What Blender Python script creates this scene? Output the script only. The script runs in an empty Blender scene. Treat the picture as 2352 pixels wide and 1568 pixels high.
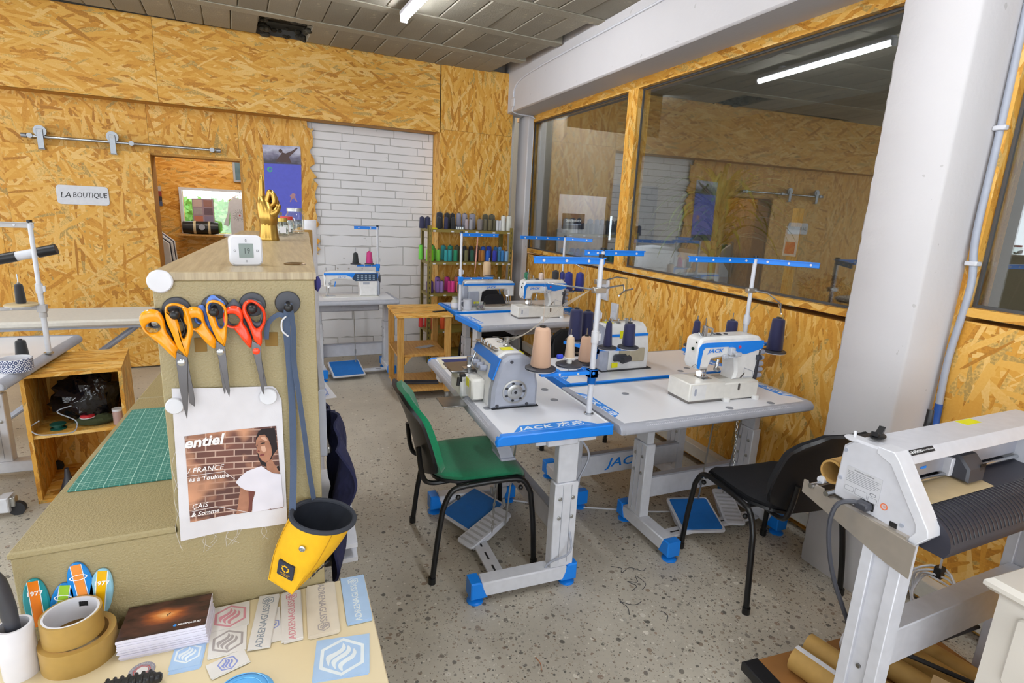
import bpy, math, random
from mathutils import Vector, Matrix
random.seed(7)
SC = bpy.context.scene
COL = SC.collection
R = math.radians

# ---------------------------------------------------------------- camera
cam = bpy.data.cameras.new('camera')
cam.sensor_fit = 'HORIZONTAL'; cam.sensor_width = 36.0
cam.lens = 36.0 * 1260.0 / 2352.0
cam.clip_start = 0.02; cam.clip_end = 200
cam_o = bpy.data.objects.new('camera', cam); COL.objects.link(cam_o)
def camera_matrix(yaw, pitch, roll):
    y, p, r = R(yaw), R(pitch), R(roll)
    fwd = Vector((math.sin(y)*math.cos(p), math.cos(y)*math.cos(p), -math.sin(p)))
    right = Vector((math.cos(y), -math.sin(y), 0)); down = fwd.cross(right)
    rr = math.cos(r)*right + math.sin(r)*down
    dd = -math.sin(r)*right + math.cos(r)*down
    m = Matrix((rr, -dd, -fwd)).transposed()
    return m
cam_o.matrix_world = Matrix.Translation((0, 0, 1.6)) @ camera_matrix(24.63, 13.17, -2.767).to_4x4()
SC.camera = cam_o

# ---------------------------------------------------------------- sky, exposure
world = bpy.data.worlds.new('daylight'); SC.world = world
world.use_nodes = True
bg = world.node_tree.nodes['Background']
bg.inputs[0].default_value = (0.86, 0.93, 1.0, 1); bg.inputs[1].default_value = 3.4
SC.view_settings.view_transform = 'Standard'; SC.view_settings.look = 'None'
SC.view_settings.gamma = 1.0; SC.view_settings.use_curve_mapping = False
SC.view_settings.exposure = 0.25
SC.cycles.max_bounces = 5; SC.cycles.diffuse_bounces = 3; SC.cycles.glossy_bounces = 3; SC.cycles.transparent_max_bounces = 10
SC.cycles.caustics_reflective = False; SC.cycles.caustics_refractive = False

# ---------------------------------------------------------------- mesh builder
def frame_of(axis):
    z = Vector(axis).normalized()
    x = Vector((1, 0, 0)) if abs(z.x) < .9 else Vector((0, 1, 0))
    x = (x - z*x.dot(z)).normalized(); y = z.cross(x)
    return x, y, z
def circ(r, n=16, cx=0, cy=0, a0=0, ry=None):
    ry = r if ry is None else ry
    return [(cx + r*math.cos(a0 + 2*math.pi*i/n), cy + ry*math.sin(a0 + 2*math.pi*i/n)) for i in range(n)]
def rrect(x0, y0, x1, y1, r, k=4):
    p = []
    for cx, cy, a in ((x1-r, y1-r, 0), (x0+r, y1-r, 90), (x0+r, y0+r, 180), (x1-r, y0+r, 270)):
        for i in range(k+1):
            t = R(a + 90*i/k); p.append((cx + r*math.cos(t), cy + r*math.sin(t)))
    return p
def area(p): return sum(p[i][0]*p[(i+1) % len(p)][1] - p[(i+1) % len(p)][0]*p[i][1] for i in range(len(p)))/2
def inset(p, d):
    n = len(p); out = []
    for i in range(n):
        a, b, c = Vector(p[i-1]), Vector(p[i]), Vector(p[(i+1) % n])
        e1 = (b-a); e2 = (c-b)
        if e1.length < 1e-9 or e2.length < 1e-9: out.append(tuple(b)); continue
        e1.normalize(); e2.normalize()
        n1 = Vector((-e1.y, e1.x)); n2 = Vector((-e2.y, e2.x)); m = n1+n2
        if m.length < 1e-6: out.append(tuple(b)); continue
        m.normalize(); k = d/max(.5, m.dot(n1)); out.append((b.x+m.x*k, b.y+m.y*k))
    return out
def spline(pts, sub=6, closed=False):
    P = [Vector(p) for p in pts]; n = len(P); out = []
    rng = range(n if closed else n-1)
    for i in rng:
        p0 = P[i-1] if (closed or i > 0) else P[0]
        p1 = P[i]; p2 = P[(i+1) % n]
        p3 = P[(i+2) % n] if (closed or i+2 < n) else P[-1]
        for k in range(sub):
            t = k/sub
            out.append(.5*((2*p1) + (p2-p0)*t + (2*p0-5*p1+4*p2-p3)*t*t + (3*p1-p0-3*p2+p3)*t**3))
    if not closed: out.append(P[-1])
    return out

class MB:
    def __init__(self): self.v = []; self.f = []; self.M = None
    def add(self, vs, fs):
        b = len(self.v)
        if self.M is not None: vs = [self.M @ Vector(p) for p in vs]
        self.v.extend([tuple(p) for p in vs]); self.f.extend([tuple(b+i for i in f) for f in fs]); return self
    def box(self, lo, hi, bev=0, M=None):
        x0, y0, z0 = [min(a, b) for a, b in zip(lo, hi)]; x1, y1, z1 = [max(a, b) for a, b in zip(lo, hi)]
        b = min(bev, .49*min(x1-x0, y1-y0, z1-z0))
        if b <= 0:
            vs = [(x, y, z) for z in (z0, z1) for y in (y0, y1) for x in (x0, x1)]
            fs = [(0, 2, 3, 1), (4, 5, 7, 6), (0, 1, 5, 4), (2, 6, 7, 3), (0, 4, 6, 2), (1, 3, 7, 5)]
        else:
            vs = []; idx = {}
            for iz, z in ((0, z0), (1, z1)):
                for iy, y in ((0, y0), (1, y1)):
                    for ix, x in ((0, x0), (1, x1)):
                        sx, sy, sz = (1-2*ix)*b, (1-2*iy)*b, (1-2*iz)*b
                        for ax, q in ((0, (x, y+sy, z+sz)), (1, (x+sx, y, z+sz)), (2, (x+sx, y+sy, z))):
                            idx[ix, iy, iz, ax] = len(vs); vs.append(q)
            I = lambda c, a: idx[c[0], c[1], c[2], a]
            fs = []
            for ax in range(3):
                u, w = (ax+1) % 3, (ax+2) % 3
                for s in (0, 1):
                    q = []
                    for cu, cw in ((0, 0), (1, 0), (1, 1), (0, 1)):
                        c = [0, 0, 0]; c[ax] = s; c[u] = cu; c[w] = cw; q.append(I(c, ax))
                    fs.append(tuple(q if s else q[::-1]))
                for cu in (0, 1):
                    for cw in (0, 1):
                        c0 = [0, 0, 0]; c1 = [0, 0, 0]; c0[u] = c1[u] = cu; c0[w] = c1[w] = cw; c1[ax] = 1
                        q = [I(c0, u), I(c1, u), I(c1, w), I(c0, w)]
                        fs.append(tuple(q if (cu != cw) else q[::-1]))
            for ix in (0, 1):
                for iy in (0, 1):
                    for iz in (0, 1):
                        q = [I((ix, iy, iz), a) for a in range(3)]
                        fs.append(tuple(q if (ix+iy+iz) % 2 else q[::-1]))
        if M is not None: vs = [M @ Vector(p) for p in vs]
        return self.add(vs, fs)
    def bar(self, p, q, w, h, up=(0, 0, 1), bev=0):
        p, q = Vector(p), Vector(q); x = (q-p); L = x.length; x.normalize()
        u = Vector(up); u = (u - x*u.dot(x)).normalized(); s = u.cross(x)
        M = Matrix((x, s, u)).transposed().to_4x4(); M.translation = p
        return self.box((0, -w/2, -h/2), (L, w/2, h/2), bev, M)
    def cyl(self, p, q, r, r2=None, n=16, cap=True):
        p, q = Vector(p), Vector(q); x, y, z = frame_of(q-p); r2 = r if r2 is None else r2
        vs = []; fs = []
        for c, rr in ((p, r), (q, r2)):
            for i in range(n):
                a = 2*math.pi*i/n; vs.append(c + x*rr*math.cos(a) + y*rr*math.sin(a))
        for i in range(n): j = (i+1) % n; fs.append((i, j, n+j, n+i))
        if cap: fs.append(tuple(range(n))[::-1]); fs.append(tuple(range(n, 2*n)))
        return self.add(vs, fs)
    def tube(self, pts, r, n=8, closed=False, cap=True, rad=None):
        P = [Vector(p) for p in pts]; m = len(P); vs = []; fs = []
        x, y, z = frame_of(P[1]-P[0]); prev = z
        for i in range(m):
            t = (P[(i+1) % m]-P[i-1]) if (closed or 0 < i < m-1) else (P[1]-P[0] if i == 0 else P[-1]-P[-2])
            if t.length < 1e-9: t = prev.copy()
            t.normalize(); x = (x - t*x.dot(t))
            if x.length < 1e-6: x = frame_of(t)[0]
            x.normalize(); y = t.cross(x); prev = t
            rr = rad[i] if rad else r
            for k in range(n):
                a = 2*math.pi*k/n; vs.append(P[i] + x*rr*math.cos(a) + y*rr*math.sin(a))
        for i in range(m if closed else m-1):
            j = (i+1) % m
            for k in range(n):
                l = (k+1) % n; fs.append((i*n+k, i*n+l, j*n+l, j*n+k))
        if cap and not closed: fs.append(tuple(range(n))[::-1]); fs.append(tuple(range((m-1)*n, m*n)))
        return self.add(vs, fs)
    def lathe(self, prof, n=20, at=(0, 0, 0), axis=(0, 0, 1), cap=True):
        x, y, z = frame_of(axis); o = Vector(at); vs = []; fs = []; m = len(prof)
        for r, h in prof:
            for i in range(n):
                a = 2*math.pi*i/n; vs.append(o + z*h + x*r*math.cos(a) + y*r*math.sin(a))
        for k in range(m-1):
            for i in range(n):
                j = (i+1) % n; fs.append((k*n+i, k*n+j, (k+1)*n+j, (k+1)*n+i))
        if cap: fs.append(tuple(range(n))[::-1]); fs.append(tuple(range((m-1)*n, m*n)))
        return self.add(vs, fs)
    def prism(self, poly, h0, h1, M=None, bev=0):
        if area(poly) < 0: poly = poly[::-1]
        if h1 < h0: h0, h1 = h1, h0
        n = len(poly)
        if bev > 0:
            ins = inset(poly, bev)
            rings = [(ins, h0), (poly, h0+bev), (poly, h1-bev), (ins, h1)]
        else: rings = [(poly, h0), (poly, h1)]
        vs = [(p[0], p[1], h) for pl, h in rings for p in pl]; fs = []
        for k in range(len(rings)-1):
            for i in range(n): j = (i+1) % n; fs.append((k*n+i, k*n+j, (k+1)*n+j, (k+1)*n+i))
        fs.append(tuple(range(n))[::-1]); fs.append(tuple(range((len(rings)-1)*n, len(rings)*n)))
        if M is not None: vs = [M @ Vector(p) for p in vs]
        return self.add(vs, fs)
    def ring(self, outer, inner, h0, h1, M=None):
        n = len(outer)
        vs = [(p[0], p[1], h) for h in (h0, h1) for pl in (outer, inner) for p in pl]
        fs = []
        for i in range(n):
            j = (i+1) % n
            fs += [(i, j, 2*n+j, 2*n+i), (n+j, n+i, 3*n+i, 3*n+j), (j, i, n+i, n+j), (2*n+i, 2*n+j, 3*n+j, 3*n+i)]
        if M is not None: vs = [M @ Vector(p) for p in vs]
        return self.add(vs, fs)
    def sheet(self, fn, nu, nv, thick=0):
        vs = [fn(i/nu, j/nv) for j in range(nv+1) for i in range(nu+1)]; w = nu+1
        fs = [(j*w+i, j*w+i+1, (j+1)*w+i+1, (j+1)*w+i) for j in range(nv) for i in range(nu)]
        if thick:
            V = [Vector(p) for p in vs]; N = [Vector((0, 0, 0)) for _ in V]
            for f in fs:
                nn = (V[f[1]]-V[f[0]]).cross(V[f[3]]-V[f[0]])
                for k in f: N[k] += nn
            b = len(vs)
            vs = vs + [tuple(V[k] - N[k].normalized()*thick if N[k].length > 0 else V[k]) for k in range(b)]
            fs2 = [tuple(b+k for k in f[::-1]) for f in fs]
            edge = [j*w for j in range(nv+1)] and []
            loop = [i for i in range(w)] + [j*w+nu for j in range(1, nv+1)] + [nv*w+i for i in range(nu-1, -1, -1)] + [j*w for j in range(nv-1, 0, -1)]
            L = len(loop)
            fs = fs + fs2 + [(loop[(k+1) % L], loop[k], b+loop[k], b+loop[(k+1) % L]) for k in range(L)]
        return self.add(vs, fs)
    def ball(self, c, r, n=12, m=8, s=(1, 1, 1)):
        vs = []; fs = []
        for j in range(m+1):
            t = math.pi*j/m
            for i in range(n):
                a = 2*math.pi*i/n
                vs.append((c[0]+r*s[0]*math.sin(t)*math.cos(a), c[1]+r*s[1]*math.sin(t)*math.sin(a), c[2]-r*s[2]*math.cos(t)))
        for j in range(m):
            for i in range(n):
                k = (i+1) % n; fs.append((j*n+i, j*n+k, (j+1)*n+k, (j+1)*n+i))
        return self.add(vs, fs)
    def mesh(self, name, mat, sharp=38):
        me = bpy.data.meshes.new(name); me.from_pydata(self.v, [], self.f); me.validate(); me.update()
        finish(me, mat, sharp); return me
    def build(self, name, mat, parent=None, sharp=38, loc=None, rz=0, label=None):
        return put(name, self.mesh(name, mat, sharp), parent, loc, rz, label)

def finish(me, mat, sharp=38):
    if mat is not None: me.materials.append(mat)
    if len(me.polygons):
        me.polygons.foreach_set('use_smooth', [True]*len(me.polygons))
        me.set_sharp_from_angle(angle=R(sharp))
    uv = me.uv_layers.new(name='UVMap')
    co = [v.co for v in me.vertices]; dat = []
    for p in me.polygons:
        nx, ny, nz = abs(p.normal.x), abs(p.normal.y), abs(p.normal.z)
        for li in p.vertices:
            c = co[li]
            dat.extend((c.y, c.z) if nx > ny and nx > nz else ((c.x, c.z) if ny >= nz else (c.x, c.y)))
    uv.data.foreach_set('uv', dat)
def put(name, me, parent=None, loc=None, rz=0, label=None):
    o = bpy.data.objects.new(name, me); COL.objects.link(o)
    if parent is not None: o.parent = parent
    if loc is not None: o.location = loc
    if rz: o.rotation_euler = (0, 0, rz)
    if label: o['label'] = label
    return o
def tag(o, label, cat, group=None, kind=None):
    if label: o['label'] = label
    if cat: o['category'] = cat
    if group: o['group'] = group
    if kind: o['kind'] = kind
    return o
def thing(name, label, cat, loc=(0, 0, 0), rz=0, group=None):
    o = bpy.data.objects.new(name, None); COL.objects.link(o); o.empty_display_size = .05
    o.location = loc; o.rotation_euler = (0, 0, rz)
    return tag(o, label, cat, group)
def struct(o, label=None):
    o['kind'] = 'structure'
    if label: o['label'] = label
    return o
def dup(root, loc=None, rz=None, label=None, group=None):
    r = root.copy(); COL.objects.link(r)
    if loc is not None: r.location = loc
    if rz is not None: r.rotation_euler = (0, 0, rz)
    if label: r['label'] = label
    if group: r['group'] = group
    for ch in list(root.children):
        c = ch.copy(); COL.objects.link(c); c.parent = r
        for g in list(ch.children):
            d = g.copy(); COL.objects.link(d); d.parent = c
    return r
def basis(o, x, y, z=None):
    x = Vector(x).normalized(); y = Vector(y); y = (y - x*y.dot(x)).normalized()
    z = x.cross(y)
    M = Matrix((x, y, z)).transposed().to_4x4(); M.translation = Vector(o); return M
def text(body, size, mat, parent, M, name='lettering', ext=.0004, shear=0, bold=0, sx=1, align='CENTER', label=None):
    cu = bpy.data.curves.new(name, 'FONT'); cu.body = body; cu.size = size; cu.extrude = ext; cu.shear = shear
    cu.offset = bold*size; cu.align_x = align; cu.align_y = 'CENTER'; cu.resolution_u = 2
    ob = bpy.data.objects.new('tmp_text', cu)
    me = bpy.data.meshes.new_from_object(ob)
    bpy.data.objects.remove(ob); bpy.data.curves.remove(cu)
    me.name = name; me.materials.clear()
    me.transform(M @ Matrix.Diagonal((sx, 1, 1, 1))); finish(me, mat)
    return put(name, me, parent, label=label)

# ---------------------------------------------------------------- materials
def lin(c):
    if isinstance(c, str): c = [int(c[i:i+2], 16)/255 for i in (0, 2, 4)]
    return tuple((x/12.92 if x <= .04045 else ((x+.055)/1.055)**2.4) for x in c) + (1,)
MATS = {}
class NT:
    def __init__(self, name):
        self.m = bpy.data.materials.new(name); self.m.use_nodes = True; self.t = self.m.node_tree
        self.b = self.t.nodes['Principled BSDF']; self.out = self.t.nodes['Material Output']
    def n(self, ty, **kw):
        nd = self.t.nodes.new('ShaderNode'+ty)
        for k, v in kw.items():
            if k.startswith('_'): setattr(nd, k[1:], v)
            else:
                key = int(k[1:]) if k[0] == 'i' and k[1:].isdigit() else k
                nd.inputs[key].default_value = v
        return nd
    def l(self, a, b): self.t.links.new(a, b)
    def math(self, op, a, b=None, c=None):
        nd = self.n('Math', _operation=op)
        for i, x in enumerate((a, b, c)):
            if x is None: continue
            if isinstance(x, (int, float)): nd.inputs[i].default_value = x
            else: self.l(x, nd.inputs[i])
        return nd.outputs[0]
    def mix(self, fac, a, b, ty='MIX'):
        nd = self.n('Mix', _data_type='RGBA', _blend_type=ty)
        for s, x in ((0, fac), (6, a), (7, b)):
            if isinstance(x, (int, float)): nd.inputs[s].default_value = x
            elif isinstance(x, tuple): nd.inputs[s].default_value = x
            else: self.l(x, nd.inputs[s])
        return nd.outputs[2]
    def ramp(self, fac, stops, interp='LINEAR'):
        nd = self.n('ValToRGB'); cr = nd.color_ramp; cr.interpolation = interp
        while len(cr.elements) < len(stops): cr.elements.new(.5)
        for e, (p, c) in zip(cr.elements, stops): e.position = p; e.color = lin(c)
        self.l(fac, nd.inputs[0]); return nd.outputs[0]
    def uv(self, scale=(1, 1, 1), rot=0, loc=(0, 0, 0), rnd=False):
        tc = self.n('TexCoord'); src = tc.outputs['UV']
        if rnd:
            oi = self.n('ObjectInfo'); vm = self.n('VectorMath', _operation='SCALE'); vm.inputs[0].default_value = (37.3, 19.7, 5.1)
            self.l(oi.outputs['Random'], vm.inputs['Scale'])
            ad = self.n('VectorMath', _operation='ADD'); self.l(src, ad.inputs[0]); self.l(vm.outputs[0], ad.inputs[1]); src = ad.outputs[0]
        r1 = self.n('Mapping', Rotation=(0, 0, rot), Location=loc); self.l(src, r1.inputs[0])
        r2 = self.n('Mapping', Scale=scale); self.l(r1.outputs[0], r2.inputs[0]); return r2.outputs[0]
    def obj(self, scale=1):
        tc = self.n('TexCoord'); mp = self.n('Mapping', Scale=(scale,)*3 if isinstance(scale, (int, float)) else scale)
        self.l(tc.outputs['Object'], mp.inputs[0]); return mp.outputs[0]
    def noise(self, vec, scale, detail=3, rough=.55, out=0, dim='3D'):
        nd = self.n('TexNoise', Scale=scale, Detail=detail, Roughness=rough); nd.noise_dimensions = dim
        self.l(vec, nd.inputs['Vector']); return nd.outputs[out]
    def bump(self, h, strength=.3, dist=.01):
        nd = self.n('Bump', Strength=strength, Distance=dist); self.l(h, nd.inputs['Height'])
        self.l(nd.outputs[0], self.b.inputs['Normal'])
    def col(self, c):
        if isinstance(c, tuple): self.b.inputs['Base Color'].default_value = c
        else: self.l(c, self.b.inputs['Base Color'])
def mat(name, c, rough=.5, metal=0, noise=None, bump=None, spec=.5, emit=0, sheen=0, alpha=None):
    """noise=(scale, amount) mottles the colour; bump=(scale, strength, distance)"""
    if name in MATS: return MATS[name]
    k = NT(name); b = k.b; base = lin(c)
    b.inputs['Roughness'].default_value = rough; b.inputs['Metallic'].default_value = metal
    b.inputs['Specular IOR Level'].default_value = spec
    if sheen: b.inputs['Sheen Weight'].default_value = sheen
    if noise is None: noise = (30, .06)
    o = k.obj(); nz = k.noise(o, noise[0], 1)
    lo = tuple(x*(1-noise[1]*2) for x in base[:3])+(1,); hi = tuple(min(1, x*(1+noise[1])) for x in base[:3])+(1,)
    k.col(k.mix(nz, lo, hi))
    if bump: k.bump(k.noise(o, bump[0], 1), bump[1], bump[2])
    if emit:
        b.inputs['Emission Color'].default_value = base; b.inputs['Emission Strength'].default_value = emit
    MATS[name] = k.m; return k.m

def osb_mat(name, rot=0.0, spread=.9, tint=(1, 1, 1), long=.145, wide=.022):
    """oriented strand board: layered random flakes, each a stretched Voronoi cell with its own shade"""
    if name in MATS: return MATS[name]
    k = NT(name); prev = None
    shades = [(0, 'a86e22'), (.09, 'c4842a'), (.22, 'd79a3a'), (.45, 'dfa646'), (.68, 'e7b45a'), (.86, 'f0c87e'), (.94, 'd2a859'), (1, 'a68c52')]
    base_uv = k.uv(rnd=True)
    wob = k.noise(base_uv, 9, 1, dim='2D', out=1)
    wv = k.n('VectorMath', _operation='MULTIPLY_ADD'); k.l(wob, wv.inputs[0]); wv.inputs[1].default_value = (.010, .010, 0); k.l(base_uv, wv.inputs[2])
    for i, a in enumerate((-.9, -.35, .05, .4, 1.0)):
        r1 = k.n('Mapping', Rotation=(0, 0, rot + a*spread), Location=(i*3.7, i*1.9, 0)); k.l(wv.outputs[0], r1.inputs[0])
        r2 = k.n('Mapping', Scale=(1/long*(1-.09*i), 1/wide*(1-.06*i), 1)); k.l(r1.outputs[0], r2.inputs[0])
        vo = k.n('TexVoronoi', Scale=1.0, Randomness=1.0); vo.voronoi_dimensions = '2D'; vo.distance = 'MANHATTAN' if i % 2 else 'CHEBYCHEV'
        k.l(r2.outputs[0], vo.inputs['Vector'])
        sp = k.n('SeparateColor'); k.l(vo.outputs['Color'], sp.inputs[0])
        cur = (sp.outputs[0], sp.outputs[1])
        if prev is None: prev = cur
        else:
            gt = k.math('GREATER_THAN', cur[0], prev[0])
            h = k.math('MAXIMUM', cur[0], prev[0])
            mx = k.n('Mix'); k.l(gt, mx.inputs[0]); k.l(prev[1], mx.inputs[2]); k.l(cur[1], mx.inputs[3])
            prev = (h, mx.outputs[0])
    v2 = base_uv
    grain = k.noise(v2, 90, 1, dim='2D'); big = k.noise(v2, 2.2, 1, dim='2D')
    val = k.math('ADD', prev[1], k.math('MULTIPLY', k.math('SUBTRACT', grain, .5), .22))
    c = k.ramp(val, shades)
    c = k.mix(k.math('MULTIPLY', big, .35), c, lin('d39a45'))
    if tint != (1, 1, 1): c = k.mix(1.0, c, tint+(1,), 'MULTIPLY')
    k.col(c); k.b.inputs['Roughness'].default_value = .55; k.b.inputs['Specular IOR Level'].default_value = .35
    k.bump(k.math('ADD', prev[0], k.math('MULTIPLY', grain, .3)), .25, .002)
    MATS[name] = k.m; return k.m
OSBH = osb_mat('osb_horizontal', 0.0, .55)
OSBV = osb_mat('osb_vertical', R(90), .6)
OSBR = osb_mat('osb_random', R(70), 1.3)
OSBE = mat('osb_edge', 'c58d3c', .7, noise=(120, .25))

def floor_mat():
    k = NT('terrazzo_concrete'); o = k.obj()
    big = k.noise(o, .9, 4); fine = k.noise(o, 60, 3); mid = k.noise(o, 7, 4)
    base = k.ramp(k.math('ADD', k.math('MULTIPLY', big, .6), k.math('MULTIPLY', mid, .4)), [(.3, 'aca496'), (.5, 'c1b9aa'), (.7, 'd2cab9')])
    base = k.mix(k.math('MULTIPLY', fine, .35), base, lin('989389'))
    sep = k.n('SeparateXYZ'); k.l(o, sep.inputs[0])
    dens = k.math('ADD', k.math('MULTIPLY', sep.outputs[1], -.22), 1.15)      # old worn aggregate is exposed mostly near the front
    dens = k.math('ADD', dens, k.math('MULTIPLY', k.math('SUBTRACT', big, .5), 1.6)); 
    dens = k.math('MINIMUM', k.math('MAXIMUM', dens, .12), 1.0)
    for sc, thr, keep in ((24, .27, .6), (47, .29, .62), (100, .3, .7)):
        wv = k.n('VectorMath', _operation='MULTIPLY_ADD'); k.l(k.noise(o, sc*.6, 2, out=1), wv.inputs[0]); wv.inputs[1].default_value = (.02,)*3; k.l(o, wv.inputs[2])
        vo = k.n('TexVoronoi', Scale=sc, Randomness=1.0); vo.voronoi_dimensions = '2D'; k.l(wv.outputs[0], vo.inputs['Vector'])
        sp = k.n('SeparateColor'); k.l(vo.outputs['Color'], sp.inputs[0])
        lim = k.math('MULTIPLY', k.math('ADD', k.math('MULTIPLY', sp.outputs[0], .8), .25), thr)
        m = k.math('LESS_THAN', vo.outputs['Distance'], lim)
        m = k.math('MULTIPLY', m, k.math('LESS_THAN', sp.outputs[1], k.math('MULTIPLY', dens, keep)))
        pc = k.ramp(sp.outputs[2], [(0, '3f3c3a'), (.18, '6b655d'), (.34, '8a7460'), (.5, 'a39c90'), (.66, 'ded8cc'), (.8, '8c857c'), (.92, '5f5a56'), (1, '9a7f6c')])
        base = k.mix(k.math('MULTIPLY', m, .85), base, pc)
    k.col(base); k.l(k.math('ADD', k.math('MULTIPLY', mid, .25), .38), k.b.inputs['Roughness'])
    k.bump(fine, .12, .002); MATS['floor'] = k.m; return k.m
FLOORM = floor_mat()
def plaster_mat(name, c, dirt=.2, bump=.35):
    k = NT(name); o = k.obj(); a = k.noise(o, 2.5, 5); b = k.noise(o, 40, 4); p = k.noise(o, 14, 2)
    base = lin(c); dk = tuple(x*(1-dirt) for x in base[:3])+(1,)
    cc = k.mix(k.math('MULTIPLY', a, .7), base, dk)
    pit = k.math('GREATER_THAN', p, .735); cc = k.mix(k.math('MULTIPLY', pit, .35), cc, lin('8b8680'))
    k.col(cc); k.b.inputs['Roughness'].default_value = .75
    k.bump(k.math('SUBTRACT', k.math('ADD', k.math('MULTIPLY', b, .5), a), k.math('MULTIPLY', pit, .5)), bump, .006); MATS[name] = k.m; return k.m
WHITEP = plaster_mat('white_paint_concrete', 'cdc9ca', .12)
BRICKP = plaster_mat('white_painted_brick', 'e9e7e8', .08, .35)
def ceil_mat(name, c0, c1):
    k = NT(name); o = k.obj(); a = k.noise(o, 1.3, 5); b = k.noise(o, 110, 3); oi = k.n('ObjectInfo')
    f = k.math('ADD', k.math('MULTIPLY', a, .7), k.math('MULTIPLY', oi.outputs['Random'], .35))
    c = k.ramp(f, [(.25, c0), (.75, c1)]); c = k.mix(k.math('MULTIPLY', b, .5), c, lin('6f685c'))
    st = k.math('GREATER_THAN', k.noise(o, 3.1, 4), .66); c = k.mix(k.math('MULTIPLY', st, .35), c, lin('cfc0a2'))
    k.col(c); k.b.inputs['Roughness'].default_value = .95; k.bump(b, .5, .004); MATS[name] = k.m; return k.m
CEILB = ceil_mat('ceiling_block', '8b8577', 'afa794'); CEILJ = ceil_mat('ceiling_joist', '9e9786', 'b6ae9a')
def glass_mat(name, tint=(.93, .96, .95), boost=2.0):
    """flat pane: straight-through transmission plus Fresnel (Schlick) reflection of both faces"""
    k = NT(name); ge = k.n('NewGeometry'); d = k.n('VectorMath', _operation='DOT_PRODUCT')
    k.l(ge.outputs['Normal'], d.inputs[0]); k.l(ge.outputs['Incoming'], d.inputs[1])
    c = k.math('ABSOLUTE', d.outputs['Value']); s = k.math('POWER', k.math('SUBTRACT', 1.0, c), 5.0)
    f = k.math('MINIMUM', k.math('MULTIPLY', k.math('ADD', .04, k.math('MULTIPLY', s, .96)), boost), 1.0)
    tr = k.n('BsdfTransparent'); tr.inputs[0].default_value = tint+(1,)
    gl = k.n('BsdfGlossy', Roughness=0.0); gl.inputs[0].default_value = (1, 1, 1, 1)
    mx = k.n('MixShader'); k.l(f, mx.inputs[0]); k.l(tr.outputs[0], mx.inputs[1]); k.l(gl.outputs[0], mx.inputs[2])
    k.l(mx.outputs[0], k.out.inputs[0]); MATS[name] = k.m; return k.m
GLASS = glass_mat('window_glass', boost=3.2)
JAR = glass_mat('jar_glass', (.96, .98, .97), 1.6)
def wood_mat(name, c0, c1, scale=(3, 40, 1), rough=.5):
    k = NT(name); v = k.uv(scale=scale, rnd=True); a = k.noise(v, 1.6, 5, dim='2D'); b = k.noise(v, 7, 3, dim='2D')
    f = k.math('ADD', k.math('MULTIPLY', a, .75), k.math('MULTIPLY', b, .25)); k.col(k.ramp(f, [(.32, c0), (.68, c1)]))
    k.b.inputs['Roughness'].default_value = rough; k.bump(b, .08, .001); MATS[name] = k.m; return k.m
PINE = wood_mat('pine_wood', 'b98438', 'd6a65c', (40, 4, 1)); 
OAKG = wood_mat('grey_oak_laminate', '978568', 'b6a585', (60, 3, 1), .35)
TUBE = mat('fluorescent_tube', 'f4f9ff', .3, emit=70, noise=(1, 0))
WHITE = mat('white_plastic', 'd6d6dc', .35); WMET = mat('white_painted_metal', 'd6d7de', .4); OFFW = mat('ivory_enamel', 'e6e3dc', .3)
MACH = mat('machine_enamel', 'e8e7e6', .25); MGREY = mat('machine_grey', 'a5a9b6', .35); TGREY = mat('table_edge_grey', 'a9abb5', .4)
TTOP = mat('table_laminate', 'ededf2', .3, noise=(5, .02)); BLUE = mat('signal_blue', '1083ea', .35, noise=(5, .03)); PBLUE = mat('pedal_blue', '0f6fc4', .6, bump=(300, .4, .001))
BLACK = mat('black_plastic', '17171a', .4); BLKM = mat('black_metal', '131315', .3); CHROME = mat('chrome', 'b9bcc0', .25, .9); STEEL = mat('brushed_steel', '8f8d8b', .3, 1)
DGREY = mat('dark_grey_plastic', '3c3d45', .45); NAVY = mat('navy_thread', '1c1f4d', .8, noise=(200, .2)); RUBBER = mat('rubber', '26262a', .7)
YELLOW = mat('warning_yellow', 'e8e210', .5); KRAFT = mat('kraft_card', 'b58d4e', .75, noise=(60, .1)); PAPER = mat('white_paper', 'dfdee4', .7)
PRINTG = mat('ink_grey', '55565e', .7); INK = mat('ink_black', '1b1b1f', .6); WINK = mat('ink_white', 'f4f4f6', .6); CHAIN = mat('zinc', 'b2b2b0', .3, .8)
# ================================================================ STRUCTURE
ZC = 3.024
floor = struct(MB().box((-5.5, -3.5, -.06), (5.6, 8.4, 0)).build('floor', FLOORM), 'worn terrazzo concrete floor with dark pebbles')
# ---- ceiling: slab, joists, hollow blocks
ceiling = struct(MB().box((-5.5, -3.5, ZC+.15), (2.75, 6.3, ZC+.2)).box((-5.5, -3.5, ZC+.012), (2.62, 2.5, ZC+.14)).box((-5.5, 2.5, ZC+.012), (-1.75, 6.3, ZC+.14)).build('ceiling', CEILJ), 'bare concrete block and joist ceiling')
A_C = R(2.2)
def cpos(x, y): return (x*math.cos(A_C) - (y-5.2)*math.sin(A_C), 5.2 + x*math.sin(A_C) + (y-5.2)*math.cos(A_C))
blk = []
for i in range(4):
    w = .197; j = [random.uniform(-.006, .006) for _ in range(8)]
    b = MB(); b.box((-w/2, -.275, 0), (w/2, .275, .11), .006)
    b.v = [(x+random.uniform(-.003, .003), y+random.uniform(-.004, .004), z+(random.uniform(0, .004) if z < .02 else 0)) for x, y, z in b.v]
    blk.append(b.mesh('ceiling_block', CEILB, 12))
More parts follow.
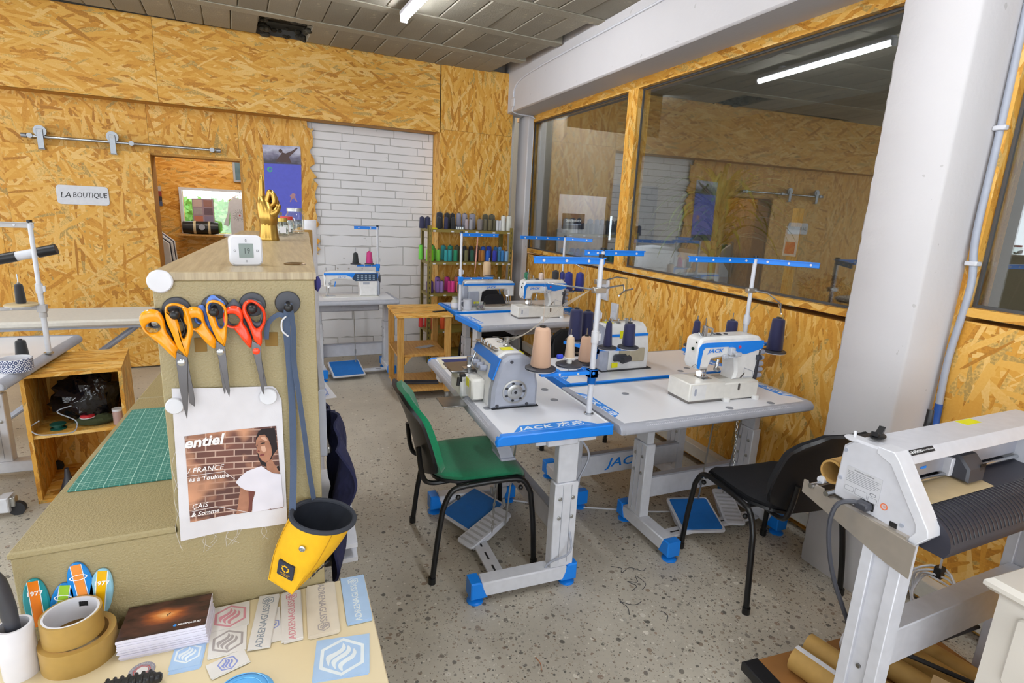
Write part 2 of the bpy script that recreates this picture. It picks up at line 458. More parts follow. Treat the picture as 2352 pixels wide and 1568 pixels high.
for r in range(5):
    yc = 5.52 - r*.67
    for i in range(21):
        x = -1.66 + i*.2035 + (.05 if r % 2 else 0)
        if r == 0 and .1 < x < .45: continue
        px, py = cpos(x, yc)
        if px > 2.36: continue
        o = put('ceiling_block', blk[(i*7+r*3) % 4], ceiling, (px, py, ZC + random.uniform(0, .004)), A_C)
for r in range(5):
    yc = 5.19 - r*.67; a, b = cpos(-1.75, yc), cpos(2.4, yc)
    MB().bar((a[0], a[1], ZC+.05), (b[0], b[1], ZC+.05), .108, .1).build('joist', CEILJ, ceiling)
CAV = mat('dark_concrete', '4b4538', .95, noise=(9, .5), bump=(25, .8, .02))  # dark mottled concrete for the cavity where blocks are missing
b = MB()
for k in range(46):
    t = random.random()*4; s = t % 1; e = int(t)
    x = (.1+.36*s, .46, .1+.36*s, .1)[e]; y = (5.27, 5.27+.5*s, 5.83, 5.27+.5*s)[e]
    b.ball((x+random.uniform(-.02, .02), y+random.uniform(-.02, .02), ZC+random.uniform(.01, .09)), random.uniform(.015, .04), 6, 4, (1, 1, .7))
b.box((.08, 5.2, ZC+.135), (.5, 5.86, ZC+.149)); b.build('broken_cavity', CAV, ceiling)

# ---- back wall
YF, YW = 5.86, 6.06
back = struct(MB().box((-5.5, YW+.03, 0), (-.95, YW+.2, ZC+.16)).box((-.1, YW+.05, 0), (2.7, YW+.25, ZC+.16)).box((-.95, YW+.03, 2.0), (-.1, YW+.2, ZC+.16)).build('wall_back', mat('wall_core', 'b9b4ac', .9)), 'back wall clad in strand board with a white brick part')
def panel(poly, y0, y1, m, parent, name='panel'):
    M = basis((0, 0, 0), (1, 0, 0), (0, 0, 1)); return MB().prism(poly, -y0, -y1, M).build(name, m, parent)
def prect(x0, z0, x1, z1): return [(x0, z0), (x1, z0), (x1, z1), (x0, z1)]
for x0, x1 in ((-5.5, -3.2), (-3.198, -.752), (-.75, 1.742)):
    panel(prect(x0, 2.379, x1, ZC+.02), YF, YF+.018, OSBH, back, 'fascia_panel')
MB().box((-5.5, YF+.001, 2.379), (1.742, YW+.02, 2.397)).build('fascia_underside', OSBE, back)
for x0, x1, z0, z1, m in ((-5.5, -2.0, 0, 2.38, OSBV), (-1.998, -.882, 0, 2.38, OSBR), (-.88, -.16, 1.957, 2.38, OSBR)):
    panel(prect(x0, z0, x1, z1), YW, YW+.016, m, back)
# ragged sheet between the doorway and the bricks
jag = [(-.158, 0), (.372, 0), (.372, 1.1)]
zz = 1.085
jag.append((.535, 1.085))
while zz < 2.30:
    zz += random.uniform(.02, .055); jag.append((.515 + random.uniform(-.02, .035) - (.03 if zz > 1.9 else 0), zz))
jag += [(.5, 2.31), (.46, 2.32), (.455, 2.38), (-.158, 2.38)]
panel(jag, YW, YW+.016, OSBV, back)
# column at the right of the bricks
for z0, z1 in ((0, 1.18), (1.182, 2.41), (2.412, ZC+.02)):
    panel(prect(1.752, z0, 2.56, z1), YF-.012, YF+.006, OSBV, back, 'column_panel')
MB().box((1.742, YF-.012, 0), (1.752, YW+.03, 2.379)).build('column_side', OSBV, back)
# white painted bricks, each its own piece
bm = []
for i in range(5):
    b = MB(); b.box((-.5, -.03, -.5), (.5, .04, .5), .0)
    bm.append(b)
def brick(x0, x1, z0, z1, d, sq=1.0):
    n = 5; b = MB(); w = x1-x0; h = z1-z0; g = .0035
    top = [(x0+g+(w-2*g)*k/n, z1-g+random.uniform(-.003, .002)*sq) for k in range(n+1)]
    bot = [(x0+g+(w-2*g)*k/n, z0+g+random.uniform(-.002, .003)*sq) for k in range(n+1)]
    M = basis((0, 0, 0), (1, 0, 0), (0, 0, 1))
    b.prism(bot + top[::-1], -(YW+.06), -(YW+.034-d*.5), M, .002)
    b.build('brick', BRICKP, back, sharp=20)
z = 2.379
MORTAR = plaster_mat('white_mortar', 'bdb9b6', .25, .7)
MB().box((.3, YW+.038, 0), (1.742, YW+.052, 2.379)).build('mortar_bed', MORTAR, back)
row = 0
while z > 1.46:
    h = random.choice((.066, .072, .075, .08)); x = .34 - random.uniform(0, .3)
    while x < 1.742:
        w = random.uniform(.34, .52); x1 = min(x+w, 1.742)
        if x1 > .38 and x1-x > .03: brick(max(x, .34), x1, z-h, z, random.uniform(0, .008))
        x = x1
    z -= h; row += 1
while z > .02:
    h = min(z, random.choice((.11, .15, .2))); x = .2 - random.uniform(0, .3)
    while x < 1.742:
        w = random.uniform(.35, .6); x1 = min(x+w, 1.742)
        if x1 > .3 and x1-x > .03: brick(max(x, .28), x1, z-h, z, random.uniform(-.004, .012), 3)
        x = x1
    z -= h

# ---- boutique room behind the doorway
bq = struct(MB().box((-3.0, 8.2, 0), (-.89, 8.3, 2.7)).box((-.89, 8.2, 0), (-.05, 8.3, 1.155)).box((-.89, 8.2, 1.69), (-.05, 8.3, 2.7)).box((-.05, 8.2, 0), (1.4, 8.3, 2.7)).build('wall_boutique', OSBH), 'strand board wall of the boutique behind the doorway')
struct(MB().box((-1.36, 6.3, 0), (-1.28, 8.2, 2.7)).build('wall_boutique_side', OSBV), 'strand board side wall of the boutique')
struct(MB().box((.9, 6.32, 0), (.98, 8.2, 2.7)).build('wall_boutique_far', OSBV), 'strand board wall at the other side of the boutique')
struct(MB().box((-3.0, 6.27, 2.6), (1.4, 8.3, 2.66)).build('ceiling_boutique', WHITEP), 'white ceiling of the boutique')
w4 = struct(MB().ring(prect(-.92, 1.125, -.02, 1.72), prect(-.89, 1.155, -.05, 1.69), -.02, .05, basis((0, 8.19, 0), (1, 0, 0), (0, 0, 1))).build('window_4', WMET), 'bright boutique window onto the hedge')
MB().box((-.89, 8.235, 1.155), (-.05, 8.24, 1.69)).build('pane', JAR, w4)
# jambs of the doorway
j = struct(MB().box((-.9, YW-.002, 0), (-.878, YW+.23, 1.957)).box((-.16, YW-.002, 0), (-.14, YW+.26, 1.957)).box((-.9, YW-.002, 1.955), (-.14, YW+.23, 1.975)).build('door_1', OSBE), 'doorway to the boutique lined with strand board')
# hedge and ground outside
struct(MB().box((-6, 8.42, -.3), (6, 16, -.02)).build('ground_outside', mat('grass', '5d7a35', .9)), 'lawn outside the boutique window')
LEAF = mat('hedge_leaf', '86c860', .5, noise=(3, .35))
b = MB()
for k in range(2600):
    x, zz, yy = random.uniform(-2.6, .9), random.uniform(.2, 1.6), random.uniform(9.6, 9.95)
    s = random.uniform(.03, .055); a, t = random.uniform(0, 6.28), random.uniform(-.8, .8)
    ux = Vector((math.cos(a), .5*math.sin(t), math.sin(a)))*s; vy = Vector((-math.sin(a), .6*math.cos(t), math.cos(a)))*s*.55
    c = Vector((x, yy, zz)); b.add([c-ux, c-vy, c+ux, c+vy], [(0, 1, 2, 3)])
b.box((-2.6, 9.9, -.05), (.9, 10.2, 1.56)); tag(b.build('hedge', LEAF), 'dense green hedge outside the boutique window', 'hedge', kind='stuff')

# ---- right wall (slightly askew to the room): local x = into the wall, y = along it
A_W = math.atan(.0392); WO = (2.5377, 0, 0)
def rw(mb, name, m, parent=None, label=None, sharp=38):
    if parent is not None: return mb.build(name, m, parent, sharp)
    return struct(mb.build(name, m, None, sharp, WO, -A_W), label)
wallr = rw(MB().box((.03, 1.28, 0), (.14, 6.3, 1.15)).box((.03, -3.4, 0), (.14, 1.28, 1.26)).box((.03, -3.4, 2.64), (.14, 6.3, 3.17)).box((.03, 1.25, 1.15), (.14, 1.62, 2.7)), 'wall_right', OSBE, label='right wall of strand board below long windows')
for s0, s1 in ((1.58, 2.83), (2.832, 4.08), (4.082, 5.33), (5.332, 6.1)):
    rw(MB().box((.012, s0, .012), (.03, s1, 1.15)), 'panel', OSBV, wallr)
for s0, s1 in ((-3.4, -1.2), (-1.198, .05), (.052, 1.3)):
    rw(MB().box((.012, s0, .012), (.03, s1, 1.26)), 'panel', OSBR, wallr)
rw(MB().box((.012, 1.272, 1.26), (.03, 1.6, 2.64)), 'panel', OSBV, wallr)
rw(MB().box((.0, 1.6, .0), (.012, 2.0, .012)), 'skirting_strip', OSBE, wallr)
# beam and pillars
beam = rw(MB().box((-.27, -3.4, 2.6385), (.16, 5.99, ZC+.16), .012), 'beam_right', WHITEP, label='white painted concrete beam above the windows')
def rough_pillar(lo, hi, nz, amp):
    b = MB(); x0, y0, z0 = lo; x1, y1, z1 = hi; c = .012
    ring = [(x0+c, y0), (x1, y0), (x1, y1), (x0+c, y1), (x0, y1-c), (x0, y0+c)]
    vs = []; n = len(ring)
    for k in range(nz+1):
        z = z0+(z1-z0)*k/nz
        for i, p in enumerate(ring):
            e = random.uniform(-amp, amp) if i in (3, 4) else 0
            vs.append((p[0]+e*.4, p[1]+e, z))
    fs = [(k*n+i, k*n+(i+1) % n, (k+1)*n+(i+1) % n, (k+1)*n+i) for k in range(nz) for i in range(n)]
    fs += [tuple(range(n))[::-1], tuple(range(nz*n, nz*n+n))]
    return b.add(vs, fs)
rw(rough_pillar((-.235, 1.295, 0), (.05, 1.59, 2.65), 90, .004), 'pillar_right', WHITEP, label='white painted concrete pillar with rough edges', sharp=50)
rw(MB().box((-.07, 5.72, 0), (.0, 6.0, 2.64), .01), 'pillar_corner', WHITEP, label='white painted pillar in the back corner')
# windows
def frame_window(name, s0, s1, z0, z1, f, label, deep=.11):
    w = struct(MB().box((.035, s0-f, z0-.03), (.04, s0-f+.002, z0)).build(name, OSBE, None, 38, WO, -A_W), label)
    MB().box((-.004, s0-f, z1), (deep, s1+f, z1+.068)).build('frame_head', OSBH, w)
    MB().box((-.006, s0-f, z0-.035), (deep, s1+f, z0)).build('frame_sill', OSBH, w)
    MB().box((-.004, s0-f, z0), (deep, s0, z1)).build('frame_jamb', OSBV, w)
    MB().box((-.004, s1, z0), (deep, s1+f, z1)).build('frame_jamb', OSBV, w)
    g = .012; GB = MATS.get('glazing_bead') or mat('glazing_bead', '4a4a4c', .5)
    MB().ring([(s0, z0), (s1, z0), (s1, z1), (s0, z1)], [(s0+g, z0+g), (s1-g, z0+g), (s1-g, z1-g), (s0+g, z1-g)], .036, .05, basis((0, 0, 0), (0, 1, 0), (0, 0, 1))).build('glazing_bead', GB, w)
    MB().box((.041, s0+.004, z0+.004), (.046, s1-.004, z1-.004)).build('pane', GLASS, w)
    return w
frame_window('window_1', 3.89, 5.79, 1.215, 2.572, .075, 'smaller fixed window with strand board frame in the far corner')
frame_window('window_2', 1.66, 3.755, 1.215, 2.572, .06, 'wide fixed window with strand board frame between mullion and pillar')
frame_window('window_3', -.6, 1.25, 1.315, 2.60, .025, 'fixed window in strand board wall beyond the white pillar')
# cable trunking along the foot of the right wall
rw(MB().box((-.055, 1.6, .055), (.012, 5.7, .135), .004).box((-.05, -.5, .055), (.012, 1.28, .135), .004), 'baseboard_right', mat('trunking_white', 'cfcac0', .5), label='off-white cable trunking along the foot of the wall')
# ---- neighbouring room seen through the glass
DW = plaster_mat('dim_white_wall', 'cfcfd6', .2)
struct(MB().box((.62, 6.585, 0), (1.5, 6.6, 1.87)).build('wall_next_white', DW, None, 38, WO, -A_W), 'white partition carrying the company sign behind the glass')
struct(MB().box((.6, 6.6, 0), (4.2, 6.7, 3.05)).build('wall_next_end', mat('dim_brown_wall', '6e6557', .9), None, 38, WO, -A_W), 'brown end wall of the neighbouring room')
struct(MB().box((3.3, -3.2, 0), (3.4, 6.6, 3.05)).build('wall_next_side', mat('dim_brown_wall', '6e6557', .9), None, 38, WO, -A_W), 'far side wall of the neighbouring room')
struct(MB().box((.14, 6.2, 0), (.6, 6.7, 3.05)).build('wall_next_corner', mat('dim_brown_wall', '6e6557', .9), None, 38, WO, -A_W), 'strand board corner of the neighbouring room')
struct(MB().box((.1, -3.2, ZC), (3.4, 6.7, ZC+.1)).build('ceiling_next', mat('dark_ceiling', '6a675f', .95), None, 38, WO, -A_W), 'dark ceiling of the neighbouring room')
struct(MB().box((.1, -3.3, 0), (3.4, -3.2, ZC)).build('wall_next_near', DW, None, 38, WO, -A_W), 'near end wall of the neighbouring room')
# ---- daylight side of the workshop: left wall with tall windows, rear open glazed front
lw = MB()
lw.box((-5.5, -3.5, 0), (-5.4, 6.2, .5)).box((-5.5, -3.5, 2.75), (-5.4, 6.2, 3.1))
for y in (-3.5, -.4, 2.7, 5.8): lw.box((-5.5, y, .5), (-5.4, y+.4, 2.75))
struct(lw.build('wall_left', WHITEP), 'white left wall with tall windows')
rwl = MB(); rwl.box((-5.5, -3.6, 0), (2.7, -3.5, .3)).box((-5.5, -3.6, 2.8), (2.7, -3.5, 3.1))
for x in (-5.5, -2.6, .3): rwl.box((x, -3.6, .3), (x+.25, -3.5, 2.8))
struct(rwl.build('wall_rear', WHITEP), 'rear wall with a glazed front')

# ---- ceiling lamps, several of them added out of view
def tube_lamp(p, q, label):
    t = thing('ceiling_lamp', label, 'lamp', (p[0], p[1], 0))
    d = Vector(q)-Vector(p); o = Vector((0, 0, p[2]))
    MB().bar(o+Vector((0, 0, .028)), o+d+Vector((0, 0, .028)), .07, .034, bev=.006).build('housing', WMET, t)
    MB().cyl(o, o+d, .024, n=14).build('tube', TUBE, t)
    for e, s in ((o, -1), (o+d, 1)):
        MB().bar(e - d.normalized()*.01, e + d.normalized()*.012 if s < 0 else e + d.normalized()*.01, .06, .06, bev=.008).build('end_cap', WHITE, t)
    MB().box((-.02, d.y*.2-.02, p[2]+.044), (.02, d.y*.2+.02, ZC+.02)).build('ceiling_fixing', WMET, t)
tube_lamp((1.035, 4.44, 2.955), (1.09, 3.05, 2.955), 'lit fluorescent tube lamp on ceiling near the thread shelf')
tube_lamp((1.12, 1.5, 2.955), (1.17, .1, 2.955), 'lit fluorescent tube lamp reflected in the glass beside the pillar')
for (lx, ly, lb) in ((-.9, 2.4, 'added unseen tube lamp above the khaki cabinet'), (-.9, -.6, 'added unseen tube lamp behind the desk'), (1.15, -1.4, 'added unseen tube lamp near the rear wall'), (-3.4, 1.0, 'added unseen tube lamp near the left windows')): tube_lamp((lx, ly, 2.955), (lx+.05, ly-1.4, 2.955), lb)  # tubes out of view, added to brighten tabletops and floor
tube_lamp((-2.2, 4.2, 2.955), (-2.15, 2.8, 2.955), 'extra unseen tube lamp over the ironing board')  # extra ceiling tube out of view
bl = thing('ceiling_lamp', 'added tube lamp brightening the boutique, hidden above the doorway', 'lamp', (-.5, 7.1, 0)); MB().cyl((-.4, 0, 2.56), (.4, 0, 2.56), .02, n=12).build('tube', mat('added_boutique_tube', 'fff8ec', .3, emit=95, noise=(1, 0)), bl); MB().box((-.42, -.03, 2.57), (.42, .03, 2.605)).build('housing', WMET, bl)  # unseen tube added to brighten the boutique and its shirt
tl = thing('ceiling_lamp', 'added hidden tube lamp brightening the white partition in the neighbouring room', 'lamp', (WO[0]+1.2, 5.75, 0))  # added lamp, brightens the partition around the sign
MB().cyl((-.5, 0, 2.86), (.5, -.03, 2.86), .025).build('tube', mat('dim_tube', 'eef4ff', .3, emit=110, noise=(1, 0)), tl); MB().box((-.62, -.14, 2.55), (.62, -.12, ZC+.01)).box((-.62, -.12, ZC-.03), (.62, .04, ZC+.01)).build('pelmet', mat('pelmet_brown', '6e6557', .9), tl)  # brown shield added to hide the tube and keep its light on the partition
# ================================================================ SEWING TABLES AND MACHINES
def pyz(b, poly, x0, x1, bev=0): return b.prism(poly, x0, x1, basis((0, 0, 0), (0, 1, 0), (0, 0, 1)), bev)
def pxz(b, poly, y0, y1, bev=0): return b.prism(poly, -y1, -y0, basis((0, 0, 0), (1, 0, 0), (0, 0, 1)), bev)
FRONTM = lambda x, y, z: basis((x, y, z), (1, 0, 0), (0, 0, 1))      # reads from -y
TOPM = lambda x, y, z, a=0: basis((x, y, z), (math.cos(a), math.sin(a), 0), (-math.sin(a), math.cos(a), 0))
RIGHTM = lambda x, y, z: basis((x, y, z), (0, 1, 0), (0, 0, 1))     # reads from +x
BACKM = lambda x, y, z: basis((x, y, z), (-1, 0, 0), (0, 0, 1))     # reads from +y
LBLUE = mat('label_blue', '2f92f0', .4)
def logo(size, m, parent, M, extra='', shear=.25): return text('JACK'+extra, size, m, parent, M, shear=shear, bold=.012, sx=1.45)
def screw(b, p, ax, r=.006): b.cyl(Vector(p), Vector(p)+Vector(ax)*.004, r, n=8)

BOLT = MB().lathe([(.009, 0), (.009, .003), (.006, .004), (.0055, .007), (.001, .0075)], 8).mesh('bolt', CHAIN)
def sewing_table(name, label, loc, rz, L, W, legs, foot=(-.27, .2), ends=('b', 'b'), back='b', ruler=True, treadle=None, beam_logo=True, casters=False, H=.76, stand=True):
    t = thing(name, label, 'sewing table', loc, rz, 'sewing machine tables')
    x0, x1, y0, y1 = -L/2, L/2, -W/2, W/2
    e = .035
    MB().box((x0+e*.6, y0+e, H-.04), (x1-e*.6, y1-.012, H), .002).build('tabletop', TTOP, t)
    fr = [(y0, H-.036), (y0+.006, H-.043), (y0+e, H-.045), (y0+e, H), (y0+.022, H), (y0+.006, H-.012), (y0, H-.024)]
    b = MB(); pyz(b, fr, x0+e*.6, x1-e*.6); fe = b.build('front_edge', TGREY, t)
    if ruler:
        b = MB(); nrm = Vector((0, -.6, .8)); d = Vector((0, .8, .6))
        n = int((L-.3)/.01)
        for k in range(n):
            x = x0+.15+k*.01; ln = .012 if k % 10 == 0 else (.009 if k % 5 == 0 else .006)
            o = Vector((x, y0+.0075, H-.0105)); b.bar(o, o+d*ln, .0012, .0008, up=nrm)
        for zz in (0, .0135):
            o = Vector((x0+.13, y0+.0072, H-.0108)) + d*zz; b.bar(o, o+Vector((L-.26, 0, 0)), .001, .0008, up=nrm)
        b.build('ruler_scale', mat('ruler_white', 'dcdce2', .5), fe)
    bm_ = {'b': BLUE, 'w': TTOP}.get(back, TGREY)
    MB().box((x0+e*.6, y1-.012, H-.043), (x1-e*.6, y1, H+.001), .003).build('back_edge', bm_, t)
    for s, k in ((-1, 0), (1, 1)):
        m = BLUE if ends[k] == 'b' else TGREY
        xe = s*L/2; b = MB()
        pr = [(y0+.004, H-.04), (y1, H-.043), (y1, H+.0012), (y0+.024, H+.0012), (y0+.007, H-.011), (y0+.001, H-.024)]
        pyz(b, pr, xe-s*e, xe, .004); ec = b.build('end_cap', m, t)
        if ends[k] in 'bl':
            xi = xe-s*(e if ends[k] == 'b' else e*.6)
            lab = [(xi, -.175), (xi-s*.056, -.13), (xi-s*.056, .13), (xi, .195)]
            MB().prism(lab, H+.0003, H+.0011).build('end_label', LBLUE, ec)
            logo(.044, WINK, ec, TOPM(xi-s*.024, 0, H+.0014, -s*R(-90)), ' 杰克', .2)
    # frame under the top
    MB().box((legs[0]-.05, -.03, H-.075), (legs[1]+.05, .11, H-.041), .004).build('under_frame', WMET, t)
    cy = .085
    for lx in legs:
        sgn = 1 if lx > 0 else -1
        b = MB(); b.box((lx-.028, cy-.055, .1), (lx+.028, cy+.055, .5), .004); c = b.build('leg', WMET, t)
        b = MB(); b.box((lx-.022, cy-.047, .5), (lx+.022, cy+.047, H-.06), .004).box((lx-.03, cy-.16, H-.075), (lx+.03, cy+.12, H-.042), .003); b.build('leg_extension', WMET, c)
        for zz in (.34, .43):
            for sx in (-1, 1):
                for yy in (-.03, .03):
                    bo = put('bolt', BOLT, c, (lx+sx*.028, cy+yy, zz)); bo.rotation_euler = (0, R(90*sx), 0)
        b = MB()
        for s in (-1, 1): b.bar((lx+s*.0285, cy-.018, .12), (lx+s*.0285, cy-.018, .49), .002, .003, up=(1, 0, 0)).bar((lx+s*.0285, cy+.022, .12), (lx+s*.0285, cy+.022, .49), .002, .003, up=(1, 0, 0))
        b.build('groove', TGREY, c)
        f = MB().box((lx-.035, foot[0]+.05, .035), (lx+.035, foot[1]-.05, .102), .005).build('foot_beam', WMET, t)
        for s, ye in ((-1, foot[0]), (1, foot[1])):
            b = MB(); pf = [(ye, .03), (ye-s*.075, .03), (ye-s*.045, .105), (ye-s*.03, .108), (ye, .108)]
            pyz(b, pf, lx-.038, lx+.038, .005); b.build('foot_cap', WMET if casters else BLUE, f)
            if casters:
                cs = MB().cyl((lx-.012, ye+s*.02, .035), (lx+.012, ye+s*.02, .035), .035, n=20).build('caster_wheel', RUBBER, f)
                MB().box((lx-.02, ye-.02, .05), (lx+.02, ye+.03, .1), .004).build('caster_fork', CHAIN, f)
            else:
                b = MB(); b.lathe([(.036, 0), (.036, .006), (.028, .012), (.012, .016), (.012, .034)], 18, (lx, ye-s*.03, 0)); b.build('leveller', BLUE, f)
    b = MB(); b.box((legs[0]+.028, cy+.03, .15), (legs[1]-.028, cy+.055, .275), .004); st = b.build('stretcher', WMET, t)
    MB().box((legs[0]+.02, cy+.02, .27), (legs[1]-.02, cy+.056, .28)).build('stretcher_lip', TGREY, st)
    if beam_logo: logo(.075, BLUE, st, BACKM((legs[0]+legs[1])/2+.045, cy+.0565, .212))
    if treadle:
        b = MB(); b.box((legs[0]+.036, foot[0]+.12, .035), (legs[1]-.036, foot[0]+.19, .05), .003); tb = b.build('treadle_bar', WMET, t)
        for k in range(6): x = legs[0]+.1+k*.1; MB().box((x, foot[0]+.148, .0502), (x+.055, foot[0]+.157, .0508)).build('slot', INK, tb)
        for (px, py, a, w, d, kind) in treadle:
            M = Matrix.Translation((px, py, .05)) @ Matrix.Rotation(a, 4, 'Z') @ Matrix.Rotation(R(14), 4, 'X')
            b = MB(); b.M = M; b.prism(rrect(-w/2, -d/2, w/2, d/2, .02), .02, .034, None, .003)
            b.prism([(-w/2, -d*.1), (-w/2+.012, -d/2+.02), (-w/2+.012, d/2-.02)], -.0, .02); b.prism([(w/2, -d*.1), (w/2-.012, -d/2+.02), (w/2-.012, d/2-.02)], -.0, .02)
            pd = b.build('pedal', WMET, t)
            b = MB(); b.M = M
            if kind == 'b':
                b.prism(rrect(-w/2+.014, -d/2+.014, w/2-.014, d/2-.014, .012), .0335, .038, None, .001); b.build('pedal_pad', PBLUE, pd)
                text('JACK', .035, PBLUE, pd, M @ TOPM(0, 0, .0384), ext=.0006)
            else:
                for q in range(8): b.box((-w/2+.012, -d/2+.02+q*(d-.04)/8, .0335), (w/2-.012, -d/2+.02+q*(d-.04)/8+.012, .036))
                b.build('pedal_rib', mat('pedal_grey', 'b4b4b8', .5), pd)
            b = MB(); b.cyl((px+w*.35, py+d*.3, .09), (px+w*.3, .02, H-.06), .0045, n=8); b.cyl((px+w*.34, py+d*.27, .2), (px+w*.335, py+d*.25, .24), .008, n=8); b.build('pedal_rod', CHAIN, t)
    return t

def chain(parent, p, q, n=34):
    b = MB(); p, q = Vector(p), Vector(q); d = (q-p)/n
    for k in range(n):
        c = p+d*(k+.5); s = Vector((.0055, 0, 0)) if k % 2 else Vector((0, .0055, 0)); u = d*.75
        b.tube([c-u, c-u*.4+s, c+u*.4+s, c+u, c+u*.4-s, c-u*.4-s], .0016, 4, True)
    return b.build('chain', CHAIN, parent)

# ---- machines (origin on the tabletop, x = operator's right, y = away)
def overlock(name, label, loc, rz):
    t = thing(name, label, 'sewing machine', loc, rz, 'overlock machines')
    body = [(-.105, .0), (.1, 0), (.1, .12), (.085, .2), (.06, .25), (.03, .268), (-.03, .268), (-.062, .25), (-.085, .18), (-.1, .1)]
    b = MB(); pyz(b, body, -.16, .125, .012); b.build('body', MACH, t)
    cov = [(-.105, .004), (.112, .004), (.112, .11), (.096, .2), (.07, .245), (.035, .262), (-.028, .262), (-.06, .24), (-.085, .18), (-.103, .09)]
    b = MB(); pyz(b, cov, .115, .175, .014); c = b.build('belt_cover', MGREY, t)
    b = MB(); b.lathe([(.058, 0), (.058, .003), (.05, .004), (.05, -.004), (.036, -.004), (.036, .006), (.03, .008), (.018, .008), (.018, .014), (.01, .014)], 28, (.174, .0, .085), (1, 0, 0)); hw = b.build('handwheel', CHAIN, c)
    b = MB()
    for k in range(7):
        a = 2*math.pi*k/7; b.ball((.1795, .043*math.cos(a), .085+.043*math.sin(a)), .007, 8, 6, (.25, 1.0, .7))
    b.cyl((.18, 0, .085), (.189, 0, .085), .0075, n=12); b.build('wheel_slot', INK, hw)
    b = MB()
    for y, z in ((-.02, .232), (-.08, .02), (.06, .02)): b.cyl((.172, y, z), (.1765, y, z), .008, n=12)
    b.build('cover_screw', DGREY, c)
    # blue band along the upper front
    b = MB(); b.prism([(-.165, .022), (.095, .022), (.112, -.035), (.17, -.035), (.17, .07), (-.165, .07)], .0, .006, basis((0, -.0885, .18), (1, 0, 0), (0, .31, .95))); b.build('blue_band', BLUE, t)
    for k in range(4):
        x = -.11+k*.05; MB().lathe([(.018, 0), (.0195, .004), (.013, .009), (.016, .013), (.0145, .034), (.011, .039)], 14, (x, -.083, .165), (0, -1, .12)).build('tension_knob', mat('knob_grey', '9da2b3', .3), t)
    b = MB(); b.bar((-.16, -.07, .262), (.07, -.055, .266), .02, .004).bar((-.17, -.085, .25), (-.12, -.07, .262), .03, .004)
    for k in range(5): b.cyl((-.13+k*.045, -.06, .262), (-.13+k*.045, -.06, .278), .004, n=8)
    b.build('thread_guide', CHROME, t)
    b = MB(); b.lathe([(.012, 0), (.016, .002), (.014, .005), (.002, .006)], 16, (-.06, .01, .268)).lathe([(.016, 0), (.02, .002), (.016, .006), (.004, .01)], 16, (.02, .015, .268)); b.cyl((-.03, .035, .265), (-.03, .035, .3), .009, n=12); b.build('oil_cap', CHAIN, t)
    MB().box((.045, -.035, .2685), (.095, .02, .2695)).build('warning_sticker', YELLOW, t)
    # sewing bed at the front left
    b = MB(); b.box((-.19, -.19, 0), (-.02, -.1, .115), .008).box((-.2, -.17, .0), (-.15, .02, .12), .006); b.build('cloth_plate_base', MACH, t)
    b = MB(); b.box((-.215, -.225, .115), (-.06, -.1, .128), .004); b.build('cloth_plate', STEEL, t)
    b = MB(); b.box((-.02, -.165, .012), (.07, -.1, .12), .01); fc = b.build('front_cover', OFFW, t); MB().box((-.012, -.1668, .07), (.028, -.165, .112)).build('warning_sticker', YELLOW, fc)
    b = MB(); b.cyl((-.09, -.13, .125), (-.09, -.1, .215), .006, n=8).box((-.11, -.16, .126), (-.07, -.12, .134)).box((-.1, -.14, .13), (-.085, -.12, .19)).cyl((-.05, -.14, .12), (-.03, -.15, .16), .008, n=8); b.build('presser_foot', CHROME, t)
    b = MB(); b.box((-.05, -.19, .08), (-.02, -.165, .122), .003).cyl((-.05, -.19, .095), (-.03, -.2, .06), .008, n=8); b.build('lever', BLACK, t)
    b = MB(); b.box((-.03, -.3, 0), (.1, -.19, .006), .002); b.build('chip_tray', STEEL, t)
    b = MB(); b.box((-.17, -.1, -.002), (.17, .12, .004)); b.build('base_gasket', RUBBER, t)
    # rear details
    b = MB(); b.box((-.12, .1, .05), (-.02, .112, .13), .003).box((-.03, .1, .05), (.05, .106, .12)); b.build('rear_plate', mat('rear_beige', 'b2a78f', .5), t)
    b = MB(); b.box((.0, .1, .055), (.09, .118, .1), .01).cyl((-.02, .105, .07), (.04, .125, .065), .02, n=12); b.build('rear_motor_casing', DGREY, t)
    MB().box((.06, .112, .02), (.1, .1135, .05)).build('warning_sticker', YELLOW, t); MB().box((-.015, .088, .19), (.045, .0895, .235)).build('warning_sticker', YELLOW, t)
    b = MB(); b.box((-.15, .0875, .2), (.1, .0885, .216)); b.build('blue_band', BLUE, t)
    return t

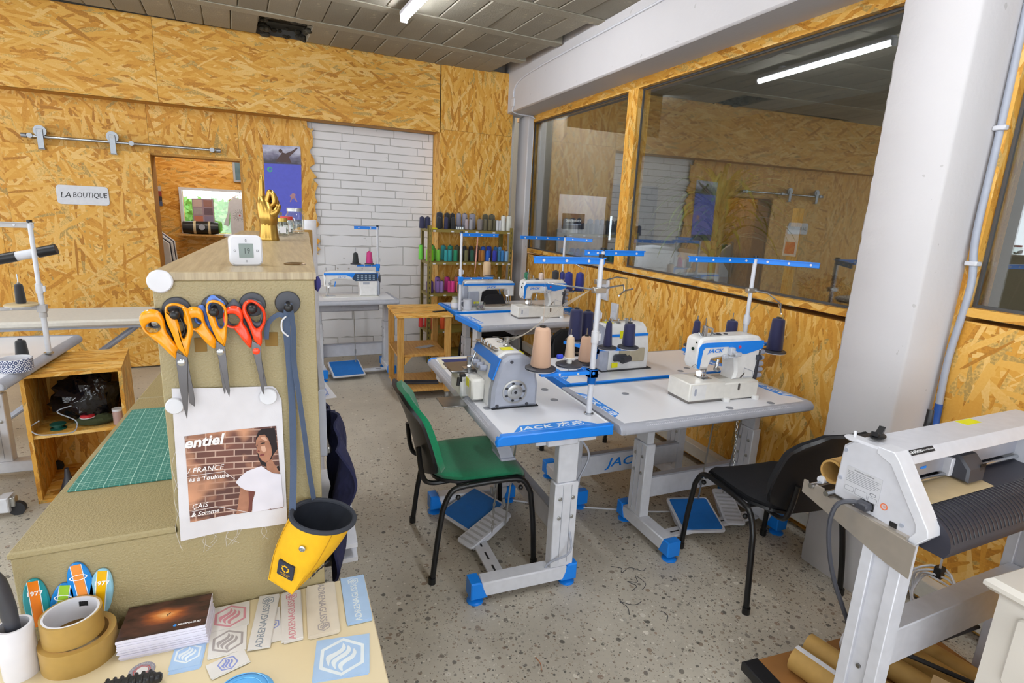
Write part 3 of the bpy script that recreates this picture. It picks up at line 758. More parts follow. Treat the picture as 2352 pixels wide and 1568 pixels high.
def coverlock(name, label, loc, rz):
    t = thing(name, label, 'sewing machine', loc, rz, 'coverlock machines')
    b = MB(); b.box((-.2, -.02, .012), (.01, .145, .1), .005).box((.0, -.02, .004), (.22, .145, .09), .006); bed = b.build('bed', OFFW, t)
    MB().box((-.195, -.012, 0), (.21, .14, .014)).build('oil_pan', STEEL, bed)
    b = MB(); b.box((-.185, -.0215, .02), (-.105, -.0195, .092)); cd = b.build('cover_door', MACH, bed)
    MB().prism(rrect(-.172, .04, -.16, .075, .004), -.0005, .0005, FRONTM(0, -.0222, 0)).build('door_grip', MGREY, cd)
    b = MB(); b.box((-.085, .03, .1), (-.03, .1, .1015)).build('needle_plate', CHROME, bed)
    b = MB(); b.box((.02, .05, .0895), (.12, .12, .091)).build('slide_plate', mat('satin_plate', 'b5b0a6', .4), bed)
    arm = [(-.13, .155), (-.07, .155), (-.055, .2), (.06, .215), (.085, .2), (.1, .13), (.09, .09), (.225, .085), (.235, .19), (.255, .235), (.25, .285), (.225, .305), (.18, .312), (-.1, .312), (-.128, .305), (-.14, .29), (-.142, .18)]
    b = MB(); pxz(b, arm, .02, .125, .012); b.build('arm', MACH, t)
    stripe = [(-.142, .165), (-.128, .158), (-.118, .25), (-.105, .262), (.03, .262), (.06, .25), (.09, .222), (.15, .222), (.25, .245), (.25, .285), (-.1, .285), (-.125, .282), (-.14, .262)]
    b = MB(); pxz(b, stripe, .0165, .021); bs = b.build('blue_stripe', BLUE, t)
    logo(.026, BLUE, t, FRONTM(-.045, .0165, .244))
    b = MB(); b.cyl((.1, .0175, .258), (.1, .014, .258), .008, n=14); b.build('badge', mat('badge_red', 'd8486a', .4), bs)
    b = MB(); b.ring([(.035+x, .14+z) for x, z in circ(.0, 4)] and [(.15, .1), (.21, .1), (.21, .13), (.15, .15)], [(.152, .102), (.208, .102), (.208, .128), (.152, .147)], -.0195, -.0185, basis((0, 0, 0), (1, 0, 0), (0, 0, 1))); b.build('panel_line', MGREY, t)
    b = MB(); b.cyl((-.142, .06, .25), (-.147, .06, .25), .008, n=12).cyl((-.142, .04, .285), (-.146, .04, .285), .004, n=8); b.build('sight_glass', mat('dark_green_glass', '14331f', .2), t)
    b = MB()
    for x in (-.085, -.065, -.05): b.cyl((x, .06, .102), (x, .06, .165), .003, n=8)
    b.box((-.09, .045, .104), (-.045, .08, .11)).box((-.095, .05, .14), (-.06, .07, .16), .003).cyl((-.02, .02, .2), (-.035, .01, .16), .008, n=10).cyl((-.04, .01, .158), (-.02, .012, .152), .011, n=10)
    b.tube([(-.12, .05, .155), (-.15, .045, .165), (-.145, .03, .18), (-.12, .03, .16)], .0018, 5); b.build('needle_assembly', CHROME, t)
    b = MB(); b.box((-.1, .05, .112), (-.08, .07, .135), .003); b.build('work_light', mat('led_white', 'ffffff', .3, emit=1.6, noise=(1, 0)), t)
    b = MB(); b.box((.03, -.006, .222), (.06, .02, .26), .004).box((.06, -.008, .215), (.1, .02, .235), .004).cyl((.045, -.006, .24), (.045, -.02, .24), .009, n=10).cyl((.02, .0, .215), (.075, .0, .212), .004, n=8).box((-.0, .005, .205), (.025, .02, .225), .003); b.build('thread_take_up', mat('clear_grey', 'c4c7cf', .2), t)
    for k in range(5):
        z = .22-k*.03; MB().lathe([(.008, 0), (.014, .004), (.012, .012), (.016, .016), (.013, .04), (.009, .046)], 12, (.24, .05, z), (1, -.3, 0)).build('tension_knob', mat('knob_grey', '9da2b3', .3), t)
    b = MB(); b.box((.225, .02, .08), (.245, .08, .24), .004).cyl((.215, .012, .2), (.235, .012, .2), .014, n=12); b.build('tension_bracket', DGREY, t)
    b = MB(); b.box((-.105, .04, .312), (-.085, .06, .362), .002).bar((-.1, .05, .36), (-.045, .05, .345), .012, .006).cyl((-.095, .05, .36), (-.095, .05, .4), .0025, n=6).cyl((-.05, .05, .345), (-.05, .05, .32), .005, n=8).tube([(-.12, .04, .312), (-.13, .05, .33), (-.115, .06, .33), (-.11, .06, .312)], .002, 5).tube([(-.06, .05, .312), (-.06, .03, .33), (-.045, .03, .325)], .002, 5); b.build('thread_guide', CHROME, t)
    b = MB(); b.lathe([(.02, 0), (.02, .004), (.012, .007), (0.001, .008)], 16, (.0, .07, .311)).cyl((.05, .07, .311), (.05, .07, .316), .01, n=12); b.build('oil_cap', DGREY, t)
    b = MB(); b.lathe([(.0165, 0), (.0185, .004), (.0165, .018), (.004, .02)], 16, (.02, -.028, 0)).lathe([(.0165, 0), (.0185, .004), (.0165, .018), (.004, .02)], 16, (.2, -.028, 0)); b.build('base_foot', MACH, t)
    b = MB(); b.box((.205, .03, .0), (.24, .12, .09), .004); b.build('motor_cover', MGREY, t)
    b = MB(); b.prism([(.09, .115), (.115, .14), (.118, .136), (.098, .112)], .0195, .0215, FRONTM(0, 0, 0)).prism(rrect(.088, .05, .1, .085, .005), .0195, .0215, FRONTM(0, 0, 0)); b.build('hatch', STEEL, t)
    return t

def lockstitch(name, label, loc, rz, back=False):
    t = thing(name, label, 'sewing machine', loc, rz, 'lockstitch machines')
    b = MB(); b.box((-.26, -.08, -.002), (.24, .09, .008), .003); bed = b.build('bed', OFFW, t)
    MB().box((-.235, -.03, .008), (-.15, .03, .0095)).build('needle_plate', CHROME, bed)
    arm = [(-.25, .1), (-.195, .1), (-.185, .155), (-.15, .165), (.02, .16), (.06, .14), (.075, .06), (.07, .008), (.235, .008), (.24, .2), (.225, .235), (.2, .242), (-.2, .242), (-.235, .235), (-.252, .215)]
    b = MB(); pxz(b, arm, -.045, .06, .01); b.build('arm', MACH, t)
    st = [(-.25, .205), (-.05, .205), (.02, .175), (.24, .175), (.24, .225), (-.25, .225)]
    for y0, y1 in ((-.0485, -.0445), (.0595, .0635)):
        b = MB(); pxz(b, st if y0 < 0 else [(-.25, .2), (.24, .2), (.24, .218), (-.25, .218)], y0, y1); b.build('blue_stripe', BLUE, t)
    if back:
        pl = [(-.19, .055), (.07, .055), (.045, .12), (-.14, .125)]
        b = MB(); pxz(b, [(-.17, .03), (.06, .03), (.035, .1), (.0, .118), (-.13, .118)], .0605, .0645); b.build('rear_cover', BLACK, t)
        logo(.026, BLUE, t, BACKM(-.02, .0645, .182))
        b = MB(); b.box((.1, .055, .02), (.2, .075, .15), .004).box((.2, -.03, .02), (.25, .07, .2), .01); mc = b.build('motor_cover', MGREY, t)
        MB().box((.1, .0755, .04), (.15, .0765, .06)).build('warning_sticker', YELLOW, mc)
    else:
        pan = [(.0, .172), (.03, .15), (.235, .15), (.235, .222), (.03, .222)]
        b = MB(); pxz(b, pan, -.0505, -.046); cp = b.build('control_panel', mat('panel_dark', '27405e', .3), t)
        b = MB()
        for i in range(5):
            for j in range(3): b.box((.045+i*.036, -.0515, .16+j*.02), (.065+i*.036, -.0505, .17+j*.02))
        b.build('button', mat('button_grey', '8fa3b5', .4), cp)
        logo(.022, mat('pale_blue_ink', '8aa6d8', .5), t, FRONTM(-.09, -.0462, .185))
        b = MB(); b.box((.1, -.0465, .118), (.16, -.0455, .138)).build('name_plate', MGREY, t)
    b = MB(); b.lathe([(.03, 0), (.05, .005), (.05, .025), (.02, .03)], 20, (.24, 0, .17), (1, 0, 0)); b.build('handwheel', DGREY, t)
    b = MB(); b.box((.235, -.045, .01), (.262, .06, .235), .012); b.build('belt_cover', MGREY, t)
    b = MB(); b.cyl((-.225, 0, .01), (-.225, 0, .1), .005, n=8).box((-.235, -.02, .012), (-.205, .01, .018)).cyl((-.205, 0, .03), (-.205, 0, .1), .004, n=8).tube([(-.24, -.048, .12), (-.24, -.06, .19), (-.235, -.05, .21)], .003, 5).cyl((-.2, -.045, .13), (-.2, -.066, .13), .012, n=12).cyl((-.225, 0, .24), (-.225, 0, .27), .004, n=8); b.build('needle_assembly', CHROME, t)
    b = MB(); b.bar((-.16, -.05, .1), (-.15, -.05, .15), .008, .008); b.build('presser_lever', BLUE, t)
    b = MB()
    for x in (-.12, -.02, .1): b.cyl((x, 0, .242), (x, 0, .262), .004, n=8).ball((x, 0, .262), .008, 8, 6)
    b.build('thread_guide', CHROME, t)
    b = MB(); b.box((-.215, -.01, .09), (-.2, .01, .102), .002); b.build('work_light', mat('led_white', 'ffffff', .3), t)
    return t

# ---- thread stands (origin at the foot of the pole on the tabletop)
def thread_stand(name, label, loc, rz, h, lower, upper, plates, m=None, guides=(), rod=None, padm=None, lean=0):
    m = m or BLUE
    t = thing(name, label, 'thread stand', loc, rz, 'thread stands')
    MB().lathe([(.022, 0), (.022, .005), (.016, .008), (.013, .008)], 18).build('base_ring', CHROME, t)
    b = MB(); b.cyl((0, 0, 0), (0, 0, h*.55), .0125, n=14).cyl((0, 0, h*.5), (0, 0, h), .0105, n=14); pole = b.build('pole', WMET, t)
    b = MB(); b.cyl((0, 0, h*.5-.02), (0, 0, h*.5+.03), .0165, n=14).box((.01, -.006, h*.5-.012), (.026, .006, h*.5+.02), .002); b.build('joint', WHITE, pole)
    MB().cyl((0, 0, h-.004), (0, 0, h+.012), .012, n=12).build('pole_cap', BLACK, pole)
    zl, la = lower
    for (ax, ay, ln) in la:
        d = Vector((ax, ay, 0)).normalized(); p = Vector((0, 0, zl)); b = MB()
        b.bar(p-d*.02, p+d*ln, .03, .016, bev=.003); b.box((-.02, -.02, zl-.022), (.02, .02, zl+.016), .003); b.cyl((0, 0, zl-.05), (0, 0, zl-.02), .018, n=12); ar = b.build('spool_arm', m, t)
        b = MB(); s = Vector((-d.y, d.x, 0))
        for f in (.3, .65): c = p+d*ln*f; b.cyl(c-s*.015, c-s*.017, .005, n=8); b.cyl(c+s*.015, c+s*.017, .005, n=8)
        b.build('rivet', WHITE, ar)
    for (x, y, r, z) in plates:
        b = MB(); b.lathe([(.012, -.003), (r, 0), (r, .006), (r*.9, .009), (.012, .010)], 26, (x, y, zl+z)); pl = b.build('spool_plate', padm or DGREY, t)
        MB().cyl((x, y, zl), (x, y, zl+z+.16), .003, n=6).build('spool_pin', CHROME, pl)
        MB().lathe([(.01, -.008), (r*.97, -.004), (r*.97, -.001), (.01, -.003)], 26, (x, y, zl+z)).build('plate_underside', WMET, pl)
    zu = h-.015
    for (ax, ay, ln) in upper:
        d = Vector((ax, ay, 0)).normalized(); p = Vector((0, 0, zu)); s = Vector((-d.y, d.x, 0)); b = MB()
        b.bar(p-d*.016, p+d*ln, .005, .028, bev=.002).bar(p-d*.016+Vector((0, 0, .0125)), p+d*ln+Vector((0, 0, .0125)), .022, .004); ar = b.build('guide_arm', m, t)
        b = MB(); n = max(2, int(ln/.09))
        for k in range(n):
            c = p+d*ln*(k+.6)/n; b.cyl(c-s*.003, c-s*.0065, .006, n=10); b.cyl(c+s*.003, c+s*.0065, .006, n=10)
        b.build('eyelet', WHITE, ar)
    for pts in guides: MB().tube(pts, .004, 6).build('wire_guide', CHROME, t)
    if guides:
        z = guides[0][0][2]; MB().box((-.03, -.014, z-.012), (.03, .014, z+.012), .003).build('guide_clamp', CHAIN, t)
    return t

# ---- thread cones
THM = {}
def thread_mat(c):
    if c not in THM:
        k = NT('thread_'+c); o = k.obj(); w = k.n('TexWave', Scale=260, Distortion=1.5, Detail=1); w.bands_direction = 'Z'; k.l(o, w.inputs[0])
        base = lin(c); k.col(k.mix(k.math('MULTIPLY', w.outputs['Fac'], .35), base, tuple(x*.72 for x in base[:3])+(1,)))
        k.b.inputs['Roughness'].default_value = .6; k.b.inputs['Sheen Weight'].default_value = .3; k.bump(w.outputs['Fac'], .3, .001); THM[c] = k.m
    return THM[c]
CONES = {}
def cone(loc, c, label, r=.03, h=.13, taper=.72, group='thread cones', core=None, n=18, name='thread_cone', cap=True):
    key = (c, r, h, taper, core)
    if key not in CONES:
        b = MB(); b.lathe([(r*.9, .002), (r, .008), (r*taper, h-.012), (r*taper*.9, h-.004), (r*taper*.55, h)], n); me = b.mesh('thread', thread_mat(c), 50)
        b = MB(); b.lathe([(r*.6, 0), (r*.6, .004), (r*taper*.38, h), (r*taper*.45, h+.006), (r*taper*.2, h+.006), (r*taper*.2, h-.01)], 14); cm = b.mesh('core', core or DGREY, 50)
        CONES[key] = (me, cm)
    t = thing(name, label, 'thread spool', loc, random.uniform(0, 6), group)
    put('thread', CONES[key][0], t); put('core', CONES[key][1], t)
    return t
# ================================================================ PLACED SEWING STATIONS
TA = sewing_table('sewing_table', 'white sewing table with blue end edge beside the green chair', (1.068, 2.383, 0), R(-92.8), 1.2, .52, (-.21, .53), (-.33, .16), back='w', treadle=[(-.05, -.13, R(24), .25, .26, 'b'), (.13, -.12, R(26), .11, .29, 'g')])
TB = sewing_table('sewing_table', 'white sewing table with grey ruler edge in front of the black chair', (1.89, 2.0, 0), R(-1.2), 1.13, .54, (-.16, .55), (-.22, .22), ends=('l', 'l'), back='g', treadle=[(.15, .0, R(-16), .24, .25, 'b'), (.39, .01, R(-24), .11, .27, 'g')])
TC_ = sewing_table('sewing_table', 'white sewing table with blue back edge by the strand board wall, stretcher lettered in blue', (1.965, 2.57, 0), R(178.8), 1.16, .52, (-.33, .40), (-.22, .22), treadle=None)
TD = sewing_table('sewing_table', 'white sewing table holding the far coverlock machine, blue left end', (1.965, 4.03, 0), R(2), 1.06, .52, (-.4, .4), (-.22, .22), back='b')
TE_ = sewing_table('sewing_table', 'white sewing table in front of the thread shelf with jar and mug', (2.045, 4.635, 0), R(181), 1.16, .52, (-.42, .42), (-.22, .22))
TF = sewing_table('sewing_table', 'white sewing table standing alone at the white brick wall', (.62, 5.3, 0), R(1), 1.04, .5, (-.17, .46), (-.2, .22), ends=('g', 'g'), back='g', beam_logo=False, treadle=[(.05, -.06, R(4), .3, .3, 'b')])
# fixtures of single tables
b = MB(); pyz(b, [(-.1, .62), (-.05, .62), (-.05, .71), (-.06, .71), (-.06, .632), (-.09, .632), (-.09, .71), (-.1, .71)], -.12, .12, 0); b.M = None
o = MB(); o.box((.3, -.225, .57), (.4, -.215, .73)).box((.3, -.215, .57), (.306, -.165, .73)).box((.394, -.215, .57), (.4, -.165, .73)).box((.292, -.23, .56), (.408, -.16, .572), .002)
for v in range(len(o.v)): o.v[v] = (o.v[v][0], o.v[v][1]+(.73-o.v[v][2])*(.4), o.v[v][2])
o.build('under_bracket', MGREY, TA)
MB().box((-.5, -.23, .66), (-.42, -.2, .716), .004).box((-.05, -.05, .655), (.2, .12, .72), .006).build('control_box', WMET, TA)
MB().box((.34, -.14, .68), (.5, .12, .717), .004).build('bracket', WHITE, TA)
chain(TA, (.1, -.05, .7), (.22, -.12, .1)); chain(TB, (.4, .05, .7), (.42, .02, .12))
MB().box((-.33, -.16, .66), (.02, .05, .715), .006).build('control_box', WMET, TB)
MB().box((.18, -.02, .69), (.25, .06, .718), .004).build('bracket', BLACK, TB)
MB().cyl((-.2, .05, .52), (-.2, .05, .7), .055, n=20).box((-.3, -.02, .68), (-.1, .12, .717), .004).build('motor', MGREY, TC_)
MB().box((-.2, -.17, .655), (.25, .0, .717), .01).build('control_box', mat('control_grey', '9a9aa2', .5), TD)
MB().box((-.42, -.2, .655), (.34, -.12, .72), .008).box((.0, -.21, .69), (.2, -.19, .715), .003).build('control_box', mat('control_grey', '9a9aa2', .5), TF)
for T_, pts in ((TA, ((.28, -.19), (-.22, -.2), (.25, .15), (.1, .17))), (TB, ((.07, -.21), (.33, -.21), (-.3, .1))), (TC_, ((.33, .14), (-.2, .2), (-.28, .16)))):
    for x, y in pts: MB().lathe([(.018, .759), (.018, .7618), (.013, .7618), (.012, .7605)], 16, (x, y, 0)).build('hole_plug', mat('plug_grey', '8d8f96', .5), T_)
MB().tube(spline([(.5, .13, .7), (.52, .2, .6), (.5, .16, .45), (.53, .12, .3), (.6, .1, .2), (.55, .02, .12), (.545, .0, .03)], 5), .005, 6).build('power_cable', MGREY, TA)

MA = overlock('overlock_machine', 'white and grey overlock machine on the table by the green chair, grey handwheel side out', (.985, 2.25, .76), R(-93)); MA.scale = (1, 1, .92)
MBm = coverlock('coverlock_machine', 'white coverlock machine with blue stripe on the table at the black chair', (1.993, 1.895, .76), R(-3))
MC = overlock('overlock_machine', 'overlock machine seen from behind below the wall sockets', (1.855, 2.58, .76), R(179)); MC.scale = (1, 1, .95)
MD = coverlock('coverlock_machine', 'white coverlock machine with blue stripe on the far table by the corner', (2.07, 4.0, .76), R(-1))
ME = lockstitch('lockstitch_machine', 'lockstitch machine with black rear cover in front of the thread shelf', (1.83, 4.60, .76), R(181), True)
MF = lockstitch('lockstitch_machine', 'white lockstitch machine with control panel at the white brick wall', (.745, 5.32, .76), R(1))

SA = thread_stand('thread_stand', 'blue armed thread stand with pink cones on the table by the green chair', (1.266, 1.92, .76), 0, .68, (.19, ((-1, .12, .24), (-.25, 1, .12))), ((-1, .06, .3), ), ((-.225, .05, .066, .018), (-.085, .055, .058, .022), (.02, .095, .05, .012)),
    guides=[[(0, 0, .545), (-.1, .1, .55), (-.16, .16, .555)], [(0, 0, .545), (.1, .03, .556), (.165, .06, .556), (.17, .06, .53)], [(.06, -.06, .53), (.17, .06, .53), (.26, .12, .53)]])
SCt = thread_stand('thread_stand', 'blue armed thread stand with navy cones behind the pink cones', (1.56, 2.36, .76), 0, .68, (.165, ((1, -.15, .23), (-.4, 1, .2))), ((-1, .1, .1), (1, .02, .26)), ((.05, -.04, .05, .014), (.17, -.055, .055, .014), (-.035, .15, .05, .014), (.045, .16, .05, .008)),
    guides=[[(0, 0, .52), (.12, .03, .54), (.2, .05, .53)]])
SB = thread_stand('thread_stand', 'blue armed thread stand behind the coverlock machine below the dried plant', (2.36, 2.13, .76), 0, .67, (.2, ((-1, -.02, .42), (1, -.06, .2))), ((-1, .14, .4), (.75, -1, .3)), ((-.37, -.03, .055, .02), (-.1, .0, .03, .02), (.16, -.07, .062, -.03)),
    guides=[[(0, 0, .5), (.07, -.05, .49), (.12, -.1, .44), (.125, -.1, .4)], [(-.05, -.25, .42), (.125, -.1, .41), (.2, -.02, .42)]])
SD = thread_stand('thread_stand', 'blue armed thread stand at the corner window with royal blue cones', (2.38, 4.2, .76), 0, .66, (.19, ((1, -.1, .12), (-1, 0, .1))), ((-1, .02, .42), (.8, -1, .25)), ((.035, -.05, .045, .012), (.13, -.08, .045, .012)), guides=[[(0, 0, .46), (.05, -.08, .45), (.12, -.16, .4)]])
SE = thread_stand('thread_stand', 'blue armed thread stand in front of the thread shelf', (1.515, 4.41, .76), 0, .66, (.28, ((1, .05, .3),)), ((1, -.02, .33),), ((.28, .06, .045, .012),))
SF = thread_stand('thread_stand', 'slim blue armed thread stand at the white brick wall with black and pink cones', (1.02, 5.47, .76), 0, .65, (.275, ((-1, 0, .2),)), ((-1, -.03, .22),), ((-.21, .0, .05, .012), (-.08, .0, .045, .014)))

PINK = 'd9b094'; NV = '17194a'
CW = mat('cone_white', 'e9e7e4', .4)
cone((1.266-.225, 1.97, .978), PINK, 'large beige pink thread cone at the outer end of the blue arm', .044, .168, .74, 'beige pink thread cones', BLACK, 24)
cone((1.266-.085, 1.975, 1.0), 'd8bda0', 'small beige thread cone on a white holder with blue tag', .022, .1, .72, 'beige pink thread cones', CW)
cone((1.286, 2.015, .972), PINK, 'beige pink thread cone next to the white pole', .032, .115, .74, 'beige pink thread cones', BLACK)
hd = thing('spool_holder', 'white conical spool holder under the small beige cone', 'spool holder', (1.266-.085, 1.975, .982))
MB().lathe([(.012, 0), (.012, .02), (.026, .022), (.026, .026), (.012, .028)], 16).build('holder_body', CW, hd); MB().box((-.05, .015, .015), (-.02, .03, .035), .004).build('tag', mat('tag_blue', '3b50d8', .4), hd)
cone((1.61, 2.32, .949), NV, 'slim navy thread cone on the arm in front of the overlock', .024, .13, .62, 'navy thread cones on the middle stand', DGREY)
cone((1.73, 2.305, .949), NV, 'wide navy thread cone in front of the yellow warning label', .034, .12, .85, 'navy thread cones on the middle stand', DGREY)
cone((1.525, 2.51, .949), NV, 'big navy thread cone behind the white pole, back one', .037, .165, .9, 'big navy thread cones', DGREY)
cone((1.605, 2.52, .943), NV, 'big navy thread cone behind the white pole, next to the wall', .034, .155, .9, 'big navy thread cones', DGREY)
cone((2.36-.37, 2.1, .99), NV, 'slim navy thread cone on the black plate above the needle head', .024, .125, .68, 'navy thread cones on the right stand', DGREY)
cone((2.36-.1, 2.13, 1.0), NV, 'short navy thread spool rising behind the machine arm', .031, .1, .92, 'navy thread cones on the right stand', DGREY)
cone((2.36+.16, 2.06, .94), NV, 'large navy thread cone on the black plate by the wall', .042, .175, .78, 'navy thread cones on the right stand', DGREY)
for x, y in ((.035, -.05), (.13, -.08)): cone((2.38+x, 4.2+y, .965), '24308e', ('royal blue thread cone on the stand by the corner window, next to the pole' if x < .1 else 'royal blue thread cone at the outer end of the stand by the corner window'), .042, .155, .8, 'royal blue thread cones', mat('core_blue', '2d3bb0', .4))
cone((1.78, 4.48, 1.053), 'dcb98f', 'cream thread cone on top of the lockstitch machine', .036, .125, .9, 'cones by the lockstitch machine', DGREY)
cone((.81, 5.47, 1.048), '23292a', 'black thread cone at the white brick wall', .032, .11, .68, 'cones at the brick wall', DGREY)
cone((.94, 5.47, 1.05), 'd33a86', 'magenta thread cone at the white brick wall', .034, .12, .74, 'cones at the brick wall', mat('core_pink', 'c4317a', .4))
for x, y, c, lb, r, h in ((1.97, 4.07, '1d6f4c', 'small green thread spool on the far coverlock machine', .022, .06), (2.1, 4.06, 'e6cfc4', 'small pale thread spool on the far coverlock machine', .022, .055), (2.25, 4.09, '26262b', 'small black thread spool on the far coverlock machine', .03, .07), (2.31, 4.08, '2a2f80', 'small blue thread spool on the far coverlock machine', .022, .06)):
    cone((x, y, .76+.312), c, lb, r, h, .95, 'small spools on the far machine')
# loose threads from the cones to the guides
def thread(pts, c, label, r=.0008):
    tag(MB().tube(spline(pts, 6), r, 4).build('thread_strand', thread_mat(c)), label, 'thread', 'thread strands')
thread([(1.041, 1.97, 1.145), (1.03, 1.95, 1.3), (1.005, 1.935, 1.425)], 'd8b9a0', 'beige strand rising from the large pink cone')
for k, x in enumerate((.06, 0, -.06, -.12)):
    thread([(.97+.01*k, 2.3-x*.9, 1.01), (1.06, 2.2-.05*x, 1.06), (1.16, 2.06-.2*x, 1.2), (1.24, 1.95, 1.3)], 'cfc5b6', f"pale strand {('outermost', 'second', 'third', 'last')[k]} from the handwheel between overlock and thread stand")
thread([(1.525, 2.51, 1.115), (1.5, 2.42, 1.25), (1.5, 2.38, 1.41)], '9a9a98', 'strand rising from the big navy cone')
thread([(1.66, 4.42, 1.41), (1.65, 4.42, 1.2), (1.645, 4.42, 1.08), (1.655, 4.42, 1.2), (1.665, 4.42, 1.41)], 'e0a08e', 'pink strand hanging from the blue guide arm', .003)
# cloth on the first table
SWC = thing('fabric_swatch', 'navy fabric pieces on cream cloth on the table by the green chair', 'fabric', (.98, 2.83, .7612), R(-3))
MB().prism([(-.12, -.09), (.3, -.1), (.31, .13), (-.1, .14)], 0, .003).build('cream_cloth', mat('cream_cloth', 'e5dcc6', .9), SWC)
MB().prism([(-.07, -.085), (.29, -.09), (.3, .07), (-.085, .075)], .003, .007).build('navy_cloth', mat('navy_cloth', '34386f', .9, noise=(80, .15)), SWC)

# ---- chairs (x right, y forward)
def chair(name, label, loc, rz, seatm, shellm, seat=None):
    t = thing(name, label, 'chair', loc, rz, 'stackable chairs')
    for s in (-1, 1):
        x = s*.245; p = spline([(x*1.03, .235, 0), (x*1.0, .225, .2), (x*.98, .205, .37)], 4)[:-1] + spline([(x*.98, .205, .37), (x*.96, .17, .43), (x*.95, .1, .445), (x*.95, -.1, .438), (x*.96, -.165, .415), (x*.98, -.2, .34)], 4) + spline([(x*.98, -.2, .34), (x*1.02, -.225, .18), (x*1.04, -.245, 0)], 4)[1:]
        b = MB(); b.tube(p, .0125, 10)
        for q in (p[0], p[-1]): b.cyl((q[0], q[1], 0), (q[0], q[1], .03), .0165, n=12)
        b.build('leg_frame', BLKM, t)
        for yy, zz in ((.16, .395), (-.13, .385)): MB().ball((x*.93, yy, zz), .012, 8, 6).build('bump_stop', BLACK, t)
    for y in (.15, -.12): MB().cyl((-.232, y, .43), (.232, y, .43), .011, n=10).build('cross_bar', BLKM, t)
    def sh(u, v, up):
        a = (u-.5)*2; c = (v-.5)*2
        w = .212*(1-.12*max(0, -c)**2); x = a*w; y = c*.215 + .0
        z = .462 + (.012 if up else -.0) - .03*max(0, c-.55)**2*6 + .012*(abs(a)**3) - (.02 if up else .0)*(max(abs(a), abs(c))**6)
        k = max(0, abs(a)+abs(c)-1.55); x *= 1-.13*k*2; y *= 1-.13*k*2
        return (x, y, z)
    MB().sheet(lambda u, v: sh(u, v, True), 18, 18, .03).build('seat', seatm, t, 60)
    MB().sheet(lambda u, v: (lambda p: (p[0]*1.02, p[1]*1.02, p[2]-.022))(sh(u, v, False)), 14, 14, .012).build('seat_shell', shellm, t, 60)
    def bk(u, v, off):
        a = (u-.5)*2; z = .468+.36*v; w = .215*(1-.10*v**3*abs(a)**2 - .28*max(0, .35-v))
        y = -.238 - .06*v*v - .055*v + .04*a*a + off
        k = max(0, abs(a)+abs(2*v-1)-1.5); z -= .08*k*(1 if v > .5 else -1)
        return (a*w*(1-.12*k), y, z)
    MB().sheet(lambda u, v: bk(1-u, v, .018), 16, 14, .03).build('backrest', seatm, t, 60)
    MB().sheet(lambda u, v: (lambda p: (p[0]*1.05, p[1], .65+(p[2]-.65)*1.05))(bk(1-u, v, -.012)), 16, 14, .014).build('back_shell', shellm, t, 60)
    for s in (-1, 1):
        MB().tube(spline([(s*.12, .12, .428), (s*.14, -.12, .425), (s*.15, -.24, .43), (s*.15, -.275, .48), (s*.145, -.29, .6)], 5), .011, 8).build('back_support', BLKM, t)
    return t
GREEN = mat('green_upholstery', '10875a', .95, noise=(140, .12), bump=(500, .3, .001), sheen=.3); GREENL = GREEN
BLKF = mat('black_upholstery', '15151a', .95, noise=(150, .2), bump=(500, .3, .001))
chair('office_chair', 'green upholstered chair with black frame pushed to the sewing table', (.868, 2.272, 0), R(-94.5), GREEN, BLACK)
chair('office_chair', 'black chair with black frame in front of the cutting plotter', (2.068, 1.604, 0), R(-7), BLKF, BLACK)
chair('office_chair', 'black chair tucked behind the middle sewing table', (1.95, 2.88, 0), R(178), BLKF, BLACK)
chair('office_chair', 'black chair between the far sewing table and the thread shelf', (2.08, 5.06, 0), R(182), BLKF, BLACK)
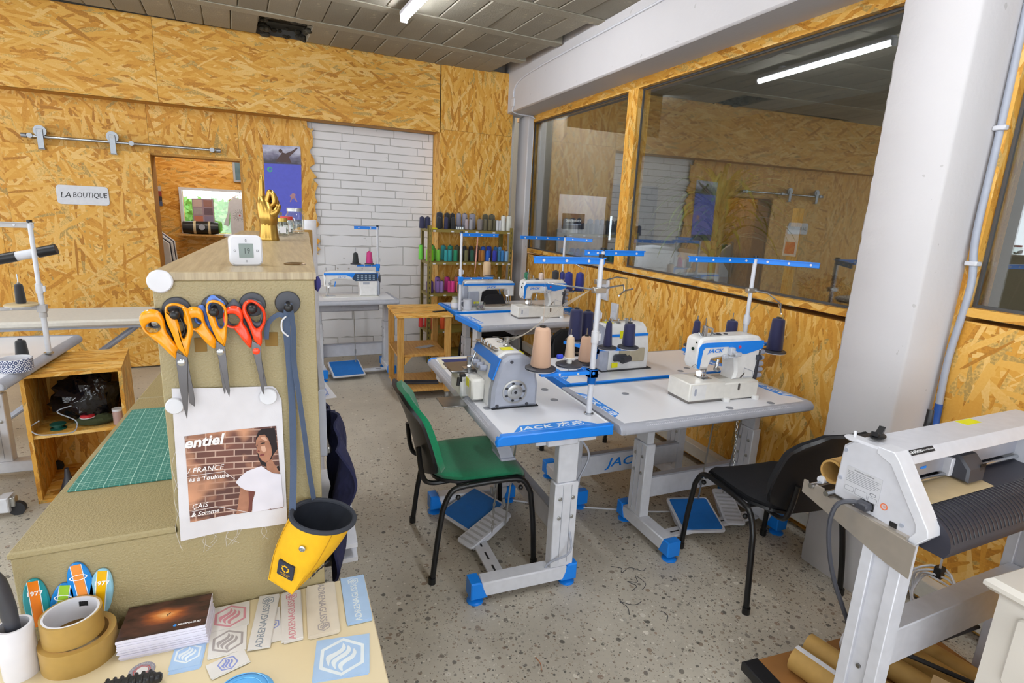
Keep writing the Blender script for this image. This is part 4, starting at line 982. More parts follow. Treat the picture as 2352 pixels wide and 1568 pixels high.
# ================================================================ FOREGROUND CABINET AND DESK
# outlines of the hanging scissors on the cabinet's end face, in tenths of a millimetre (x, height)
SCI = {
 'o1_l': [(-1550,13130),(-1790,13440),(-1940,13600),(-2010,13720),(-2040,13860),(-2020,13960),(-1950,14030),(-1850,14050),(-1770,14030),(-1710,13970),(-1670,13860),(-1660,13720),(-1640,13620),(-1560,13460),(-1490,13330),(-1530,13260)],
 'o1_lh': [(-1970,13720),(-1940,13780),(-1880,13820),(-1810,13830),(-1750,13790),(-1730,13720),(-1750,13670),(-1810,13630),(-1890,13630),(-1940,13660)],
 'o1_r': [(-1360,13160),(-1430,13260),(-1500,13350),(-1560,13600),(-1620,13790),(-1640,13940),(-1640,14060),(-1600,14130),(-1520,14160),(-1430,14150),(-1350,14110),(-1280,14020),(-1240,13790),(-1230,13620),(-1280,13480),(-1310,13340)],
 'o1_rh': [(-1600,14060),(-1540,14110),(-1450,14110),(-1380,14070),(-1350,13970),(-1320,13790),(-1330,13620),(-1370,13520),(-1400,13510),(-1430,13570),(-1440,13750),(-1470,13870),(-1520,13940),(-1580,13980)],
 'o1_b1': [(-1520,13260),(-1360,13150),(-1380,12880),(-1400,12520),(-1430,12150),(-1460,11950),(-1500,12200),(-1530,12570),(-1540,12890),(-1550,13110)],
 'o1_b2': [(-1360,13130),(-1350,12880),(-1320,12550),(-1310,12330),(-1320,12180),(-1400,12260),(-1410,12700),(-1400,13100)],
 'o2_l': [(-920,13280),(-1060,13430),(-1180,13610),(-1280,13690),(-1350,13780),(-1370,13880),(-1350,13980),(-1300,14050),(-1210,14080),(-1120,14060),(-1060,13990),(-1050,13910),(-1030,13780),(-970,13640),(-880,13460),(-890,13370)],
 'o2_lh': [(-1300,13760),(-1280,13840),(-1220,13880),(-1160,13880),(-1100,13830),(-1090,13780),(-1130,13720),(-1190,13680),(-1250,13700)],
 'o2_r': [(-730,13320),(-810,13400),(-870,13490),(-950,13750),(-990,13960),(-1000,14080),(-970,14160),(-900,14200),(-810,14190),(-720,14130),(-670,14040),(-660,13860),(-680,13700),(-700,13520),(-720,13380)],
 'o2_rh': [(-960,14090),(-920,14150),(-830,14150),(-750,14100),(-710,14000),(-710,13860),(-720,13740),(-760,13670),(-800,13670),(-830,13720),(-860,13870),(-900,13940),(-960,14010)],
 'o2_b1': [(-880,13440),(-740,13310),(-730,13090),(-720,12740),(-710,12450),(-730,12320),(-780,12500),(-820,12800),(-860,13060),(-890,13280)],
 'o2_b2': [(-860,13100),(-860,12930),(-850,12730),(-830,12500),(-810,12380),(-790,12420),(-770,12830),(-790,13090)],
 'r_l': [(-320,13260),(-450,13450),(-570,13650),(-660,13680),(-720,13760),(-740,13880),(-710,13980),(-640,14060),(-550,14080),(-470,14060),(-410,13980),(-400,13870),(-410,13760),(-340,13630),(-280,13430),(-290,13340)],
 'r_lh': [(-700,13830),(-670,13920),(-600,13940),(-540,13930),(-490,13880),(-460,13820),(-490,13740),(-550,13700),(-620,13700),(-680,13740)],
 'r_r': [(-130,13300),(-240,13430),(-270,13540),(-320,13720),(-380,13870),(-410,14010),(-380,14130),(-300,14190),(-200,14180),(-110,14110),(-30,14000),(-10,13850),(-40,13710),(-100,13580),(-100,13450)],
 'r_rh': [(-340,14040),(-310,14110),(-240,14140),(-160,14090),(-80,13980),(-60,13860),(-90,13730),(-150,13660),(-200,13650),(-240,13720),(-280,13860),(-320,13950)],
 'r_b1': [(-280,13410),(-130,13310),(-130,13050),(-110,12590),(-120,12300),(-160,12380),(-210,12790),(-260,13090),(-290,13260)],
 'r_b2': [(-180,13050),(-130,13010),(-100,12780),(-60,12490),(-100,12470),(-140,12670)],
 'k_l': [(-1560,13350),(-1660,13580),(-1710,13740),(-1830,13690),(-1920,13700),(-1950,13780),(-1900,14000),(-1820,14050),(-1740,14040),(-1690,13980),(-1660,13810),(-1570,13560),(-1530,13380)],
 'k_lh': [(-1890,13750),(-1870,13870),(-1810,13930),(-1760,13920),(-1730,13830),(-1760,13740),(-1830,13710)],
 'k_r': [(-1430,13450),(-1500,13520),(-1530,13730),(-1640,13880),(-1640,14010),(-1550,14050),(-1440,13970),(-1360,13690),(-1350,13600)],
 'k_rh': [(-1550,13860),(-1540,13940),(-1490,13930),(-1410,13760),(-1400,13640),(-1450,13610),(-1490,13680)],
 'b_l': [(-900,13460),(-1030,13640),(-1130,13720),(-1200,13760),(-1220,13840),(-1160,14040),(-1100,14090),(-1040,14070),(-1000,13940),(-960,13760),(-890,13510)],
 'b_lh': [(-1170,13830),(-1140,13930),(-1090,13960),(-1060,13890),(-1050,13800),(-1090,13770),(-1140,13770)],
 'b_r': [(-720,13410),(-820,13450),(-860,13630),(-950,13890),(-1000,14120),(-950,14240),(-870,14280),(-800,14220),(-710,14150),(-700,14060),(-700,13880),(-710,13650)],
 'b_rh': [(-940,14070),(-880,14150),(-810,14150),(-730,14060),(-740,13880),(-750,13700),(-810,13690),(-840,13830),(-900,13940)],
 'g_l': [(-290,13390),(-400,13580),(-490,13660),(-620,13680),(-680,13770),(-700,13920),(-700,14030),(-620,14130),(-550,14200),(-480,14130),(-410,14020),(-370,13820),(-320,13630),(-260,13440)],
 'g_lh': [(-660,13830),(-630,13930),(-550,13970),(-460,13910),(-430,13800),(-470,13720),(-570,13700),(-630,13740)],
 'g_r': [(-120,13600),(-220,13630),(-280,13720),(-380,13870),(-400,14050),(-350,14160),(-250,14200),(-140,14160),(-60,14100),(-60,13930),(-80,13770),(-90,13660)],
 'g_rh': [(-340,14000),(-300,14100),(-220,14130),(-130,14080),(-90,13950),(-120,13790),(-180,13740),(-260,13810),(-320,13890)],
}
def khaki_mat():
    k = NT('khaki_hammered_paint'); o = k.obj(); a = k.noise(o, 240, 2); bb = k.noise(o, 3, 2)
    k.col(k.mix(k.math('MULTIPLY', bb, .7), lin('a49670'), lin('8f8059'))); k.b.inputs['Roughness'].default_value = .42
    k.bump(a, .6, .003); MATS['khaki'] = k.m; return k.m
KHAKI = khaki_mat()
KS = .065; Y0 = 1.15
def cp(x, y): return (x + KS*(y-Y0), y)
cab = thing('storage_cabinet', 'khaki metal cabinet with hammered paint, tools hanging on its end face', 'cabinet', (0, 0, 0))
MB().prism([(-.443, .02), (.09, .02), (.09, 1.452), (-.184, 1.452), (-.184, .951), (-.443, .951)], -Y0-.004, -Y0, basis((0, 0, 0), (1, 0, 0), (0, 0, 1)), .0015).build('end_panel', KHAKI, cab)
MB().prism([cp(-.184, Y0+.004), cp(.09, Y0+.004), cp(.09, 2.75), cp(-.184, 2.75)], .02, 1.452, None, .003).build('body', KHAKI, cab)
MB().prism([cp(-.187, Y0-.002), cp(.093, Y0-.002), cp(.093, 2.76), cp(-.187, 2.76)], 1.452, 1.468, None, .002).build('top_panel', OAKG, cab)
MB().prism([cp(-.443, Y0+.004), cp(-.185, Y0+.004), cp(-.185, 2.0), cp(-.443, 2.0)], .02, .951, None, .003).build('low_body', KHAKI, cab)
MB().prism([cp(-.443, 2.006), cp(-.185, 2.006), cp(-.185, 2.9), cp(-.443, 2.9)], .02, .951, None, .003).build('low_body', KHAKI, cab)
MB().prism([cp(-.446, Y0-.003), cp(-.185, Y0-.003), cp(-.185, 2.0), cp(-.446, 2.0)], .951, .965, None, .003).build('counter_top', KHAKI, cab)
MB().prism([cp(-.446, 2.006), cp(-.185, 2.006), cp(-.185, 2.9), cp(-.446, 2.9)], .951, .965, None, .003).build('counter_top', KHAKI, cab)
b = MB()
for x, y in ((-.43, 1.2), (.07, 1.2), (-.36, 2.7), (.15, 2.7)): b.box((x-.02, y-.02, 0), (x+.02, y+.02, .025))
b.build('plinth_foot', BLACK, cab)
for x0, x1, z0, z1 in ((-.126, -.106, 1.318, 1.345), (-.005, .018, 1.322, 1.35)): MB().box((x0, Y0-.0012, z0), (x1, Y0, z1)).build('glue_stain', mat('glue_stain', '8a6a34', .9), cab)
# cutting mat
def mat_grid():
    k = NT('cutting_mat_green'); v = k.uv(); s = k.n('SeparateXYZ'); k.l(v, s.inputs[0]); lines = None
    for ax in (0, 1):
        for st, w, am in ((.01, .05, .5), (.05, .018, .9)):
            fr = k.math('FRACT', k.math('DIVIDE', s.outputs[ax], st)); ln = k.math('MULTIPLY', k.math('LESS_THAN', fr, w*1.6), am)
            lines = ln if lines is None else k.math('MAXIMUM', lines, ln)
    dg = k.math('FRACT', k.math('DIVIDE', k.math('ADD', s.outputs[0], s.outputs[1]), .25)); lines = k.math('MAXIMUM', lines, k.math('MULTIPLY', k.math('LESS_THAN', dg, .004), .7))
    k.col(k.mix(lines, lin('2b7a70'), lin('bfe0d6'))); k.b.inputs['Roughness'].default_value = .6; return k.m
cm = thing('cutting_mat', 'green cutting mat with pale grid lying on the khaki counter', 'cutting mat', (0, 0, 0))
MB().prism([cp(-.428, 1.37), cp(-.19, 1.367), cp(-.19, 1.875), cp(-.432, 1.885)], .966, .969).build('mat_surface', mat_grid(), cm)
# magnets and hooks on the face
def puck(x, z, r, label, depth=.009, axis=(0, -1, 0), y=Y0):
    o = MB().lathe([(r*.8, 0), (r, .001), (r, depth-.002), (r*.9, depth), (.001, depth)], 24, (x, y, z), axis).build('round_magnet', WHITE)
    tag(o, label, 'magnet', 'white round magnets')
puck(-.1705, 1.452, .0205, 'white round magnet at the cabinet corner above the orange scissors')
puck(-.166, 1.218, .0155, 'white round magnet holding the cloth next to the long blades', y=Y0-.004)
puck(-.005, 1.221, .0165, 'white round magnet holding the cloth under the red scissors', y=Y0-.004)
puck(-.184+KS*.05, 1.27, .0155, 'white round magnet on the side of the cabinet', .009, (-1, 0, 0), Y0+.05)
for x, z, lb in ((-.149, 1.4, 'black magnetic hook carrying the large orange scissors'), (-.087, 1.403, 'black magnetic hook carrying orange and blue scissors'), (-.0235, 1.4065, 'black magnetic hook carrying the red scissors'), (.039, 1.408, 'black magnetic hook carrying the grey strap')):
    t = thing('magnetic_hook', lb, 'hook', (x, Y0, z), 0, 'black magnetic hooks')
    MB().lathe([(.023, 0), (.0235, .003), (.022, .006), (.008, .0075), (.001, .0075)], 28, (0, 0, 0), (0, -1, 0)).build('disc', DGREY, t)
    b = MB(); b.cyl((0, -.007, 0), (0, -.03, -.004), .0045, n=12).ball((0, -.034, -.004), .0085, 14, 10); b.build('knob', BLACK, t)

def ray_ring(outer, hole, n=44):
    c = Vector((sum(p[0] for p in hole)/len(hole), sum(p[1] for p in hole)/len(hole)))
    def hit(poly, a):
        d = Vector((math.cos(a), math.sin(a))); best = 0
        for i in range(len(poly)):
            p, q = Vector(poly[i])-c, Vector(poly[(i+1) % len(poly)])-c; e = q-p
            den = d.x*e.y-d.y*e.x
            if abs(den) < 1e-12: continue
            t = (p.x*e.y-p.y*e.x)/den; s = (p.x*d.y-p.y*d.x)/den
            if t > 0 and -1e-9 <= s <= 1+1e-9: best = max(best, t)
        return best
    angs = sorted([2*math.pi*i/n for i in range(n)] + [math.atan2(p[1]-c.y, p[0]-c.x) % (2*math.pi) for p in outer])
    angs = [a for i, a in enumerate(angs) if i == 0 or a-angs[i-1] > .02]
    f = lambda poly: [(c.x+math.cos(a)*hit(poly, a), c.y+math.sin(a)*hit(poly, a)) for a in angs]
    return f(outer), f(hole)
def ring_bev(b, o, h, z0, z1, bv, M):
    loops = [(inset(o, bv), z0), (o, z0+bv), (o, z1-bv), (inset(o, bv), z1), (inset(h, -bv), z1), (h, z1-bv), (h, z0+bv), (inset(h, -bv), z0)]
    n = len(o); vs = [M @ Vector((p[0], p[1], z)) for pl, z in loops for p in pl]; m = len(loops)
    b.add(vs, [(k*n+i, k*n+(i+1) % n, ((k+1) % m)*n+(i+1) % n, ((k+1) % m)*n+i) for k in range(m) for i in range(n)])
def sc_poly(k): return [(x/1e4, z/1e4) for x, z in SCI[k]]
def smooth2(p, sub=3): return [(q.x, q.y) for q in spline([(a, c, 0) for a, c in p], sub, True)]
def scissors(key, label, hm, y, pivot, piv_mat, blade=STEEL, th=.011, blades=True):
    t = thing('scissors', label, 'scissors', (0, 0, 0), 0, 'scissors on the cabinet hooks')
    M = basis((0, y, 0), (1, 0, 0), (0, 0, 1))
    for s, dz in (('l', 0.0), ('r', .004)):
        o, h = ray_ring(smooth2(sc_poly(key+'_'+s), 2), smooth2(sc_poly(key+'_'+s+'h'), 2))
        b = MB(); ring_bev(b, o, h, dz, dz+th, .0028, M); b.build('handle', hm, t, 50)
    if blades:
        for i, s in enumerate(('b1', 'b2')):
            b = MB(); b.prism(sc_poly(key+'_'+s), .0065-.003*i, .0085-.003*i, M, .0004); b.build('blade', blade, t)
        b = MB(); b.lathe([(.0065, 0), (.0065, .0018), (.004, .0032), (.0005, .0035)], 16, (pivot[0], y-.0085, pivot[1]), (0, -1, 0)); b.build('pivot', piv_mat, t)
    return t
ORG = mat('orange_plastic', 'f09a0c', .18, noise=(4, .02)); RED = mat('red_plastic', 'f0431c', .2, noise=(4, .02)); BLUS = mat('blue_plastic', '5b84d8', .3); GRYP = mat('grey_plastic', '4a4d57', .4)
BLADE = mat('scissor_steel', '6d6a6b', .28, 1.0)
scissors('k', 'black handled scissors behind the large orange ones', BLACK, Y0-.009, (0, 0), BLACK, blades=False, th=.006)
scissors('b', 'blue handled scissors behind the smaller orange ones', BLUS, Y0-.009, (0, 0), BLACK, blades=False, th=.006)
scissors('g', 'grey handled scissors behind the red ones', GRYP, Y0-.009, (0, 0), BLACK, blades=False, th=.006)
scissors('o1', 'large scissors with orange handles on the first hook', ORG, Y0-.018, (-.146, 1.306), CHROME, BLADE)
scissors('o2', 'smaller scissors with orange handles on the second hook', ORG, Y0-.018, (-.082, 1.322), CHROME, BLADE)
scissors('r', 'scissors with red handles on the third hook', RED, Y0-.018, (-.0215, 1.32), RED, BLADE)

# printed cloth under the scissors
CL = mat('white_cotton', 'd4d1d6', .95, noise=(40, .04), bump=(900, .3, .0006))
cl = thing('printed_cloth', 'white cotton cloth with printed magazine picture under the scissors', 'cloth', (0, 0, 0))
TLc, TRc, BRc, BLc = (-.169, 1.251), (.019, 1.239), (.018, .936), (-.178, .937)
def cloth_pt(u, v, off=0):
    x = (TLc[0]*(1-u)+TRc[0]*u)*(1-v) + (BLc[0]*(1-u)+BRc[0]*u)*v; z = (TLc[1]*(1-u)+TRc[1]*u)*(1-v) + (BLc[1]*(1-u)+BRc[1]*u)*v
    if u > .9 and v < .1: z -= .012*((u-.9)*10)**2*(1-v*10); x -= .006*((u-.9)*10)**2*(1-v*10)
    y = Y0-.004 - .003*math.sin(u*7+v*2)*v - .002*math.sin(v*9+u*4) - .004*v - off
    return (x, y, z)
MB().sheet(lambda u, v: cloth_pt(1-u, v), 26, 30, .0012).build('cotton_sheet', CL, cl, 70)
def pic_mat():
    k = NT('printed_brick_photo'); v = k.uv(rot=R(4)); br = k.n('TexBrick', Scale=9.0); k.l(v, br.inputs['Vector'])
    br.inputs['Color1'].default_value = lin('5b3d38'); br.inputs['Color2'].default_value = lin('7a5147'); br.inputs['Mortar'].default_value = lin('b79a8c'); br.inputs['Mortar Size'].default_value = .012; br.inputs['Brick Width'].default_value = .3; br.inputs['Row Height'].default_value = .12
    nz = k.noise(v, 16, 2, dim='2D'); c = k.mix(k.ramp(nz, [(.5, '000000'), (.72, 'ffffff')]), br.outputs[0], lin('d49a78')); c = k.mix(k.ramp(k.noise(v, 9, 1, dim='2D'), [(.4, '000000'), (.6, '999999')]), c, lin('3a2b2c'))
    k.col(c); k.b.inputs['Roughness'].default_value = .9; return k.m
PICM = pic_mat()
def onc(px, pz, off):      # point of the print on the cloth: px, pz in 0..1 of the picture, z down
    u = .085 + (.85+.02*pz)*px + .008*pz; v = (.305 - .03*px) + pz*(.575+.03*px); return cloth_pt(u, v, off)
MB().sheet(lambda u, v: onc(1-u, v, .0005), 14, 14).build('printed_photo', PICM, cl, 80)
def pp(x, y): return ((x-370)/(990-370) - .01*(y-420)/600, (y-425+.055*(x-360))/590)
def pshape(pts, m, off, name):
    q = [onc(*pp(331.8+x*.774, 377+y*.774), off) for x, y in pts]
    if area([(p[0], p[2]) for p in q]) < 0: q = q[::-1]
    MB().add(q, [tuple(range(len(q)))]).build(name, m, cl)
HAIR = mat('print_dark', '251d20', .9); SKIN = mat('print_skin', 'a8765e', .9, noise=(60, .2)); SHIRT = mat('print_shirt', 'd8d4de', .9); WPR = mat('print_white', 'efe9ea', .9)
pshape([(650, 165), (660, 110), (685, 58), (720, 38), (835, 33), (845, 180), (850, 300), (853, 425), (800, 418), (760, 402), (725, 372), (690, 352), (668, 300), (662, 240)], HAIR, .0009, 'printed_hair')
pshape([(652, 182), (658, 135), (690, 92), (740, 88), (768, 125), (790, 190), (795, 260), (768, 318), (730, 336), (700, 318), (680, 288), (672, 255), (655, 232), (662, 206)], SKIN, .0013, 'printed_face')
pshape([(735, 338), (785, 310), (835, 405), (856, 452), (770, 432), (738, 400)], SKIN, .0012, 'printed_neck')
pshape([(495, 550), (540, 580), (614, 598), (590, 690), (582, 780), (440, 806), (460, 720), (475, 640)], SKIN, .0012, 'printed_arm')
pshape([(455, 500), (500, 450), (560, 405), (690, 365), (745, 410), (790, 440), (860, 455), (864, 770), (580, 797), (590, 700), (622, 600), (540, 582), (495, 552)], SHIRT, .0014, 'printed_shirt')
pshape([(560, 590), (614, 598), (590, 690), (582, 780), (545, 786), (560, 700)], mat('print_shadow', '6e3f38', .9), .0016, 'printed_arm_shade')
for pts in ([(690, 168), (712, 158), (737, 158), (735, 165), (712, 168)], [(655, 180), (670, 175), (670, 182)], [(686, 150), (712, 140), (740, 146), (712, 145)]): pshape(pts, HAIR, .0018, 'printed_eye')
pshape([(680, 264), (700, 257), (724, 258), (722, 270), (690, 278)], mat('print_lip', '7c3f3d', .9), .0018, 'printed_mouth'); pshape([(662, 232), (672, 222), (690, 232), (676, 238)], mat('print_lip', '7c3f3d', .9), .0018, 'printed_nose')
pshape([(700, 110), (740, 105), (762, 140), (740, 140), (715, 130)], mat('print_light_skin', 'c99f88', .9), .0017, 'printed_forehead'); pshape([(700, 190), (735, 185), (745, 230), (720, 245), (700, 225)], mat('print_light_skin', 'c99f88', .9), .0017, 'printed_cheek')
def ptext(s, x, y, size, bold=.02, sh=.25):
    p = Vector(onc(*pp(x, y), .0022)); q = Vector(onc(*pp(x+80, y-4.5), .0022)); w = Vector(onc(*pp(x, y-60), .0022))
    text(s, size, WPR, cl, basis(p, q-p, w-p), ext=.0001, shear=sh, bold=bold, align='LEFT')
ptext('entiel', 362, 475, .03, .03); ptext('/ FRANCE', 375, 662, .0145, .004); ptext('és à Toulouse', 378, 722, .0125, .015); ptext('ÇAIS', 390, 905, .0135, .004); ptext('& Somme', 384, 962, .0125, .02)
for pts in (((372, 695), (612, 682), (680, 740)), ((390, 938), (545, 922), (760, 992))):
    MB().tube([onc(*pp(*p), .0018) for p in pts], .0005, 4).build('printed_line', WPR, cl)
b = MB()
for k in range(10): u = random.random(); p = Vector(cloth_pt(u, 1)); b.tube(spline([p, p+Vector((random.uniform(-.008, .008), -.003, -.012)), p+Vector((random.uniform(-.02, .02), -.002, -random.uniform(.018, .035)))], 4), .0003, 3)
for k in range(3): p = Vector(cloth_pt(0, .4+.2*k)); b.tube(spline([p, p+Vector((-.008, -.003, -.03)), p+Vector((-.003, -.003, -.07)), p+Vector((.0, -.003, -.08))], 5), .0003, 3)
tag(b.build('loose_threads', CL, cl), None, None, kind='stuff')

# yellow chalk bag on its strap
YB = mat('yellow_canvas', 'eab30f', .8, noise=(60, .06), bump=(700, .3, .0008)); NVY = mat('navy_webbing', '4c5a73', .85, bump=(900, .5, .001)); NVI = mat('navy_lining', '20242f', .9)
bg_ = thing('chalk_bag', 'yellow chalk bag with dark rim hanging from a grey strap', 'bag', (0, 0, 0))
Tc, Bc = Vector((.086, 1.082, .972)), Vector((.018, 1.1, .832)); ua, va = Vector((math.cos(R(11)), 0, -math.sin(R(11)))), Vector((0, .98, .06))
def S(a, f):
    T = Tc + ua*.062*math.cos(a) + va*.061*math.sin(a); c, s = math.cos(a), math.sin(a); k = 1/(abs(c)+abs(s))
    B = Bc + Vector((.043*c*k, .036*s*k, -.006*c*k+.016*s*k)); p = T.lerp(B, f); ce = Tc.lerp(Bc, f)
    return p + (p-ce)*.16*math.sin(math.pi*f)
n = 32; FR = (0, .06, .15, .3, .45, .6, .75, .88, .96, 1.0); rings = [[S(2*math.pi*i/n, f) for i in range(n)] for f in FR]
rings.append([Bc + (p-Bc)*.93 + Vector((0, 0, -.002)) for p in rings[-1]])
b = MB(); b.add([p for r in rings for p in r], [(k*n+(i+1) % n, k*n+i, (k+1)*n+i, (k+1)*n+(i+1) % n) for k in range(len(rings)-1) for i in range(n)] + [tuple(range((len(rings)-1)*n, len(rings)*n))[::-1]]); b.build('bag_body', YB, bg_, 50)
inner = [[Tc.lerp(Bc, f) + (p-Tc)*s for p in rings[0]] for f, s in ((0.0, .97), (.15, .9), (.4, .78), (.6, .66))]
for r_ in inner[1:]:
    for i in range(n): r_[i] = r_[i] + (Tc-r_[i])*.05*math.sin(i*1.9)
b = MB(); b.add([p for r in inner for p in r], [(k*n+i, k*n+(i+1) % n, (k+1)*n+(i+1) % n, (k+1)*n+i) for k in range(3) for i in range(n)] + [tuple(range(3*n, 4*n))]); b.build('lining', NVI, bg_, 70)
MB().tube([p + (p-Tc)*.02 for p in rings[0]], .005, 8, True).build('rim', mat('rim_charcoal', '33363f', .85), bg_)
def on_bag(a, f, off=.001):
    p = S(a, f); x = (S(a+.05, f)-S(a-.05, f)); y = (S(a, f-.04)-S(a, f+.04)); M = basis(p, x, y); return M @ Matrix.Translation((0, 0, off))
PM = on_bag(R(228), .66, .0015)
MB().prism(rrect(-.0185, -.0185, .0185, .0185, .001), -.003, .0015, PM).build('recycling_patch', mat('patch_navy', '2c3040', .8), bg_)
pb = MB()
for k in range(3):
    a = R(90+120*k); pb.bar(PM @ Vector((.008*math.cos(a-.55), .004+.008*math.sin(a-.55), .0018)), PM @ Vector((.008*math.cos(a+.55), .004+.008*math.sin(a+.55), .0018)), .0034, .0006, up=PM.to_3x3() @ Vector((0, 0, 1)))
    pb.prism([(.008*math.cos(a+.5), .004+.008*math.sin(a+.5)), (.0105*math.cos(a+1.15), .004+.0105*math.sin(a+1.15)), (.0055*math.cos(a+1.15), .004+.0055*math.sin(a+1.15))], .0015, .0022, PM)
tag(pb.build('recycling_symbol', YB, bg_), None, None, kind='stuff')
text('100% RECYCLED', .0034, YB, bg_, PM @ Matrix.Translation((0, -.0095, .0018)), ext=.0001); text('MATERIALS', .0034, YB, bg_, PM @ Matrix.Translation((0, -.0135, .0018)), ext=.0001)
text('.SNA', .03, mat('print_charcoal', '2e2f38', .8), bg_, on_bag(R(312), .68, .0035) @ Matrix.Rotation(R(38), 4, 'Z'), ext=.001, sx=.8, shear=.25)
b = MB(); EM = on_bag(R(243), .25); b.lathe([(.0065, 0), (.0065, .003), (.004, .004), (.0025, .001)], 16, EM.translation, EM.to_3x3() @ Vector((0, 0, 1))); b.build('eyelet', CHROME, bg_)
for a in (R(183), R(282)): MB().tube([on_bag(a, f, .0006).translation for f in (.04, .2, .4, .6, .8, .97)], .0009, 4).build('seam', mat('seam_ochre', 'b88608', .8), bg_)
def ribbon(name, pts, w, m, parent, th=.0016, face=Vector((0, -1, 0))):
    P = spline(pts, 6); vs = []; fs = []
    for i, p in enumerate(P):
        t = (P[min(i+1, len(P)-1)]-P[max(i-1, 0)]).normalized(); s = t.cross(face).normalized(); f = s.cross(t).normalized()
        for a, c in ((-1, -1), (1, -1), (1, 1), (-1, 1)): vs.append(p+s*w/2*a+f*th/2*c)
    for i in range(len(P)-1):
        for k in range(4): fs.append((i*4+k, i*4+(k+1) % 4, (i+1)*4+(k+1) % 4, (i+1)*4+k))
    fs += [(0, 1, 2, 3), tuple(4*(len(P)-1)+k for k in (3, 2, 1, 0))]
    return MB().add(vs, fs).build(name, m, parent)
ribbon('strap', [(.039, 1.115, 1.411), (.034, 1.12, 1.37), (.036, 1.13, 1.3), (.038, 1.135, 1.2), (.036, 1.133, 1.1), (.033, 1.125, 1.04), (.028, 1.1, .985)], .013, NVY, bg_)
ribbon('strap', [(.041, 1.113, 1.411), (.046, 1.122, 1.36), (.045, 1.128, 1.29), (.051, 1.125, 1.223), (.059, 1.12, 1.129), (.064, 1.125, 1.06), (.072, 1.135, .985)], .011, NVY, bg_, face=Vector((.55, -.8, 0)))
ribbon('strap_tail', [(.033, 1.118, 1.385), (.02, 1.12, 1.39), (.002, 1.128, 1.372), (-.003, 1.132, 1.34)], .009, NVY, bg_)
MB().tube(spline([(.034, 1.112, 1.388), (.026, 1.113, 1.378), (.026, 1.114, 1.36), (.036, 1.115, 1.348)], 5), .0016, 6).build('buckle_ring', WHITE, bg_)

# surfboard shaped magnets
for i, (x, z, r, c, st, lb, h) in enumerate(((-.415, .8565, 0, '1f8f98', 'f0821a', 'teal surfboard magnet with orange stripe reading 1977', .103), (-.379, .84, R(-12), '1f7fc8', '9ac83a', 'blue surfboard magnet with green stripe', .098), (-.3465, .876, R(4), '1f86d8', 'f09440', 'bright blue surfboard magnet with orange stripe', .1), (-.318, .852, R(-9), '8fc0d4', 'f0b812', 'pale blue surfboard magnet with yellow stripe', .105))):
    t = thing('surfboard_magnet', lb, 'magnet', (x, Y0, z), 0, 'surfboard magnets on the cabinet')
    M = basis((0, 0, 0), (math.cos(r), 0, math.sin(r)), (-math.sin(r), 0, math.cos(r)))
    def sb(w, hh): return [(w*math.copysign(abs(math.cos(a))**.85, math.cos(a)), hh*math.sin(a)) for a in [2*math.pi*k/28 for k in range(28)]]
    MB().prism(sb(.0195, h/2), 0, .007, M, .0022).build('board', mat('surf_'+c, c, .2), t)
    sp = [(q[0], q[1]*.99) for q in [(-.007, -h*.47), (.007, -h*.47), (.0075, h*.47), (-.0075, h*.47)]]
    MB().prism(sp, .0068, .0076, M).build('stripe', mat('surf_'+st, st, .25), t)
    for s in (-1, 1): MB().prism([(s*.0078, -h*.45), (s*.0088, -h*.45), (s*.0088, h*.46), (s*.0078, h*.46)], .0069, .0074, M).build('pinline', WINK, t)
    if i in (0, 3): text('1977', .0125, WINK, t, M @ Matrix.Translation((0, h*.22, .0079)), bold=.02, ext=.0001)
    else: MB().ring(circ(.014, 20, 0, h*.2, 0, .006), circ(.012, 20, 0, h*.2, 0, .0048), .0077, .0079, M).build('oval_mark', WINK, t)
# things hanging on the right side of the cabinet
NAVC = mat('navy_garment', '1f2145', .95, noise=(30, .25), bump=(60, .5, .01))
g = thing('hanging_garment', 'dark navy garment hanging at the side of the cabinet', 'garment', (0, 0, 0))
def drape(u, v):
    y = 1.2+.42*u; z = 1.06-.42*v+.03*math.sin(u*5); x = cp(.104, y)[0]+.006 + (.028+.018*math.sin(9*v+5*u)+.014*math.sin(23*u+7*v))*math.sin(math.pi*min(1, v*1.15+.08))**.6
    return (x, y, z)
MB().sheet(drape, 34, 40, .006).build('folds', NAVC, g, 80)
gb = MB().box((.108, 1.24, 1.035), (.122, 1.62, 1.052), .004).build('hanger_rail', STEEL, g)
rail = thing('side_rail', 'grey metal rail fixed on the side of the cabinet', 'rail', (0, 0, 0))
MB().prism([cp(.091, 1.22), cp(.106, 1.22), cp(.106, 1.7), cp(.091, 1.7)], 1.04, 1.2, None, .003).build('rail_plate', MGREY, rail)
for z in (.7, .74): MB().prism([cp(.091, 1.3), cp(.175, 1.3), cp(.175, 1.75), cp(.091, 1.75)], z, z+.012).build('tray', WMET, rail)
cd = thing('hanging_card', 'white card held by blue clips on the side of the cabinet', 'card', (0, 0, 0))
MB().prism([(.14, 1.02), (.168, 1.01), (.21, .945), (.14, .94)], -1.902, -1.9, basis((0, 0, 0), (1, 0, 0), (0, 0, 1))).build('card', PAPER, cd)
text('SERVICE', .018, BLUS, cd, basis((.165, 1.897, .985), (.4, 0, -1), (1, 0, .4)), ext=.0001)
for z in (1.025, .945): MB().box((.134, 1.885, z-.008), (.162, 1.91, z+.01), .003).build('clip', mat('clip_blue', '1f3fd0', .4), cd)
pc = thing('pin_badge', 'small purple cloth pin at the upper side of the cabinet', 'pin', cp(.09, 1.3)+(1.425,))
b = MB(); b.lathe([(.001, 0), (.014, .004), (.018, .01), (.01, .014), (.001, .015)], 7, (0, 0, 0), (1, -.3, 0)); b.build('cloth_pin', mat('purple_cloth', '3a3a80', .9), pc)
